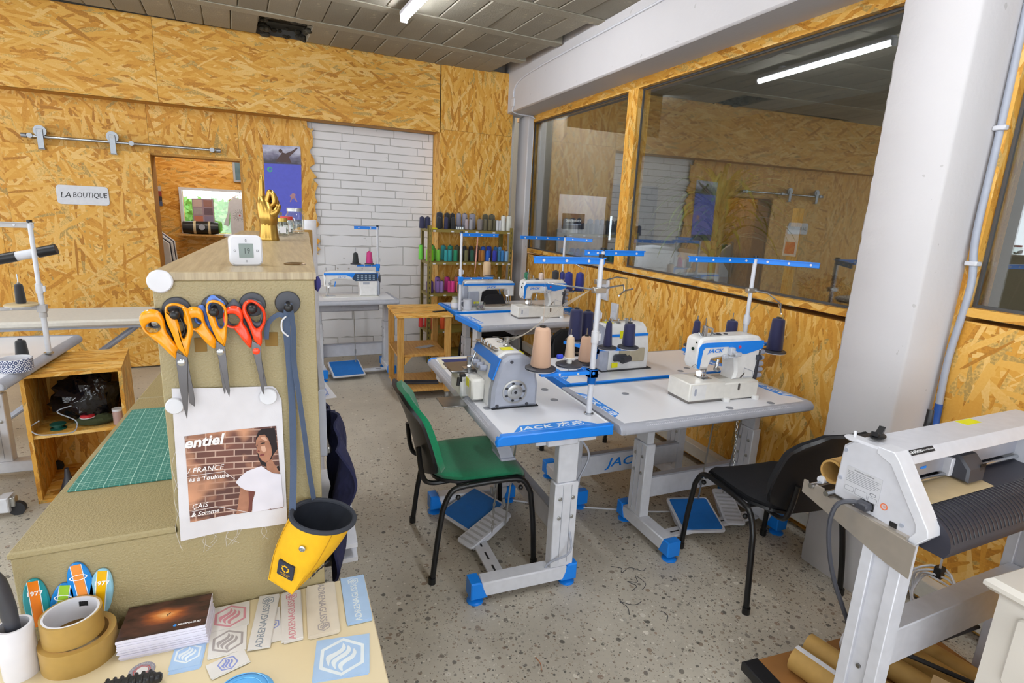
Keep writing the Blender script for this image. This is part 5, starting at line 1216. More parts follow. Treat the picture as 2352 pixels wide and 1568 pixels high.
# objects on top of the cabinet
ZT = 1.468
ck = thing('digital_clock', 'white square digital thermometer clock reading 19 on the cabinet top', 'clock', (-.033, 1.272, ZT), R(8))
MB().prism(rrect(-.031, 0, .031, .062, .011), -.0, .022, basis((0, .011, 0), (1, 0, 0), (0, 0, 1)), .003).build('case', WHITE, ck)
FM = basis((0, -.0112, .031), (1, 0, 0), (0, 0, 1))
sc_ = MB().prism(rrect(-.0135, -.0145, .0135, .0145, .001), 0, .0006, FM).build('display', mat('lcd_grey', '7d8a84', .3), ck)
text('19', .016, mat('lcd_dark', '3c4642', .4), sc_, FM @ Matrix.Translation((.001, -.001, .0008)), ext=.0001, sx=.8)
ic = MB()
ic.ring(circ(.0022, 14, -.021, 0), circ(.0016, 14, -.021, 0), 0, .0003, FM); ic.ring(circ(.0022, 6, .0, -.0215), circ(.0016, 6, .0, -.0215), 0, .0003, FM); ic.ring(circ(.0014, 14, 0, .0205, 0, .003), circ(.0008, 14, 0, .0205, 0, .0022), 0, .0003, FM); ic.ring(rrect(.019, -.002, .023, .002, .0005, 2), rrect(.0196, -.0014, .0224, .0014, .0004, 2), 0, .0003, FM)
tag(ic.build('icons', PRINTG, ck), None, None, kind='stuff')
# golden hand, index finger raised
GOLD = mat('gold_paint', 'b8934a', .28, 1.0, noise=(20, .05))
hnd = thing('gold_hand_sculpture', 'golden hand sculpture with raised finger on the cabinet top', 'sculpture', (.022, 2.115, ZT), R(-10)); hnd.scale = (.88, .9, 1.02)
b = MB(); b.lathe([(.037, 0), (.038, .004), (.036, .01), (.033, .03), (.031, .05), (.0315, .057)], 26); 
b.build('base', GOLD, hnd, 60)
def blob(path, rad, n=14): b = MB(); b.tube(spline(path, 6), .01, n, rad=[q.x for q in spline([(r, 0, 0) for r in rad], 6)]); return b
h = blob([(0, 0, .05), (.0, 0, .075), (-.006, 0, .1), (-.014, 0, .125), (-.019, .002, .142)], [.031, .036, .034, .026, .016]); 
fing = blob([(-.018, 0, .12), (-.02, 0, .145), (-.019, 0, .17), (-.018, 0, .195), (-.019, 0, .211)], [.0175, .0135, .011, .0085, .004]); h.add(fing.v, fing.f)
for k, (yy, zt, o) in enumerate(((-.012, .158, .0), (.004, .152, .006), (.018, .142, .01))):
    f2 = blob([(-.004, yy, .12), (.006, yy, .145), (.013, yy, zt), (.025+o*.4, yy, zt-.012), (.026+o*.4, yy, zt-.034), (.012, yy, zt-.045)], [.011, .0105, .0105, .0105, .0095, .006]); h.add(f2.v, f2.f)
th = blob([(.012, -.012, .085), (.028, -.02, .092), (.038, -.018, .104), (.041, -.01, .112)], [.018, .0135, .0115, .008]); h.add(th.v, th.f); h.ball((.04, -.012, .112), .0115)
h.build('hand', GOLD, hnd, 80)
def jar(loc, r, hh, lid, label, tagm=None):
    t = thing('glass_jar', label, 'jar', loc, 0, 'glass jars on the cabinet top')
    MB().lathe([(r*.9, 0), (r, .006), (r, hh*.75), (r*.8, hh*.88), (r*.8, hh), (r*.77, hh), (r*.77, hh*.87), (r*.95, hh*.74), (r*.95, .01), (.001, .008)], 24, cap=True).build('glass', JAR, t)
    MB().lathe([(r*.86, 0), (r*.86, .012), (r*.84, .014), (.001, .014)], 24, (0, 0, hh-.006)).build('lid', lid, t)
    if tagm: MB().box((-r*.5, -r-.001, hh*.2), (r*.5, -r+.004, hh*.6)).build('label', PAPER, t)
    b = MB()
    for k in range(9): b.ball((random.uniform(-.6, .6)*r, random.uniform(-.6, .6)*r, .012+random.random()*hh*.25), .007, 6, 4)
    tag(b.build('contents', CHAIN, t), None, None, kind='stuff')
jar(cp(-.005, 2.4)+(ZT,), .022, .062, mat('lid_gold', 'a9904a', .3, .8), 'small glass jar with label beside the golden hand', 1)
jar((.094, 2.5, ZT), .029, .066, mat('lid_red', 'c23a30', .4), 'glass jar with red lid behind the golden hand', 1)
jar((.135, 2.64, ZT), .038, .1, CHAIN, 'tall glass jar with metal lid at the end of the cabinet')
jar((.055, 2.66, ZT), .034, .08, CHAIN, 'glass jar with metal lid hidden behind the golden hand')
cn = thing('jar_lid', 'flat bronze ring lid lying on the cabinet top edge', 'lid', (.062, 1.296, ZT))
MB().lathe([(.022, 0), (.0225, .0015), (.02, .003), (.018, .002), (.001, .002)], 24).build('disc', mat('bronze', '7a5f3a', .35, .7), cn)
for (x, y, z1, r, m, lb) in ((.19, 2.83, 1.475, .03, KRAFT, 'open cardboard tube standing behind the cabinet'), (.215, 2.92, 1.52, .032, PAPER, 'rolled white paper standing behind the cabinet')):
    t = thing('paper_roll', lb, 'paper roll', (x, y, 0)); MB().lathe([(r, 0), (r, z1), (r*.88, z1), (r*.88, 0)], 20, cap=False).build('roll', m, t)

# ---- desk in the foreground
desk = thing('work_desk', 'cream desk top in front of the khaki cabinet', 'desk', (0, 0, 0))
CREAM = mat('cream_laminate', 'dccba6', .35, noise=(3, .03))
ZD = .765
MB().prism([(-1.3, .45), (.158, .45), (.176, 1.147), (-1.3, 1.147)], ZD-.028, ZD, None, .002).build('desk_top', CREAM, desk)
for x in (-1.25, .1): MB().box((x, .5, 0), (x+.04, 1.1, ZD-.028), .003).build('side_panel', CREAM, desk)
MB().box((-1.21, 1.05, .3), (.1, 1.07, ZD-.03)).build('back_panel', CREAM, desk)
# lint roller
lr = thing('lint_roller', 'white lint roller standing on end with dark grey handle', 'lint roller', (-.428, 1.083, ZD), 0)
MB().lathe([(.001, 0), (.0255, .0), (.026, .004), (.026, .098), (.0245, .1), (.021, .1), (.021, .06)], 28, cap=False).build('adhesive_roll', mat('lint_paper', 'dcd9de', .8), lr)
MB().tube([(0, 0, .05), (-.002, 0, .1), (-.006, .004, .13), (-.012, .006, .16), (-.014, .006, .185), (-.012, .006, .2)], .01, 14, rad=[.009, .0105, .0125, .0145, .0125, .005]).build('handle', DGREY, lr, 60)
MB().lathe([(.02, 0), (.02, .003), (.001, .003)], 20, (0, 0, .06)).build('inner_core', DGREY, lr)
TAPE = mat('packing_tape', 'b08d4a', .4, noise=(60, .06))
for (x, y, z, r, h_, lb) in ((-.346, 1.094, ZD, .058, .048, 'wide roll of brown packing tape lying on the desk'), (-.352, 1.096, ZD+.048, .046, .045, 'smaller roll of brown packing tape on top of the wide roll')):
    t = thing('packing_tape', lb, 'tape roll', (x, y, z), .3, 'rolls of packing tape')
    MB().lathe([(r-.008 if r > .05 else r-.0035, 0), (r, 0), (r, h_), (r-.008 if r > .05 else r-.0035, h_)], 40, cap=False).build('tape', TAPE, t)
    ri = r-.008 if r > .05 else r-.0035
    MB().lathe([(ri, h_), (ri-.0035, h_), (ri-.0035, 0), (ri, 0), (ri, h_)], 40, cap=False).build('cardboard_core', PAPER if r < .05 else KRAFT, t)
    if r < .05:
        b = MB()
        for k in range(14): a = R(70)-k*.028; b.bar(((ri-.004)*math.cos(a), (ri-.004)*math.sin(a), h_-.018), ((ri-.004)*math.cos(a), (ri-.004)*math.sin(a), h_-.008), .0004+.0006*(k % 3), .0006, up=(-math.cos(a), -math.sin(a), 0))
        tag(b.build('barcode', INK, t), None, None, kind='stuff')
# stack of postcards: each card a piece
pk = thing('postcard_stack', 'stack of glossy postcards with sunset picture', 'postcards', (-.207, 1.096, ZD), R(-3))
CARDE = mat('card_edge', 'dfdbe8', .6)
cme = MB().box((-.0725, -.046, 0), (.0725, .046, .0022)).mesh('postcard', CARDE)
for k in range(17):
    o = put('postcard', cme, pk, (random.uniform(-.0015, .0015) + (.003 if k < 4 else 0), random.uniform(-.001, .001) - (.003 if k < 3 else 0), k*.0024)); 
def sunset():
    k = NT('sunset_print'); v = k.uv(scale=(9, 24, 1), loc=(0, 0, 0)); a = k.noise(v, 1.1, 4, dim='2D')
    tc = k.n('TexCoord'); gr = k.n('Mapping', Location=(-.004, .004, 0), Scale=(17, 34, 1)); k.l(tc.outputs['UV'], gr.inputs[0]); ln = k.n('VectorMath', _operation='LENGTH'); k.l(gr.outputs[0], ln.inputs[0])
    glow = k.math('MAXIMUM', k.math('SUBTRACT', 1.0, ln.outputs['Value']), 0.0); f = k.math('ADD', k.math('MULTIPLY', a, .62), k.math('MULTIPLY', glow, .5))
    k.col(k.ramp(f, [(.25, '33201d'), (.42, '58352b'), (.55, '8c4a2a'), (.68, 'cf7a3c'), (.82, 'f0b878'), (.95, 'fdf0dc')])); k.b.inputs['Roughness'].default_value = .25; return k.m
top = MB().box((-.0725, -.046, 17*.0024), (.0725, .046, 17*.0024+.0008)).build('picture_side', sunset(), pk)
text('ADRENAGLISS', .0062, WINK, top, TOPM(.043, -.033, .0420), bold=.02, ext=.0001, shear=.15)
MB().prism(circ(.0032, 6, .0195, -.0332), .0417, .0421).build('hexagon_mark', mat('ink_blue', '2f86d8', .4), top)
fg = MB().ball((.003, .004, .0418), .0022, 6, 4, (1, .5, .1)).bar((.0, .002, .0419), (.006, .008, .0419), .0008, .0003); fg.bar((.002, .004, .0419), (.001, -.003, .0419), .0007, .0003); tag(fg.build('kite_rider', INK, top), None, None, kind='stuff')

# ---- stickers
HEXN = 6
def hexpts(r, c=(0, 0), rot=0, sq=1.0): return [(c[0]+r*math.cos(rot+R(60*k+30))*1.0, c[1]+r*math.sin(rot+R(60*k+30))*sq) for k in range(6)]
def flame(r, k):
    """one of the three S-shaped flame strokes of the hexagon emblem"""
    A = [(-.62, -.10), (-.60, .12), (-.30, .26), (-.05, .45), (.0, .72), (.12, .45), (-.02, .2), (-.28, .02), (-.46, -.16), (-.5, -.42)]
    B = [(-.36, -.42), (-.4, -.18), (-.12, .06), (.14, .26), (.2, .55), (.34, .3), (.2, .02), (-.06, -.14), (-.24, -.34), (-.22, -.62)]
    C = [(-.1, -.62), (-.12, -.38), (.12, -.16), (.38, .04), (.44, .34), (.56, .1), (.44, -.2), (.2, -.34), (.04, -.52), (.05, -.76)]
    return [(q.x, q.y) for q in spline([(x*r, y*r, 0) for x, y in (A, B, C)[k]], 3, True)]
def emblem(parent, M, r, ink):
    MB().ring(hexpts(r), hexpts(r*.84), 0, .0002, M).build('hexagon', ink, parent)
    for k in range(3): MB().prism(flame(r, k), 0, .0002, M).build('flame', ink, parent)
def quad_frame(q, z):
    """local frame of a sheet from its four corners (front-left, front-right, back-right, back-left)"""
    c = sum((Vector((p[0], p[1], 0)) for p in q), Vector())/4; x = (Vector(q[1])-Vector(q[0])+Vector(q[2])-Vector(q[3])); a = math.atan2(x.y, x.x)
    return c, a, .5*((Vector(q[1])-Vector(q[0])).length+(Vector(q[2])-Vector(q[3])).length), .5*((Vector(q[3])-Vector(q[0])).length+(Vector(q[2])-Vector(q[1])).length)
STK = 0
def sticker(label, q, paper, ink, kind, z=0, under=0, rot=0, txtrot=0):
    global STK
    c, a, w, h = quad_frame(q, z); zz_ = ZD+.0004+z
    t = thing('vinyl_sticker', label, 'sticker', (c.x, c.y, zz_), a, 'vinyl stickers on the desk')
    MB().box((-w/2, -h/2, 0), (w/2, h/2, .0006)).build('backing_paper', paper, t)
    for k in range(under):
        MB().box((-w/2+random.uniform(-.004, .004), -h/2-.003*(k+1), -.0003*(k+1)), (w/2+random.uniform(-.003, .003), h/2-.003*(k+1), -.0003*k-.00005)).build('sheet', paper, t)
    if kind == 'hex': emblem(t, Matrix.Translation((0, 0, .0007)) @ Matrix.Rotation(rot, 4, 'Z'), min(w, h)*.47, ink)
    else:
        s = 1 if kind == 'up' else -1
        RM = Matrix.Translation((0, 0, .0007)) @ Matrix.Rotation(R(90) if s > 0 else R(-90), 4, 'Z')
        text('ADRENAGLISS', h*.125, ink, t, RM @ Matrix.Translation((-h*.1, 0, 0)), ext=.0001, bold=.012, sx=1.0)
        emblem(t, RM @ Matrix.Translation((h*.38, 0, 0)) @ Matrix.Rotation(R(-90), 4, 'Z'), h*.085, ink)
    return t
PW = mat('sticker_white', 'dcd8d4', .5); PB = mat('sticker_blue', 'a8c4e4', .5); PT = mat('sticker_tan', 'd8cdbb', .5)
IR = mat('ink_pink', 'd08e98', .6); IG = mat('ink_taupe', 'a49c9a', .6); IB = mat('ink_violet', '8a94cc', .6); IS = mat('ink_slate', '8c949e', .6); IW = mat('ink_offwhite', 'dfe6ea', .6)
sticker('white sticker sheet with pink flame hexagon next to the postcards', [(-.135, 1.07), (-.064, 1.07), (-.064, 1.142), (-.135, 1.142)], PW, IR, 'hex', .0006, 1)
sticker('white sticker sheet with taupe flame hexagon', [(-.133, 1.0), (-.066, 1.0), (-.07, 1.068), (-.134, 1.068)], PW, IG, 'hex', .0006, 1)
sticker('white sticker sheet with violet flame hexagon at the blue disc', [(-.122, .945), (-.062, .967), (-.072, 1.0), (-.136, .983)], PW, IB, 'hex', .002, 1, R(10))
sticker('narrow white sticker with slate lettering and hexagon', [(-.063, .996), (-.027, .988), (-.006, 1.142), (-.048, 1.145)], PW, IS, 'up', .003, 1)
sticker('narrow white sticker with violet corner mark under the slate one', [(-.04, 1.0), (-.005, 1.0), (-.006, 1.1), (-.035, 1.1)], PW, IB, 'hex', .0012)
sticker('narrow white sticker with pink lettering and hexagon', [(.0, .993), (.034, .993), (.034, 1.14), (-.002, 1.142)], PW, IR, 'up', .0022, 2)
sticker('tan sticker pack with taupe lettering and hexagon', [(.04, .99), (.097, .989), (.112, 1.142), (.056, 1.146)], PT, IG, 'down', .0022, 3)
sticker('pale blue sticker with white lettering at the desk corner', [(.113, 1.0), (.168, .997), (.176, 1.146), (.128, 1.147)], PB, IW, 'up', .0016, 2)
sticker('large pale blue sticker with white flame hexagon', [(.036, .878), (.137, .862), (.158, .957), (.062, .975)], PB, IW, 'hex', .0, 1)
sticker('pale blue sticker sheet with white flame hexagon below the postcards', [(-.196, .994), (-.144, .99), (-.139, 1.058), (-.19, 1.062)], PB, IW, 'hex', .0008, 3)
bd = thing('round_sticker', 'round grey sticker with red rings beside the tape rolls', 'sticker', (-.238, 1.012, ZD+.0006))
MB().lathe([(.001, 0), (.021, 0), (.021, .0006), (.001, .0006)], 32).build('backing', mat('badge_grey', '8f8a92', .5), bd)
for r0, r1 in ((.0135, .0122), (.0105, .0095)): MB().ring(circ(r0, 28), circ(r1, 28), .0006, .0008).build('red_ring', mat('ink_red', 'c4524a', .6), bd)
MB().prism(circ(.0093, 24), .0006, .00075).build('centre', PW, bd)
for k, ch in enumerate('FORET LANDES PYRENEES GLISS '):
    if ch != ' ': a = R(200-k*13); text(ch, .0042, PW, bd, Matrix.Translation((.017*math.cos(a), .017*math.sin(a), .0008)) @ Matrix.Rotation(a-R(90), 4, 'Z'), ext=.0001)
ds = thing('blue_disc', 'sky blue plastic disc at the desk edge', 'disc', (-.072, .885, ZD))
MB().lathe([(.001, .012), (.03, .012), (.046, .01), (.052, .004), (.05, 0), (.001, 0)], 40).build('disc', mat('sky_blue_plastic', '5fb0ee', .3), ds)
for r in (.02, .032, .042): MB().lathe([(r, .0122), (r+.0012, .0126), (r+.0024, .012)], 40, cap=False).build('groove_ring', mat('sky_blue_plastic', '5fb0ee', .3), ds)
kn = thing('cutter_knife', 'black handled cutter knife lying at the desk edge', 'knife', (-.26, .975, ZD+.012), R(-3))
b = MB(); b.box((-.03, -.011, -.01), (.052, .011, .01), .005).box((.045, -.008, -.008), (.06, .008, .008), .004)
for k in range(7): b.box((-.025+k*.0105, -.0125, -.0105), (-.019+k*.0105, .0125, .0115), .002)
b.build('grip', BLACK, kn); MB().box((-.12, -.0075, -.008), (-.03, .0075, .006), .003).build('blade_sheath', CHROME, kn); MB().box((-.05, -.009, -.009), (-.028, .009, .009), .003).build('collar', mat('brass', 'b08a40', .3, .9), kn)
# ================================================================ BACK WALL FITTINGS
OSBD = osb_mat('osb_door', R(60), 1.4, long=.17)
dr = struct(MB().box((-1.905, 6.0, .015), (-.874, 6.022, 1.968), .001).build('door_2', OSBD), 'sliding door of strand board in front of the back wall')
RAILM = mat('rail_steel', '9ea1a6', .4, .7)
rl = thing('sliding_rail', 'steel sliding door rail with two wheels above the boutique doorway', 'door rail', (0, 0, 0))
MB().cyl((-1.76, 5.99, 2.03), (-.31, 5.99, 2.035), .0125, n=14).build('rail_tube', CHROME, rl)
for x in (-1.74, -.33): MB().cyl((x-.018, 5.99, 2.032), (x+.018, 5.99, 2.032), .019, n=14).build('end_stop', RAILM, rl)
for x in (-1.7, -1.0, -.38): MB().cyl((x, 5.97, 2.033), (x, 6.06, 2.033), .02, n=14).build('wall_mount', RAILM, rl)
for x in (-1.63, -1.135):
    w = MB().cyl((x, 5.975, 2.075), (x, 6.0, 2.075), .045, n=28).build('wheel', RAILM, rl); MB().cyl((x, 5.965, 2.075), (x, 5.975, 2.075), .014, n=14).build('axle', STEEL, w)
    MB().box((x-.022, 5.966, 1.93), (x+.022, 5.972, 2.09), .002).box((x-.022, 5.966, 1.93), (x+.022, 6.0, 1.936)).build('hanger_strap', RAILM, rl)
sg = thing('boutique_sign', 'white rounded sign with handwritten LA BOUTIQUE on the sliding door', 'sign', (-1.395, 5.998, 1.5735), 0)
MB().prism(rrect(-.185, -.08, .185, .08, .028), 0, .006, basis((0, 0, 0), (1, 0, 0), (0, 0, 1)), .001).build('plate', WHITE, sg)
SM = basis((0, -.007, 0), (1, 0, .02), (0, 0, 1))
text('LA', .066, INK, sg, SM @ Matrix.Translation((-.125, -.002, 0)), shear=.25, ext=.0002); text('BOUTIQUE', .06, INK, sg, SM @ Matrix.Translation((.048, 0, 0)), shear=.2, ext=.0002, sx=.82)
po = thing('wall_poster', 'tall violet blue poster with rider photo on top beside the white bricks', 'poster', (0, 6.057, 0))
PM_ = basis((0, 0, 0), (1, 0, 0), (0, 0, 1))
MB().prism([(.044, 1.5), (.375, 1.49), (.389, 1.966), (.05, 1.953)], 0, .002, PM_).prism([(.046, 1.36), (.372, 1.36), (.375, 1.4905), (.044, 1.5)], 0, .002, PM_).build('blue_sheet', mat('poster_violet', '5a5fd0', .5), po)
MB().prism([(.06, 1.36), (.37, 1.36), (.372, 1.43), (.05, 1.44)], .002, .0025, PM_).build('dark_strip', mat('poster_dark', '30324e', .6), po)
def pphoto():
    k = NT('poster_photo'); v = k.uv(scale=(5, 8, 1)); s = k.n('SeparateXYZ'); k.l(k.uv(), s.inputs[0]); a = k.noise(v, 2, 3, dim='2D')
    f = k.math('ADD', k.math('MULTIPLY', k.math('SUBTRACT', s.outputs[1], 1.95), 4.0), k.math('MULTIPLY', k.math('SUBTRACT', a, .5), .5)); k.col(k.ramp(f, [(.05, '4a4450'), (.3, '7d7890'), (.6, 'c9c8da'), (.9, '6a76a8')])); return k.m
MB().prism([(.05, 1.953), (.389, 1.966), (.388, 2.135), (.044, 2.123)], 0, .0022, PM_).build('photo', pphoto(), po)
b = MB(); b.prism([(.15, 1.975), (.2, 2.04), (.22, 2.07), (.25, 2.06), (.31, 2.09), (.355, 2.125), (.362, 2.115), (.32, 2.07), (.28, 2.03), (.3, 1.975)], .0022, .0028, PM_).prism(circ(.018, 14, .205, 2.08), .0022, .003, PM_); tag(b.build('rider', mat('poster_figure', '5d4a48', .7), po), None, None, kind='stuff')
b = MB(); b.ring(circ(.024, 18, .1, 1.9), circ(.012, 18, .104, 1.902), .002, .0024, PM_); b.build('green_mark', mat('mark_green', '4fae8e', .6), po)
b = MB(); b.prism([(.27, 1.66), (.3, 1.69), (.325, 1.68), (.32, 1.65), (.34, 1.61), (.33, 1.605), (.31, 1.64), (.29, 1.63), (.275, 1.6), (.268, 1.605), (.285, 1.645)], .002, .0026, PM_); b.build('skater', mat('figure_pink', 'b98a8e', .7), po)

# ---- thread shelf
UPR = mat('shelf_khaki', '8a7836', .45)
sh = thing('thread_shelf', 'khaki metal shelf unit full of coloured thread cones', 'shelf', (0, 0, 0))
SX0, SX1, SY0, SY1 = 1.535, 2.47, 5.5, 5.8
for x, sx in ((SX0, 1), (SX1, -1)):
    for y, sy in ((SY0, 1), (SY1, -1)):
        u = MB().box((x, y, 0), (x+sx*.036, y+sy*.003, 1.44)).box((x, y, 0), (x+sx*.003, y+sy*.036, 1.44)).build('upright', UPR, sh)
        b = MB()
        for k in range(26): b.box((x+sx*.0145, y-.0006*sy, .05+k*.053), (x+sx*.0215, y, .075+k*.053))
        tag(b.build('slots', INK, u), None, None, kind='stuff')
SHZ = (1.405, 1.075, .745, .35, .08)
for z in SHZ:
    MB().box((SX0+.004, SY0+.002, z-.03), (SX1-.004, SY1-.002, z-.001)).build('shelf_board', UPR, sh)
for z, pts in ((1.39, (1.6, 1.79, 1.94, 2.06, 2.25, 2.42)), (1.06, (1.6, 1.71, 1.85, 1.93, 2.02, 2.1, 2.16, 2.21, 2.3, 2.37, 2.44)), (.73, (1.58, 1.72)), (.335, (1.6, 1.72))):
    for x in pts: MB().box((x-.014, SY0-.001, z-.012), (x+.014, SY0+.002, z+.002)).build('price_label', PAPER, sh)
rows = {
 0: [(145, '22244a', 'navy', 0, .032, .115), (205, '22244a', 'navy', 0, .034, .115), (340, '1b1c2c', 'black blue', 1, .04, .165), (330, '17181e', 'black', 0, .029, .12), (425, '16161e', 'black', 1, .036, .16), (408, '23244e', 'navy', 0, .024, .12), (485, '15151a', 'black', 1, .03, .16), (489, '1a191d', 'charcoal black', 0, .026, .12), (555, '9a97a8', 'lilac grey', 1, .031, .165), (622, '9f9aa8', 'lilac grey', 1, .033, .165), (712, '94919f', 'grey', 1, .041, .165), (641, 'b3a5ac', 'pinkish grey', 0, .023, .11), (690, 'a6a2a8', 'silver grey', 0, .024, .11), (795, '857c7a', 'taupe', 0, .034, .115), (862, '4f4a32', 'dark olive', 1, .037, .165), (940, '55503a', 'dark olive', 1, .041, .165), (858, '6a6148', 'olive', 0, .025, .115), (915, '6c6245', 'olive', 0, .029, .115), (966, '5d563c', 'olive', 0, .02, .115), (1004, 'd9d8dc', 'white', 0, .021, .11), (1036, 'dedee2', 'white', 0, .018, .11), (1074, 'e2e1da', 'ivory', 0, .031, .16), (1140, 'e0dfd4', 'ivory', 0, .036, .16)],
 1: [(140, '74d84a', 'light green', 1, .026, .155), (215, '8ce01c', 'lime green', 0, .022, .12), (250, '90ee10', 'neon lime', 0, .026, .12), (262, '5db53c', 'grass green', 1, .036, .155), (290, '7cc83a', 'green', 1, .022, .12), (327, '7fd040', 'apple green', 0, .025, .12), (390, '1b8a8c', 'teal', 1, .034, .155), (465, '1a8a6c', 'sea green', 1, .034, .155), (412, '2aa0a4', 'turquoise', 0, .022, .12), (457, '249a9e', 'turquoise', 0, .029, .12), (521, '158a60', 'emerald', 0, .027, .12), (545, '4d4a2a', 'olive', 1, .036, .155), (585, '6a6636', 'moss', 0, .024, .12), (630, '18181c', 'black', 1, .03, .15), (645, '6e6a42', 'moss', 0, .024, .12), (715, '14523e', 'bottle green', 0, .024, .12), (705, '1d1614', 'black brown', 1, .03, .15), (757, '43261c', 'dark brown', 0, .022, .12), (782, '5a3a1e', 'brown', 1, .034, .155), (805, '9a5a1c', 'rust', 0, .018, .12), (838, 'b0721e', 'ochre', 0, .027, .12), (850, '1a52b8', 'blue', 1, .034, .15), (902, '1a62d0', 'bright blue', 0, .028, .12), (920, '1d2f9c', 'royal blue', 1, .036, .155), (985, '2a34b0', 'royal blue', 0, .028, .12), (1000, '2470a8', 'steel blue', 1, .028, .15), (1048, '5a94cc', 'sky blue', 1, .028, .15), (1040, '2f7aa8', 'petrol blue', 0, .022, .12), (1080, '2a78b8', 'blue', 0, .026, .12), (1131, '8ab4dc', 'pale blue', 0, .026, .115)],
 2: [(215, '5a3a8c', 'purple', 0, .022, .12), (255, '522f92', 'purple', 0, .025, .12), (330, '8a62b0', 'violet', 1, .037, .15), (325, '9a78c0', 'lavender', 0, .026, .12), (372, 'a080c4', 'lavender', 0, .024, .12), (440, 'c41c80', 'magenta', 1, .038, .15), (460, 'd62a80', 'magenta', 0, .024, .12), (497, 'f0409a', 'hot pink', 0, .028, .12), (553, 'd86a6c', 'coral', 1, .036, .15), (562, 'f08068', 'salmon', 0, .026, .11), (672, 'c07a78', 'rose', 1, .034, .15), (692, 'd89a82', 'peach', 0, .022, .1), (815, 'c48aa8', 'mauve', 1, .036, .15), (838, 'd4a0b4', 'pale mauve', 0, .022, .1), (995, 'a07c30', 'gold', 1, .036, .15), (1034, 'b0883c', 'gold', 0, .024, .1), (1082, 'c8a468', 'tan', 0, .022, .1)],
 3: [(150, 'e03a38', 'red', 1, .03, .13), (215, 'e8401c', 'vermilion', 1, .028, .15), (248, 'c83428', 'brick red', 1, .028, .15), (236, 'f05028', 'orange red', 0, .034, .13), (390, 'ee5a1c', 'orange', 0, .034, .13), (427, 'b83030', 'dark red', 1, .03, .14), (665, 'd84030', 'scarlet', 0, .03, .12)]}
rn = ('top', 'second', 'third', 'fourth')
from collections import Counter
for r_, items in rows.items():
    cnt = Counter((i[2], i[3]) for i in items); srt = {bk_: sorted([i for i in items if i[3] == bk_]) for bk_ in (0, 1)}
    for zx, c, nm, backrow, rr, hh in items:
        px = 940+zx/5.058; yy = 5.71 if backrow else 5.58
        X = 1.57+(px-985)*.00488 if not backrow else 1.6+(px-985)*.00499
        lb = f"{nm} thread cone in the {'rear' if backrow else 'front'} row of the thread shelf, {rn[r_]} board"
        if cnt[nm, backrow] > 1:
            L2 = srt[backrow]; ix = [i[0] for i in L2].index(zx); pv = L2[ix-1][2] if ix else 'shelf edge'; nx_ = L2[ix+1][2] if ix+1 < len(L2) else 'shelf edge'
            lb = f"{nm} thread cone between {pv} and {nx_}, {'rear' if backrow else 'front'} row, {rn[r_]} shelf board"
        cone((X, yy, SHZ[r_]), c, lb, round(rr*.93, 4), hh, .88 if r_ == 0 or backrow else .9, 'thread cones on the shelf', None, 14)
bt = thing('bobbin_box', 'clear box of bobbins among the cones on the top shelf', 'box', (1.88, 5.54, 1.404))
MB().box((-.05, -.02, 0), (.05, .02, .05), .003).build('clear_case', JAR, bt)
for k in range(4): MB().cyl((-.035+k*.023, 0, .004), (-.035+k*.023, 0, .03), .009, n=10).build('bobbin', CHAIN, bt)
bx_ = thing('paper_tag', 'yellow paper tag at the corner of the top shelf', 'tag', (1.6, 5.53, 1.405)); MB().box((-.03, -.02, 0), (.03, .02, .01), .002).build('tag', YELLOW, bx_)

# ---- wooden trolley
tr = thing('wooden_trolley', 'small pine trolley with two shelves on casters', 'trolley', (1.215, 4.63, 0), R(-3))
MB().box((-.235, -.28, .722), (.235, .28, .742), .002).build('top_board', OSBH, tr)
for z, x1 in ((.385, .2), (.075, .235)): MB().box((-.225, -.25, z), (x1, .255, z+.02), .002).build('shelf', PINE, tr)
for x in (-.225, .175):
    for y in (-.265, .22): MB().box((x, y, .06), (x+.05, y+.045, .722), .003).build('post', PINE, tr)
for x in (-.17, .17):
    M = 1 if x < 0 else -1
    b = MB(); pxz(b, [(x, .385), (x+M*.06, .385), (x, .32)], -.262, -.225); b.build('corner_block', PINE, tr)
for x in (-.19, .2):
    for y in (-.23, .23):
        c = MB().cyl((x-.012, y, .03), (x+.012, y, .03), .03, n=18).build('caster_wheel', mat('caster_grey', '9c9a98', .4), tr); MB().box((x-.016, y-.02, .03), (x+.016, y+.02, .076), .003).build('caster_fork', CHAIN, c)
sn = thing('thread_snips', 'small black thread snips on the trolley top', 'snips', (1.36, 4.5, .743), R(20))
for s in (-1, 1): MB().bar((-.06, s*.012, .004), (.05, s*.006, .004), .01, .006, bev=.001).build('blade', BLACK, sn)
MB().ring(circ(.022, 18, .06, 0), circ(.014, 18, .06, 0), 0, .008).build('handle', BLACK, sn)
pr = thing('paper_slip', 'grey paper slips on the middle board of the trolley', 'paper', (1.25, 4.62, .406), .5); MB().box((-.06, -.03, 0), (.06, .03, .002)).box((-.02, -.05, .002), (.1, .01, .004)).build('slip', mat('slip_grey', 'aeb0b4', .7), pr)
gb2 = thing('metal_bar', 'dark grey metal channel on the bottom board of the trolley', 'bar', (1.2, 4.55, .096), R(-14)); b = MB(); pyz(b, [(-.03, 0), (.03, 0), (.03, .02), (.024, .02), (.024, .006), (-.024, .006), (-.024, .02), (-.03, .02)], -.16, .17); b.build('channel', DGREY, gb2)

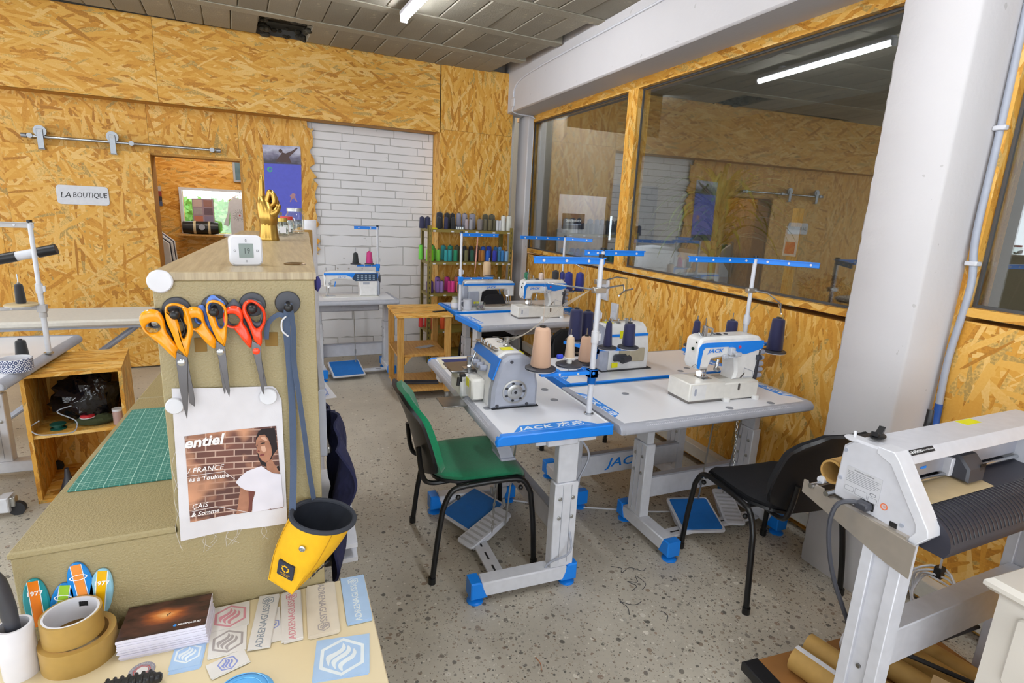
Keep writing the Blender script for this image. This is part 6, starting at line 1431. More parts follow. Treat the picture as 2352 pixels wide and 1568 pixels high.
# ---- jar, mug and tin on the table before the shelf
jr = thing('label_jar', 'glass jar with white label on the table before the thread shelf', 'jar', (1.505, 4.5, .7615))
MB().lathe([(.034, 0), (.037, .006), (.037, .07), (.028, .085), (.028, .1)], 24).build('glass', mat('amber_white_jar', 'b9b6a8', .15), jr); MB().lathe([(.031, 0), (.031, .016), (.001, .016)], 24, (0, 0, .095)).build('lid', CHAIN, jr); MB().lathe([(.0378, .018), (.0378, .06)], 24, cap=False).build('label', PAPER, jr)
mg = thing('mug', 'white mug with handle on the table before the thread shelf', 'mug', (1.60, 4.455, .7615))
MB().lathe([(.034, 0), (.038, .004), (.038, .092), (.035, .092), (.034, .01), (.001, .008)], 24, cap=False).build('cup', WHITE, mg); MB().tube(spline([(-.036, 0, .076), (-.06, 0, .07), (-.063, 0, .04), (-.036, 0, .02)], 5), .006, 8).build('handle', WHITE, mg)
tn = thing('clear_tub', 'clear plastic tub of small parts beside the mug', 'tub', (1.72, 4.46, .7615)); MB().lathe([(.001, 0), (.04, 0), (.046, .06), (.043, .06), (.038, .004), (.001, .004)], 20, cap=False).build('tub', JAR, tn); b = MB(); [b.ball((random.uniform(-.025, .025), random.uniform(-.025, .025), random.uniform(.01, .035)), .008, 6, 4) for _ in range(14)]; tag(b.build('parts', mat('mixed_parts', 'b7a0a0', .6), tn), None, None, kind='stuff')

# ================================================================ LEFT SIDE
TG = sewing_table('sewing_table', 'pale sewing table on casters beside the ironing board', (-1.33, 3.545, 0), R(86.5), .98, .55, (-.26, .22), (-.13, .25), ends=('g', 'g'), back='g', ruler=False, beam_logo=False, casters=True)
SG = thread_stand('thread_stand', 'grey thread stand with black cone beside the ironing board', (-1.065, 3.565, .76), 0, .68, (.245, ((-1, -.1, .4),)), ((-1, .05, .42),), ((-.076, -.02, .07, .018),), m=mat('stand_grey', 'bdb9b8', .4), padm=mat('pad_beige', 'c9b48c', .6))
cone((-1.141, 3.545, 1.033), '1a1a20', 'black thread cone on the grey stand at the ironing board', .022, .1, .8, 'black cones at the left table', CHAIN)
cone((-1.155, 3.5, .761), '18181d', 'black thread cone standing on the pale table behind the patterned roll', .028, .09, .8, 'black cones at the left table', DGREY)
lp = thing('machine_lamp', 'black and chrome clip lamp over the pale sewing table', 'lamp', (-1.5, 3.7, .76))
MB().tube(spline([(-.1, 0, .0), (-.12, 0, .25), (-.05, -.02, .42), (.12, -.03, .46), (.22, -.03, .475)], 6), .007, 8).build('gooseneck', CHROME, lp)
hd_ = MB().cyl((.22, -.03, .475), (.33, -.03, .5), .027, n=18).build('head_rear', BLACK, lp); MB().cyl((.3, -.03, .493), (.43, -.03, .523), .024, n=18).build('head_sleeve', WMET, lp); MB().cyl((.42, -.03, .52), (.5, -.03, .54), .027, n=18).build('head_front', BLACK, lp)
MB().box((-.13, -.03, .0), (-.07, .03, .03), .004).build('clamp', BLACK, lp)
tpr = thing('patterned_tape_roll', 'white roll with dark blue scale pattern on the pale table', 'tape roll', (-1.10, 3.245, .761))
def scal():
    k = NT('scale_pattern'); tc = k.n('TexCoord'); s = k.n('SeparateXYZ'); k.l(tc.outputs['Object'], s.inputs[0])
    a = k.math('MULTIPLY', k.math('ARCTAN2', s.outputs[1], s.outputs[0]), 3.2); z = k.math('MULTIPLY', s.outputs[2], 64.0); row = k.math('FLOOR', z)
    fx = k.math('SUBTRACT', k.math('FRACT', k.math('ADD', a, k.math('MULTIPLY', row, .5))), .5); fz = k.math('FRACT', z)
    d = k.math('SQRT', k.math('ADD', k.math('MULTIPLY', fx, fx), k.math('MULTIPLY', k.math('MULTIPLY', fz, fz), .3))); k.col(k.ramp(k.math('FRACT', k.math('MULTIPLY', d, 3.0)), [(.0, 'e4e4ea'), (.42, '3c4870')], 'CONSTANT')); return k.m
MB().lathe([(.062, .004), (.064, 0), (.064, .058), (.062, .06)], 36, cap=False).build('roll_outside', scal(), tpr); MB().lathe([(.062, 0), (.062, .06), (.055, .06), (.055, 0)], 36, cap=False).build('roll_core', PAPER, tpr)
mg2 = thing('sewing_machine', 'edge of an ivory sewing machine on the pale table', 'sewing machine', (-1.42, 3.25, .761), R(92))
b = MB(); pxz(b, [(-.2, 0), (.2, 0), (.2, .24), (-.18, .24), (-.2, .22), (-.2, .16), (.08, .15), (.09, .06), (-.2, .06)], -.05, .06, .01); b.build('body', OFFW, mg2); MB().box((-.18, -.055, .2), (.18, -.049, .225)).build('blue_stripe', BLUE, mg2); MB().lathe([(.03, 0), (.05, .005), (.05, .03), (.02, .035)], 18, (.2, 0, .16), (1, 0, 0)).build('handwheel', BLACK, mg2)
ib = thing('ironing_board', 'long ironing board with pale cover before the sliding door', 'ironing board', (0, 0, 0))
ibp = [(-2.3, 4.3), (-2.25, 4.14), (-1.9, 4.06), (-.62, 4.06), (-.52, 4.09), (-.5, 4.14), (-.5, 4.44), (-.54, 4.5), (-.64, 4.53), (-1.9, 4.53), (-2.25, 4.46)]
MB().prism(ibp, .795, .838, None, .012).build('padded_cover', mat('board_cover', 'd9d3c8', .9, noise=(60, .05)), ib); MB().prism(inset(ibp, .02), .78, .797).build('board_frame', MGREY, ib)
for y in (4.16, 4.42):
    MB().tube([(-1.75, y, .0+.012), (-.75, y, .785)], .013, 8).build('leg', MGREY, ib); MB().tube([(-.7, y+.025, .012), (-1.75, y+.025, .785)], .013, 8).build('leg', MGREY, ib)
for x in (-1.75, -.7): MB().cyl((x, 4.12, .014), (x, 4.48, .014), .014, n=10).build('foot_bar', BLACK, ib)
# open box shelf
ob = thing('box_shelf', 'open strand board box shelf with one board inside', 'box shelf', (-.93, 3.38, 0), R(6))
W2, D2, H2, t_ = .21, .46, .7, .018
MB().box((-W2, 0, H2-t_), (W2, D2, H2)).build('top_board', OSBH, ob); MB().box((-W2, 0, 0), (W2, D2, t_)).build('bottom_board', OSBH, ob)
for s in (-1, 1): MB().box((s*W2, 0, t_), (s*(W2-t_), D2, H2-t_)).build('side_board', OSBV, ob)
MB().box((-W2+t_, D2-t_, t_), (W2-t_, D2, H2-t_)).build('back_board', OSBV, ob); MB().box((-W2+t_, .01, .355), (W2-t_, D2-t_, .373)).build('shelf_board', OSBH, ob)
def bxp(x, y, z): a = R(6); return (-.93+x*math.cos(a)-y*math.sin(a), 3.38+x*math.sin(a)+y*math.cos(a), z)
def crumple(name, label, cat, c, s, m, n=22, amp=.25, seed=1):
    rnd = random.Random(seed); ph = [(rnd.uniform(2, 7), rnd.uniform(2, 7), rnd.uniform(0, 6)) for _ in range(5)]; b = MB(); vs = []; fs = []; mm = n//2
    for j in range(mm+1):
        t = math.pi*j/mm
        for i in range(n):
            a = 2*math.pi*i/n; k = 1+amp*sum(math.sin(p*a+q*t*1.3+r) for p, q, r in ph)/3 + rnd.uniform(-.06, .06)*amp*3
            z = -math.cos(t)*s[2]*k; vs.append((c[0]+s[0]*math.sin(t)*math.cos(a)*k, c[1]+s[1]*math.sin(t)*math.sin(a)*k, max(c[2]+z, c[2]-s[2]*.8)))
    for j in range(mm):
        for i in range(n): fs.append((j*n+i, j*n+(i+1) % n, (j+1)*n+(i+1) % n, (j+1)*n+i))
    tag(b.add(vs, fs).build(name, m, None, 25), label, cat)
PLB = mat('black_plastic_film', '16141a', .12, noise=(6, .3), bump=(28, .6, .02))
crumple('plastic_bag', 'crumpled glossy dark plastic bag in the box shelf', 'plastic bag', bxp(.03, .2, .5), (.145, .14, .135), PLB, 30, .22, 3)
crumple('green_fabric', 'folded dark green fabric on the board of the box shelf', 'fabric', bxp(.06, .09, .4), (.09, .05, .03), mat('olive_fabric', '3a4226', .9), 18, .15, 5)
gs = thing('green_spool', 'flat dark green spool on the board of the box shelf', 'spool', bxp(-.1, .08, .374)); MB().lathe([(.035, 0), (.035, .006), (.022, .008), (.022, .022), (.035, .024), (.035, .03), (.001, .03)], 20).build('spool_body', mat('dark_green_plastic', '14544a', .4), gs)
rs = thing('ribbon_roll', 'red and white ribbon roll on the green fabric in the box shelf', 'ribbon roll', bxp(.03, .07, .427)); MB().lathe([(.012, 0), (.032, 0), (.032, .012), (.012, .012)], 20, cap=False).build('ribbon', mat('red_ribbon', 'c02430', .5), rs); MB().lathe([(.036, -.003), (.036, .0), (.001, .0)], 20).build('card_disc', PAPER, rs)
jb = thing('plastic_jar', 'clear plastic jar with red content at the side of the box shelf', 'jar', bxp(.165, .05, .374)); MB().lathe([(.024, 0), (.024, .075), (.02, .08)], 18).build('jar_body', mat('clear_reddish', 'b99a94', .2), jb); MB().lathe([(.025, 0), (.025, .012), (.001, .012)], 18, (0, 0, .075)).build('lid', WHITE, jb)
tag(MB().tube(spline([bxp(-.16, .02, .45), bxp(-.2, .01, .42), bxp(-.17, -.005, .385), bxp(-.1, -.01, .376), bxp(-.03, -.01, .376), bxp(-.01, .01, .4), bxp(-.02, .03, .43), bxp(-.09, .05, .48), bxp(0, .08, .5)], 6), .003, 6).build('grey_cable', MGREY), 'grey cable looping out of the box shelf', 'cable')
fn = thing('funnel', 'grey plastic funnel on the bottom of the box shelf', 'funnel', bxp(-.09, .07, .019)); MB().lathe([(.045, 0), (.04, .01), (.016, .08), (.009, .13), (.007, .13), (.012, .08), (.036, .01)], 20, cap=False).build('cone', DGREY, fn)

# ================================================================ BOUTIQUE SIGHT
sp_ = thing('black_bag', 'black barrel bag with cream straps on a ledge under the boutique window', 'bag', (-.7, 8.02, 1.155))
MB().box((-.25, -.1, -.02), (.25, .17, 0)).build('ledge', PINE, sp_)
MB().lathe([(.04, -.2), (.075, -.19), (.08, -.1), (.08, .14), (.07, .2), (.03, .215)], 22, (0, 0, .08), (1, 0, 0)).build('barrel', BLACK, sp_)
for x in (-.06, .1): MB().lathe([(.083, x-.014), (.083, x+.014)], 22, (0, 0, .08), (1, 0, 0), cap=False).build('strap', mat('cream_strap', 'cbbf9c', .8), sp_)
MB().cyl((.02, -.075, .09), (.02, -.09, .09), .035, n=20).build('round_patch', MGREY, sp_)
MB().ring(circ(.06, 18, 0, .08), circ(.05, 18, 0, .08), .2, .215, basis((0, 0, 0), (0, 1, 0), (0, 0, 1))).build('green_loop', mat('lime_cord', '5ca82c', .6), sp_)
ts = thing('white_shirt', 'white t-shirt with sun print hanging in the boutique window', 'shirt', (-.27, 8.08, 1.3))
shp = [(-.17, -.02), (-.12, .12), (-.1, .27), (-.03, .33), (.03, .31), (.09, .33), (.16, .27), (.2, .1), (.15, .08), (.13, .16), (.13, -.22), (-.09, -.22), (-.09, .15), (-.12, -.04)]
MB().prism(shp, 0, .02, basis((0, 0, 0), (1, 0, 0), (0, 0, 1)), .004).build('fabric', WHITE, ts)
b = MB()
for k in range(20): a = 2*math.pi*k/20; b.bar((.02+.03*math.cos(a), -.021, .1+.03*math.sin(a)), (.02+.08*math.cos(a), -.021, .1+.08*math.sin(a)), .003, .001, up=(0, 1, 0))
tag(b.build('sun_rays', PRINTG, ts), None, None, kind='stuff'); MB().cyl((.02, -.0205, .1), (.02, -.022, .1), .012, n=14).build('sun_disc', mat('ink_red', 'c4524a', .6), ts)
MB().tube(spline([(-.1, -.01, .28), (.03, -.01, .36), (.16, -.01, .28)], 4), .004, 6).build('hanger', PINE, ts); MB().cyl((.03, 0, .36), (.03, .06, .4), .003, n=6).build('hanger_hook', CHROME, ts)
wp = thing('window_poster', 'poster of small photographs stuck on the boutique window', 'poster', (-.79, 8.2, 1.4)); MB().box((-.0, -.004, -.12), (.24, 0, .19)).build('sheet', mat('poster_mauve', 'a58f9c', .7), wp)
for k, c in enumerate(('c87a60', '8a7f9c', 'b0a4a8', '705a66', 'd0b8b0', 'a0746c')): MB().box((.012+.115*(k % 2), -.006, -.11+.1*(k//2)), (.11+.115*(k % 2), -.004, -.025+.1*(k//2))).build('photo', mat('photo_'+c, c, .7), wp)
pf = thing('picture_frame', 'framed wave picture on the boutique wall above the window', 'picture', (-.3, 8.19, 1.82)); MB().box((0, -.02, 0), (.22, 0, .28), .003).build('frame', mat('frame_grey', 'a9aab0', .4), pf); MB().box((.025, -.022, .025), (.195, -.02, .255)).build('picture', mat('wave_picture', '5f7f8c', .4, noise=(12, .4)), pf)
ps = thing('photo_strip', 'strip of colour photographs on the boutique wall beside the door', 'photos', (-1.2, 8.19, 1.48))
for k, c in enumerate(('4a5a7c', '2f2f3a', '9a3a3a', 'b8b4b8')): MB().box((0, -.003, .06*k), (.09, 0, .06*k+.055)).build('photo', mat('photo_'+c, c, .7), ps)
gr = thing('garment_rack', 'rail of white and dark shirts in the boutique', 'clothes rack', (-1.05, 7.3, 0))
MB().tube([(-.12, .3, 0), (-.12, .3, 1.3), (-.12, -.3, 1.3), (-.12, -.3, 0)], .012, 8).build('rail', CHROME, gr)
for k, c in enumerate(('dcdcdc', '25252e', 'cfcfd4', 'e2e2e2', '4a4a58', 'd8d8dc')):
    y = -.24+k*.09; MB().prism([(-.2, .75), (.14, .75), (.12, 1.1), (.0, 1.2), (-.12, 1.27), (-.2, 1.1)], -y-.02, -y+.02, basis((0, 0, 0), (1, 0, 0), (0, 0, 1)), .004).build('shirt', mat('cloth_'+c, c, .9), gr)

# ================================================================ RIGHT WALL FITTINGS
def wl(x, y, z=0): return (WO[0]+x*math.cos(A_W)+y*math.sin(A_W), -x*math.sin(A_W)+y*math.cos(A_W), z)
for lb, s0, s1, z0, z1 in (('white double wall socket plate above the overlock machine', 3.94, 4.07, .9, 1.075), ('white wall switch plate directly above the overlock machine', 3.77, 3.87, .76, .9)):
    t = thing('wall_socket', lb, 'socket', wl(0, 0, 0), -A_W, 'wall sockets'); MB().box((-.006, s0, z0), (.0125, s1, z1), .003).build('cover_plate', WHITE, t)
    MB().box((-.0075, s0+.02, z0+.02), (-.0055, s1-.02, (z0+z1)/2-.008), .001).build('socket_face', PAPER, t)
cb = thing('conduit_pipe', 'grey plastic conduit with blue end beside the white pillar', 'conduit', wl(0, 0, 0), -A_W)
MB().tube(spline([(-.006, 1.285, 2.62), (-.006, 1.275, 2.0), (-.012, 1.27, 1.6), (-.006, 1.25, 1.4), (-.006, 1.268, 1.1), (-.008, 1.262, .9)], 6), .0135, 10).build('pipe', MGREY, cb); MB().tube(spline([(-.008, 1.262, .9), (-.01, 1.258, .83), (-.02, 1.25, .76)], 4), .0145, 10).build('blue_end', mat('conduit_blue', '1d50a0', .5), cb)
for z, s in ((2.0, 1.272), (1.49, 1.26)): MB().box((-.026, s-.022, z-.009), (.012, s+.022, z+.009), .003).build('clip', WHITE, cb)
bc = thing('beam_cable', 'white cable running along the top of the beam to a junction box', 'cable', wl(0, 0, 0), -A_W)
MB().tube(spline([(-.276, 2.2, 2.965), (-.276, 3.4, 2.955), (-.276, 4.4, 2.955), (-.276, 5.2, 2.945), (-.276, 5.55, 2.91), (-.276, 5.66, 2.85), (-.276, 5.67, 2.78)], 6), .008, 8).build('cable', WHITE, bc)
MB().box((-.285, 5.635, 2.69), (-.268, 5.705, 2.77), .006).build('junction_box', WHITE, bc); MB().tube(spline([(-.276, 5.67, 2.69), (-.275, 5.68, 2.645), (-.2, 5.7, 2.628), (-.05, 5.7, 2.62), (-.01, 5.69, 2.6)], 6), .007, 8).build('cable_tail', WHITE, bc)

# ================================================================ NEIGHBOURING ROOM
nb = thing('company_sign', 'navy sign lettered teamotex on the white end wall behind the glass', 'sign', wl(1.02, 6.6, 1.53), -A_W)
MB().box((-.17, -.02, -.1), (.17, 0, .1), .003).build('board', mat('sign_navy', '1f2c4c', .4), nb); text('teamotex', .062, WINK, nb, FRONTM(0, -.0205, .012), bold=.02); MB().box((-.12, -.0206, -.045), (.12, -.02, -.037)).build('tagline', mat('sign_pale', '8fa8c8', .5), nb)
nd = thing('door_leaf', 'dark glazed door with a bright slit behind the glass', 'door', wl(1.9, 6.59, 0), -A_W); MB().box((-.36, -.05, 0), (.4, 0, 2.05)).build('leaf', mat('door_dark', '3d4046', .5), nd); MB().box((-.34, -.052, 1.3), (-.31, -.05, 1.62)).build('glass_slit', mat('lit_slit', 'dfe6f2', .4, emit=1.2, noise=(1, 0)), nd)
LEAFD = mat('dracaena_leaf', '7f8a44', .5, noise=(8, .3)); 
dc = thing('dracaena_plant', 'tall dracaena with long drooping leaves behind the wide window', 'plant', wl(.62, 3.4, 0))
MB().lathe([(.11, 0), (.14, .26), (.15, .28), (.13, .28), (.12, .2), (.001, .2)], 20).build('pot', mat('pot_grey', '77716a', .7), dc)
MB().tube(spline([(0, 0, .2), (.02, .01, .7), (-.02, 0, 1.2), (0, .02, 1.6)], 5), .03, 8).build('trunk', mat('bark', '8a6f42', .9, bump=(40, .6, .01)), dc)
lm = []
for k in range(5):
    ln = random.uniform(.6, .95); dr_ = random.uniform(.35, .85); b = MB()
    def lf(u, v, ln=ln, dr_=dr_): w = .017*math.sin(math.pi*min(1, .12+v*.9))**.7*(1 if v < .97 else .2); a = v*1.0; return ((u-.5)*2*w, ln*math.sin(a*dr_*1.6)/1.25*.9, ln*(a*.55-dr_*a*a*.95))
    b.sheet(lf, 2, 9); lm.append(b.mesh('leaf', LEAFD, 80))
for k in range(120):
    z = 1.25+.5*random.random()**.6; o = put('leaf', lm[k % 5], dc, (0, .01, z)); o.rotation_euler = (random.uniform(-.1, .75), random.uniform(-.2, .2), random.uniform(0, 6.28))
dp = thing('dried_plant', 'dried brown plant in a terracotta bowl on a shelf behind the window', 'plant', wl(.4, 2.2, 0))
MB().box((-.2, -.45, 1.02), (.2, .45, 1.04)).build('stand_top', PINE, dp); MB().box((-.15, -.4, 0), (-.11, .4, 1.02)).build('stand_side', PINE, dp)
MB().lathe([(.09, 1.04), (.15, 1.1), (.16, 1.16), (.14, 1.16), (.001, 1.12)], 22).build('bowl', mat('terracotta', '8a4a30', .8), dp)
b = MB(); b.ball((0, 0, 1.22), .13, 16, 10, (1, 1.2, .7)); b.build('root_ball', mat('dry_moss', '6a4a2c', .95, noise=(20, .5), bump=(60, 1, .03)), dp)
DRY = mat('dry_leaf', '3a2a28', .9)
for k in range(40):
    a = random.uniform(0, 6.28); e = random.uniform(.1, 1.3); r0 = .12; p = Vector((r0*math.cos(a)*math.cos(e), 1.25*r0*math.sin(a)*math.cos(e), 1.22+r0*math.sin(e)*.7)); d = Vector((math.cos(a)*math.cos(e), math.sin(a)*math.cos(e), math.sin(e)*.6)); s = random.uniform(.03, .08); q = d.cross(Vector((0, 0, 1))).normalized()*s*.35
    MB().add([p, p+d*s*.5+q, p+d*s, p+d*s*.5-q+Vector((0, 0, .01))], [(0, 1, 2, 3)]).build('dry_leaf', DRY, dp)
wm = thing('white_machine_shape', 'white slant topped machine shape behind the window', 'printer', wl(1.5, 5.05, 0), -A_W+R(90))  # built for a white form in the glass, kind of machine invented
b = MB(); pyz(b, [(-.3, .85), (.3, .85), (.3, 1.0), (.18, 1.28), (-.1, 1.3), (-.28, 1.1)], -.6, .55, .01); b.build('housing', WMET, wm); MB().box((-.5, -.2, 0), (-.42, .2, .85)).box((.38, -.2, 0), (.46, .2, .85)).build('stand', MGREY, wm); MB().box((-.45, -.31, .95), (.4, -.295, 1.04)).build('media_slot', DGREY, wm)
ex = thing('safety_notice', 'small red and white safety notice on a post behind the window', 'notice', wl(1.5, 3.45, 0), -A_W); MB().box((-.03, -.03, 0), (.03, .03, 1.75)).build('post', PINE, ex); MB().box((-.034, -.07, 1.35), (-.03, .07, 1.6)).build('sheet', PAPER, ex); MB().box((-.0355, -.05, 1.37), (-.034, .05, 1.47)).build('red_panel', mat('notice_red', 'c8382c', .5), ex)

# ================================================================ CUTTING PLOTTER, RIGHT FOREGROUND
PLW = mat('plotter_grey', 'cfcfd6', .35); PLD = mat('plotter_dark', '2f2f3a', .45, bump=(200, .2, .001)); INOX = mat('stainless', 'b9b0a6', .3, .55)
pl = thing('cutting_plotter', 'white cutting plotter with black platen on a steel stand', 'plotter', (0, 0, 0))
PX0, PX1 = 1.485, 2.32
side = [(.94, .845), (.935, 1.0), (.905, 1.03), (.80, 1.034), (.786, 1.02), (.69, .88), (.686, .858), (.712, .822), (.76, .83)]
for x0, x1 in ((PX0, PX0+.045), (PX1-.16, PX1)):
    b = MB(); pyz(b, side, x0, x1, .006); sp = b.build('side_panel', PLW, pl)
b = MB(); pyz(b, [(.84, 1.037), (.797, 1.038), (.782, 1.022), (.683, .876), (.679, .856), (.709, .816), (.728, .822), (.71, .856), (.713, .876), (.80, 1.002), (.84, 1.018)], PX0-.006, PX0+.05, .002); b.build('side_frame', WHITE, pl)
b = MB(); pyz(b, [(.94, .9), (.935, 1.0), (.905, 1.03), (.80, 1.034), (.786, 1.02), (.778, 1.004), (.79, .998), (.85, .995), (.89, .9)], PX0+.04, PX1-.15, .003); b.build('top_cover', PLW, pl)
b = MB(); pyz(b, [(.8, .845), (.94, .845), (.94, .9), (.86, .905), (.8, .905)], PX0+.04, PX1-.15); b.build('bed', DGREY, pl)
b = MB(); prof = [(.82, .91)] + [(.66+.14*math.cos(R(a)) if False else .735-.085*math.sin(R(a)), .83+.072*math.cos(R(a))) for a in range(0, 100, 12)] + [(.66, .80), (.80, .80)]
pyz(b, prof, PX0+.045, PX1-.15); b.build('platen', PLD, pl, 60)
b = MB()
for k in range(34):
    x = PX0+.06+k*.018; pts = [(x, .735-.0862*math.sin(R(a)), .83+.0732*math.cos(R(a))) for a in range(0, 96, 16)]; b.tube(pts, .0012, 4)
tag(b.build('platen_ribs', BLACK, pl), None, None, kind='stuff')
MB().sheet(lambda u, v: (PX0+.05+.34*u, .735+.085*v, .9055+.008*v), 6, 4, .0012).build('loaded_vinyl', mat('beige_vinyl', 'cbb48c', .35), pl)
rb = MB().box((PX0+.04, .82, .93), (PX1-.15, .835, .985), .002).build('guide_rail', mat('rail_alu', 'b9bac4', .3, .6), pl)
for k in range(4): MB().box((PX0+.06+k*.115, .8185, .952), (PX0+.085+k*.115, .8202, .959)).build('blue_mark', BLUE, rb)
MB().cyl((PX0+.04, .812, .922), (PX1-.15, .812, .922), .006, n=10).build('pinch_bar', CHROME, pl)
b = MB(); pyz(b, [(.76, .915), (.83, .915), (.83, .99), (.79, .985), (.762, .955)], PX0+.30, PX0+.385, .006); cg = b.build('tool_carriage', DGREY, pl); MB().box((PX0+.285, .8, .92), (PX0+.302, .835, .975), .002).build('carriage_plate', PLW, cg)
b = MB()
for k in range(6): b.box((PX0+.355+k*.005, .7615, .935), (PX0+.3575+k*.005, .7635, .965))
tag(b.build('vents', BLACK, cg), None, None, kind='stuff')
# lettering
Mg = basis((PX0+.11, .7935, 1.0285), (1, 0, 0), (0, .71, .71))
MB().prism(rrect(-.052, -.0075, .052, .0075, .001), 0, .0008, Mg).build('name_strip', INK, pl); text('GRAPHTEC', .0105, WINK, pl, Mg @ Matrix.Translation((-.027, 0, .001)), ext=.0001, bold=.02); text('CUTTING PLOTTER CE5000-60', .0052, WINK, pl, Mg @ Matrix.Translation((.022, 0, .001)), ext=.0001)
LM = basis((PX0-.0008, .862, .915), (0, -1, 0), (0, 0, 1))
st_ = MB().prism(rrect(-.05, -.042, .05, .035, .001), 0, .0006, LM).build('rating_label', mat('label_grey', 'c9c9ce', .5), pl)
text('MODEL No. CE5000-60', .0056, INK, st_, LM @ Matrix.Translation((0, .0285, .0008)), ext=.00005)
b = MB()
for k in range(7): b.box((-.046, .021-k*.0048, .0006), (.046-(.02 if k == 6 else .004*(k % 3)), .0218-k*.0048, .0008))
b.M = None
for i in range(len(b.v)): b.v[i] = tuple(LM @ Vector(b.v[i]))
tag(b.build('print_lines', PRINTG, st_), None, None, kind='stuff')
b = MB()
for x0, x1, z0, z1 in ((-.046, -.02, -.036, -.022), (-.016, .018, -.038, -.02), (.022, .046, -.04, -.026)): b.ring(rrect(x0, z0, x1, z1, .002), rrect(x0+.0006, z0+.0006, x1-.0006, z1-.0006, .0016), .0006, .0008, LM)
b.ring(circ(.009, 18, .033, -.018, 0, .0045), circ(.0075, 18, .033, -.018, 0, .0035), .0006, .0008, LM); tag(b.build('mark_boxes', PRINTG, st_), None, None, kind='stuff')
OM = LM @ Matrix.Translation((.066, -.034, 0)); MB().ring(circ(.0095, 24), circ(.0068, 24), .0002, .0008, OM).build('orange_seal', mat('seal_orange', 'ee7a48', .5), pl); text('10', .0075, mat('seal_orange', 'ee7a48', .5), pl, OM @ Matrix.Translation((0, 0, .0006)), ext=.0001)
for y, z in ((.925, .99), (.925, .905), (.745, .855)): MB().cyl((PX0+.001, y, z), (PX0-.003, y, z), .0055, n=12).build('panel_screw', MGREY, pl)
MB().box((PX0-.002, .755, .832), (PX0+.002, .775, .852), .001).build('power_switch', BLACK, pl); MB().box((PX0-.002, .82, .85), (PX0+.01, .86, .876), .002).build('inlet', BLACK, pl)
MB().box((1.95, .86, 1.03), (2.03, .9, 1.0315)).build('warning_sticker', YELLOW, pl)
lv = MB().cyl((1.87, .93, 1.0), (1.875, .935, 1.065), .012, .009, n=12).build('lever', BLACK, pl)
# stand: bracket, legs, beams, roll holder
b = MB(); b.prism([(.695, .828), (.695, .735), (.76, .745), (1.02, .815), (1.02, .855), (1.008, .857), (1.0, .842), (.985, .842), (.98, .857), (.955, .857), (.948, .84), (.93, .838), (.92, .843)], 0, .004, basis((PX0-.02, 0, 0), (0, 1, 0), (0, 0, 1))); b.build('bracket', INOX, pl)
MB().box((PX0-.016, .72, .828), (PX1, .94, .838)).build('base_tray', INOX, pl)
for x in (PX0-.016, PX1-.05):
    b = MB(); b.box((x, .715, .0), (x+.055, .745, .81), .002).box((x, .79, .0), (x+.055, .82, .81), .002).box((x+.012, .745, .0), (x+.05, .79, .80)); lg = b.build('leg', PLW, pl)
    for z in (.30, .40): MB().cyl((x+.012, .768, z), (x+.005, .768, z), .006, n=10).build('leg_bolt', STEEL, lg)
MB().box((PX0+.03, .735, .40), (PX1-.04, .80, .52), .003).build('cross_beam', PLW, pl)
MB().box((PX1-.06, .55, .0), (PX1+.01, 1.05, .05), .004).build('foot', PLW, pl); MB().box((PX0-.02, .55, .0), (PX0+.045, 1.05, .05), .004).build('foot', PLW, pl)
for y, z in ((.99, .85), (.94, .85)):
    MB().cyl((PX0-.03, y, z), (PX1, y, z), .008, n=10).build('roll_bar', CHROME, pl)
for x in (PX0+.012,): MB().cyl((x, .99, .862), (x+.02, .99, .862), .012, n=14).build('roll_flange', WHITE, pl)
kr = thing('vinyl_roll', 'roll of kraft coloured vinyl on the plotter roll bars', 'roll', (0, 0, 0)); MB().lathe([(.036, 1.505), (.036, 2.2), (.03, 2.2), (.03, 1.505), (.036, 1.505)], 28, (0, .967, .898), (1, 0, 0), cap=False).build('roll_sheet', KRAFT, kr); MB().lathe([(.0375, 1.51), (.0375, 2.195)], 28, (0, .967, .898), (1, 0, 0), cap=False).build('outer_wrap', KRAFT, kr)
tag(MB().tube(spline([(1.47, .84, .862), (1.455, .86, .868), (1.43, .885, .85), (1.42, .89, .79), (1.43, .88, .7), (1.455, .865, .61), (1.49, .85, .53), (1.53, .838, .44), (1.56, .83, .3), (1.57, .84, .1)], 6), .0065, 8).build('power_cord', DGREY), 'grey power cord plugged into the plotter side', 'cord')
cp2 = thing('cord_plug', 'dark grey plug in the plotter side', 'plug', (0, 0, 0)); MB().box((1.455, .822, .853), (1.484, .858, .874), .004).build('plug_body', DGREY, cp2)
kc = thing('key_cutter', 'black bow shaped tool with white cap on the plotter top', 'tool', (1.545, .885, 1.035), .3); MB().ball((0, 0, .006), .03, 14, 6, (1.2, .7, .2)).build('base', BLACK, kc)
for s in (-1, 1): MB().prism([(0, .002), (s*.035, .018), (s*.03, .004)], -.008, .008, basis((0, 0, .008), (1, 0, 0), (0, 0, 1))).build('wing', BLACK, kc)
pch = thing('white_dish', 'flat white lid with small nozzle on the plotter corner', 'lid', (1.505, .915, 1.022)); MB().lathe([(.001, 0), (.026, 0), (.03, .004), (.001, .006)], 24).build('lid', WHITE, pch); MB().cyl((0, .005, .004), (.008, .012, .02), .004, n=8).build('nozzle', WHITE, pch)
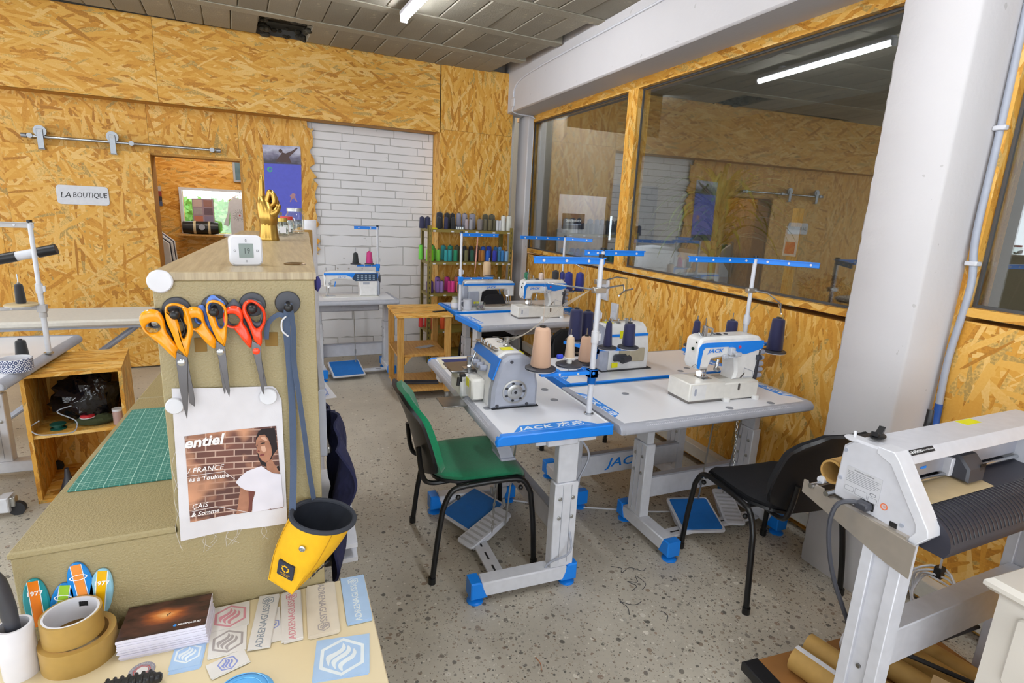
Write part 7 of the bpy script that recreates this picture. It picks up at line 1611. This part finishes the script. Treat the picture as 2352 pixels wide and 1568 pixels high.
# board with card tubes under the plotter
bdt = thing('floor_board', 'brown board with black edging on the floor under the plotter', 'board', (0, 0, 0))
MB().prism([(1.5, 1.13), (2.3, 1.05), (2.24, .45), (1.44, .53)], .06, .085, None, .002).build('panel', mat('brown_board', '9c6a34', .7, noise=(9, .2)), bdt)
MB().prism([(1.478, 1.135), (1.545, 1.128), (1.485, .52), (1.418, .528)], .052, .092, None, .004).build('black_edging', BLACK, bdt)
for x, y in ((1.53, 1.08), (2.2, 1.0), (1.48, .6), (2.17, .52)): MB().lathe([(.03, 0), (.034, .02), (.03, .06), (.001, .06)], 16, (x, y, 0)).build('glide', BLACK, bdt)
TUBM = mat('card_tube', 'b9924f', .7, noise=(40, .08))
for i, (p, q, r, lb) in enumerate((((1.63, 1.05, .13), (1.7, .64, .13), .045, 'card tube with white strip lying on the brown board'), ((1.73, 1.075, .13), (1.81, .64, .13), .042, 'card tube lying next to the plotter leg on the board'), ((1.9, 1.02, .125), (1.97, .64, .125), .04, 'card tube with paper end under the cross beam'), ((2.0, 1.08, .127), (2.07, .63, .127), .042, 'card tube behind the black strap'), ((2.1, 1.03, .125), (2.16, .63, .125), .04, 'card tube closest to the wall on the board'))):
    t = thing('card_tube', lb, 'card tube', (0, 0, 0), 0, 'card tubes under the plotter'); d = (Vector(q)-Vector(p)); L_ = d.length
    MB().lathe([(r, 0), (r, L_), (r*.88, L_), (r*.88, 0), (r, 0)], 24, p, d, cap=False).build('tube_wall', TUBM, t)
    if i == 0: MB().bar(Vector(p)+Vector((-.0, .0, r)), Vector(q)+Vector((-.0, 0, r)), .02, .002).build('white_strip', PAPER, t)
    if i == 2: MB().lathe([(r*1.04, -.03), (r*1.04, .12)], 20, p, d, cap=False).build('paper_sleeve', PAPER, t)
crt = thing('carton', 'small open cardboard carton at the front of the board', 'carton', (1.845, .70, .15), R(20)); MB().box((-.05, -.045, .02), (.05, .045, .08)).build('carton_body', mat('pale_card', 'd8b98a', .8), crt)
for s in (-1, 1): MB().prism([(s*.003, -.045), (s*.056, -.045), (s*.056, .045), (s*.003, .045)], .08, .083).build('flap', mat('pale_card', 'd8b98a', .8), crt)
ribbon2 = thing('black_strap', 'black strap lying across the card tubes', 'strap', (0, 0, 0)); MB().tube(spline([(1.84, 1.0, .19), (1.92, .9, .195), (2.0, .75, .195), (2.08, .6, .19)], 5), .008, 6).build('webbing', RUBBER, ribbon2)
tag(MB().tube(spline([(1.6, .86, .3), (1.75, .92, .22), (1.9, .9, .2), (2.1, .86, .21), (2.3, .84, .22)], 6), .007, 8).build('black_cable', RUBBER), 'black cable drooping from the plotter leg', 'cable')
cw = thing('cable_coil', 'coil of white cable behind the cross beam at the wall', 'cable', (2.36, 1.02, .2))
for k in range(4):
    rr = .085+.012*k; MB().tube([(.02*math.sin(3*a+k), rr*math.cos(a)*.8, rr*math.sin(a)) for a in [2*math.pi*i/26 for i in range(26)]], .0045, 6, True).build('loop', WHITE, cw)
MB().box((-.015, -.012, .08), (.02, .015, .13), .003).build('cable_tie', BLACK, cw); MB().tube(spline([(0, 0, .1), (-.05, -.02, .3), (-.08, -.04, .62)], 5), .004, 6).build('lead', WHITE, cw)
# white drawer unit at the right border
du = thing('drawer_unit', 'white painted wooden drawer unit at the right border', 'drawer unit', (0, 0, 0), 0)
DUW = mat('cream_white_paint', 'dcd5cb', .45, noise=(6, .06)); 
duo = MB().prism([(1.665, .585), (2.12, .555), (2.09, .12), (1.635, .15)], .02, .725).build('carcass', DUW, du)
MB().prism([(1.635, .612), (2.15, .58), (2.12, .09), (1.605, .12)], .725, .76, None, .012).build('top', DUW, du)
fxn = Vector((1.635-1.665, .15-.585, 0)).normalized()
for z0, z1 in ((.5, .69), (.28, .47), (.06, .25)):
    p = Vector((1.665, .585, z0))+fxn*.05; M = basis(p, fxn, (0, 0, 1))
    d_ = MB().prism(rrect(0, 0, .34, z1-z0, .012), -.002, .014, M, .004).build('drawer_front', DUW, du)
    MB().lathe([(.006, 0), (.006, .012), (.013, .016), (.012, .024), (.001, .026)], 16, M @ Vector((.17, (z1-z0)/2, .012)), M.to_3x3() @ Vector((0, 0, 1))).build('knob', WHITE, d_)

# ================================================================ FLOOR LITTER AND CABLES
def scrap(pts, label, c='1c1c2a'): tag(MB().tube(spline([(x, y, .0022) for x, y in pts], 6), .0014, 4).build('thread_scrap', thread_mat(c)), label, 'thread', 'thread scraps on the floor')
scrap([(1.42, 1.86), (1.46, 1.83), (1.44, 1.80), (1.5, 1.82), (1.54, 1.78), (1.57, 1.79)], 'dark tangled thread scrap on the floor by the blue foot cap')
scrap([(1.41, 1.68), (1.45, 1.7), (1.43, 1.74), (1.47, 1.72), (1.49, 1.76), (1.5, 1.7), (1.46, 1.67)], 'dark looped thread scrap on the open floor')
scrap([(1.31, 1.56), (1.33, 1.6), (1.32, 1.64), (1.35, 1.61), (1.38, 1.6), (1.41, 1.61)], 'dark wavy thread scrap on the open floor')
scrap([(1.43, 1.47), (1.46, 1.5), (1.45, 1.53)], 'short dark thread scrap on the open floor')
scrap([(.84, 1.44), (.85, 1.47), (.845, 1.5)], 'short orange thread scrap on the floor', 'c8703a')
tag(MB().tube(spline([(1.15, 2.62, .006), (1.4, 2.45, .006), (1.7, 2.3, .006), (1.9, 2.2, .006), (2.0, 2.12, .03)], 8), .005, 6).build('floor_cable', WHITE), 'white cable lying on the floor between the tables', 'cable')
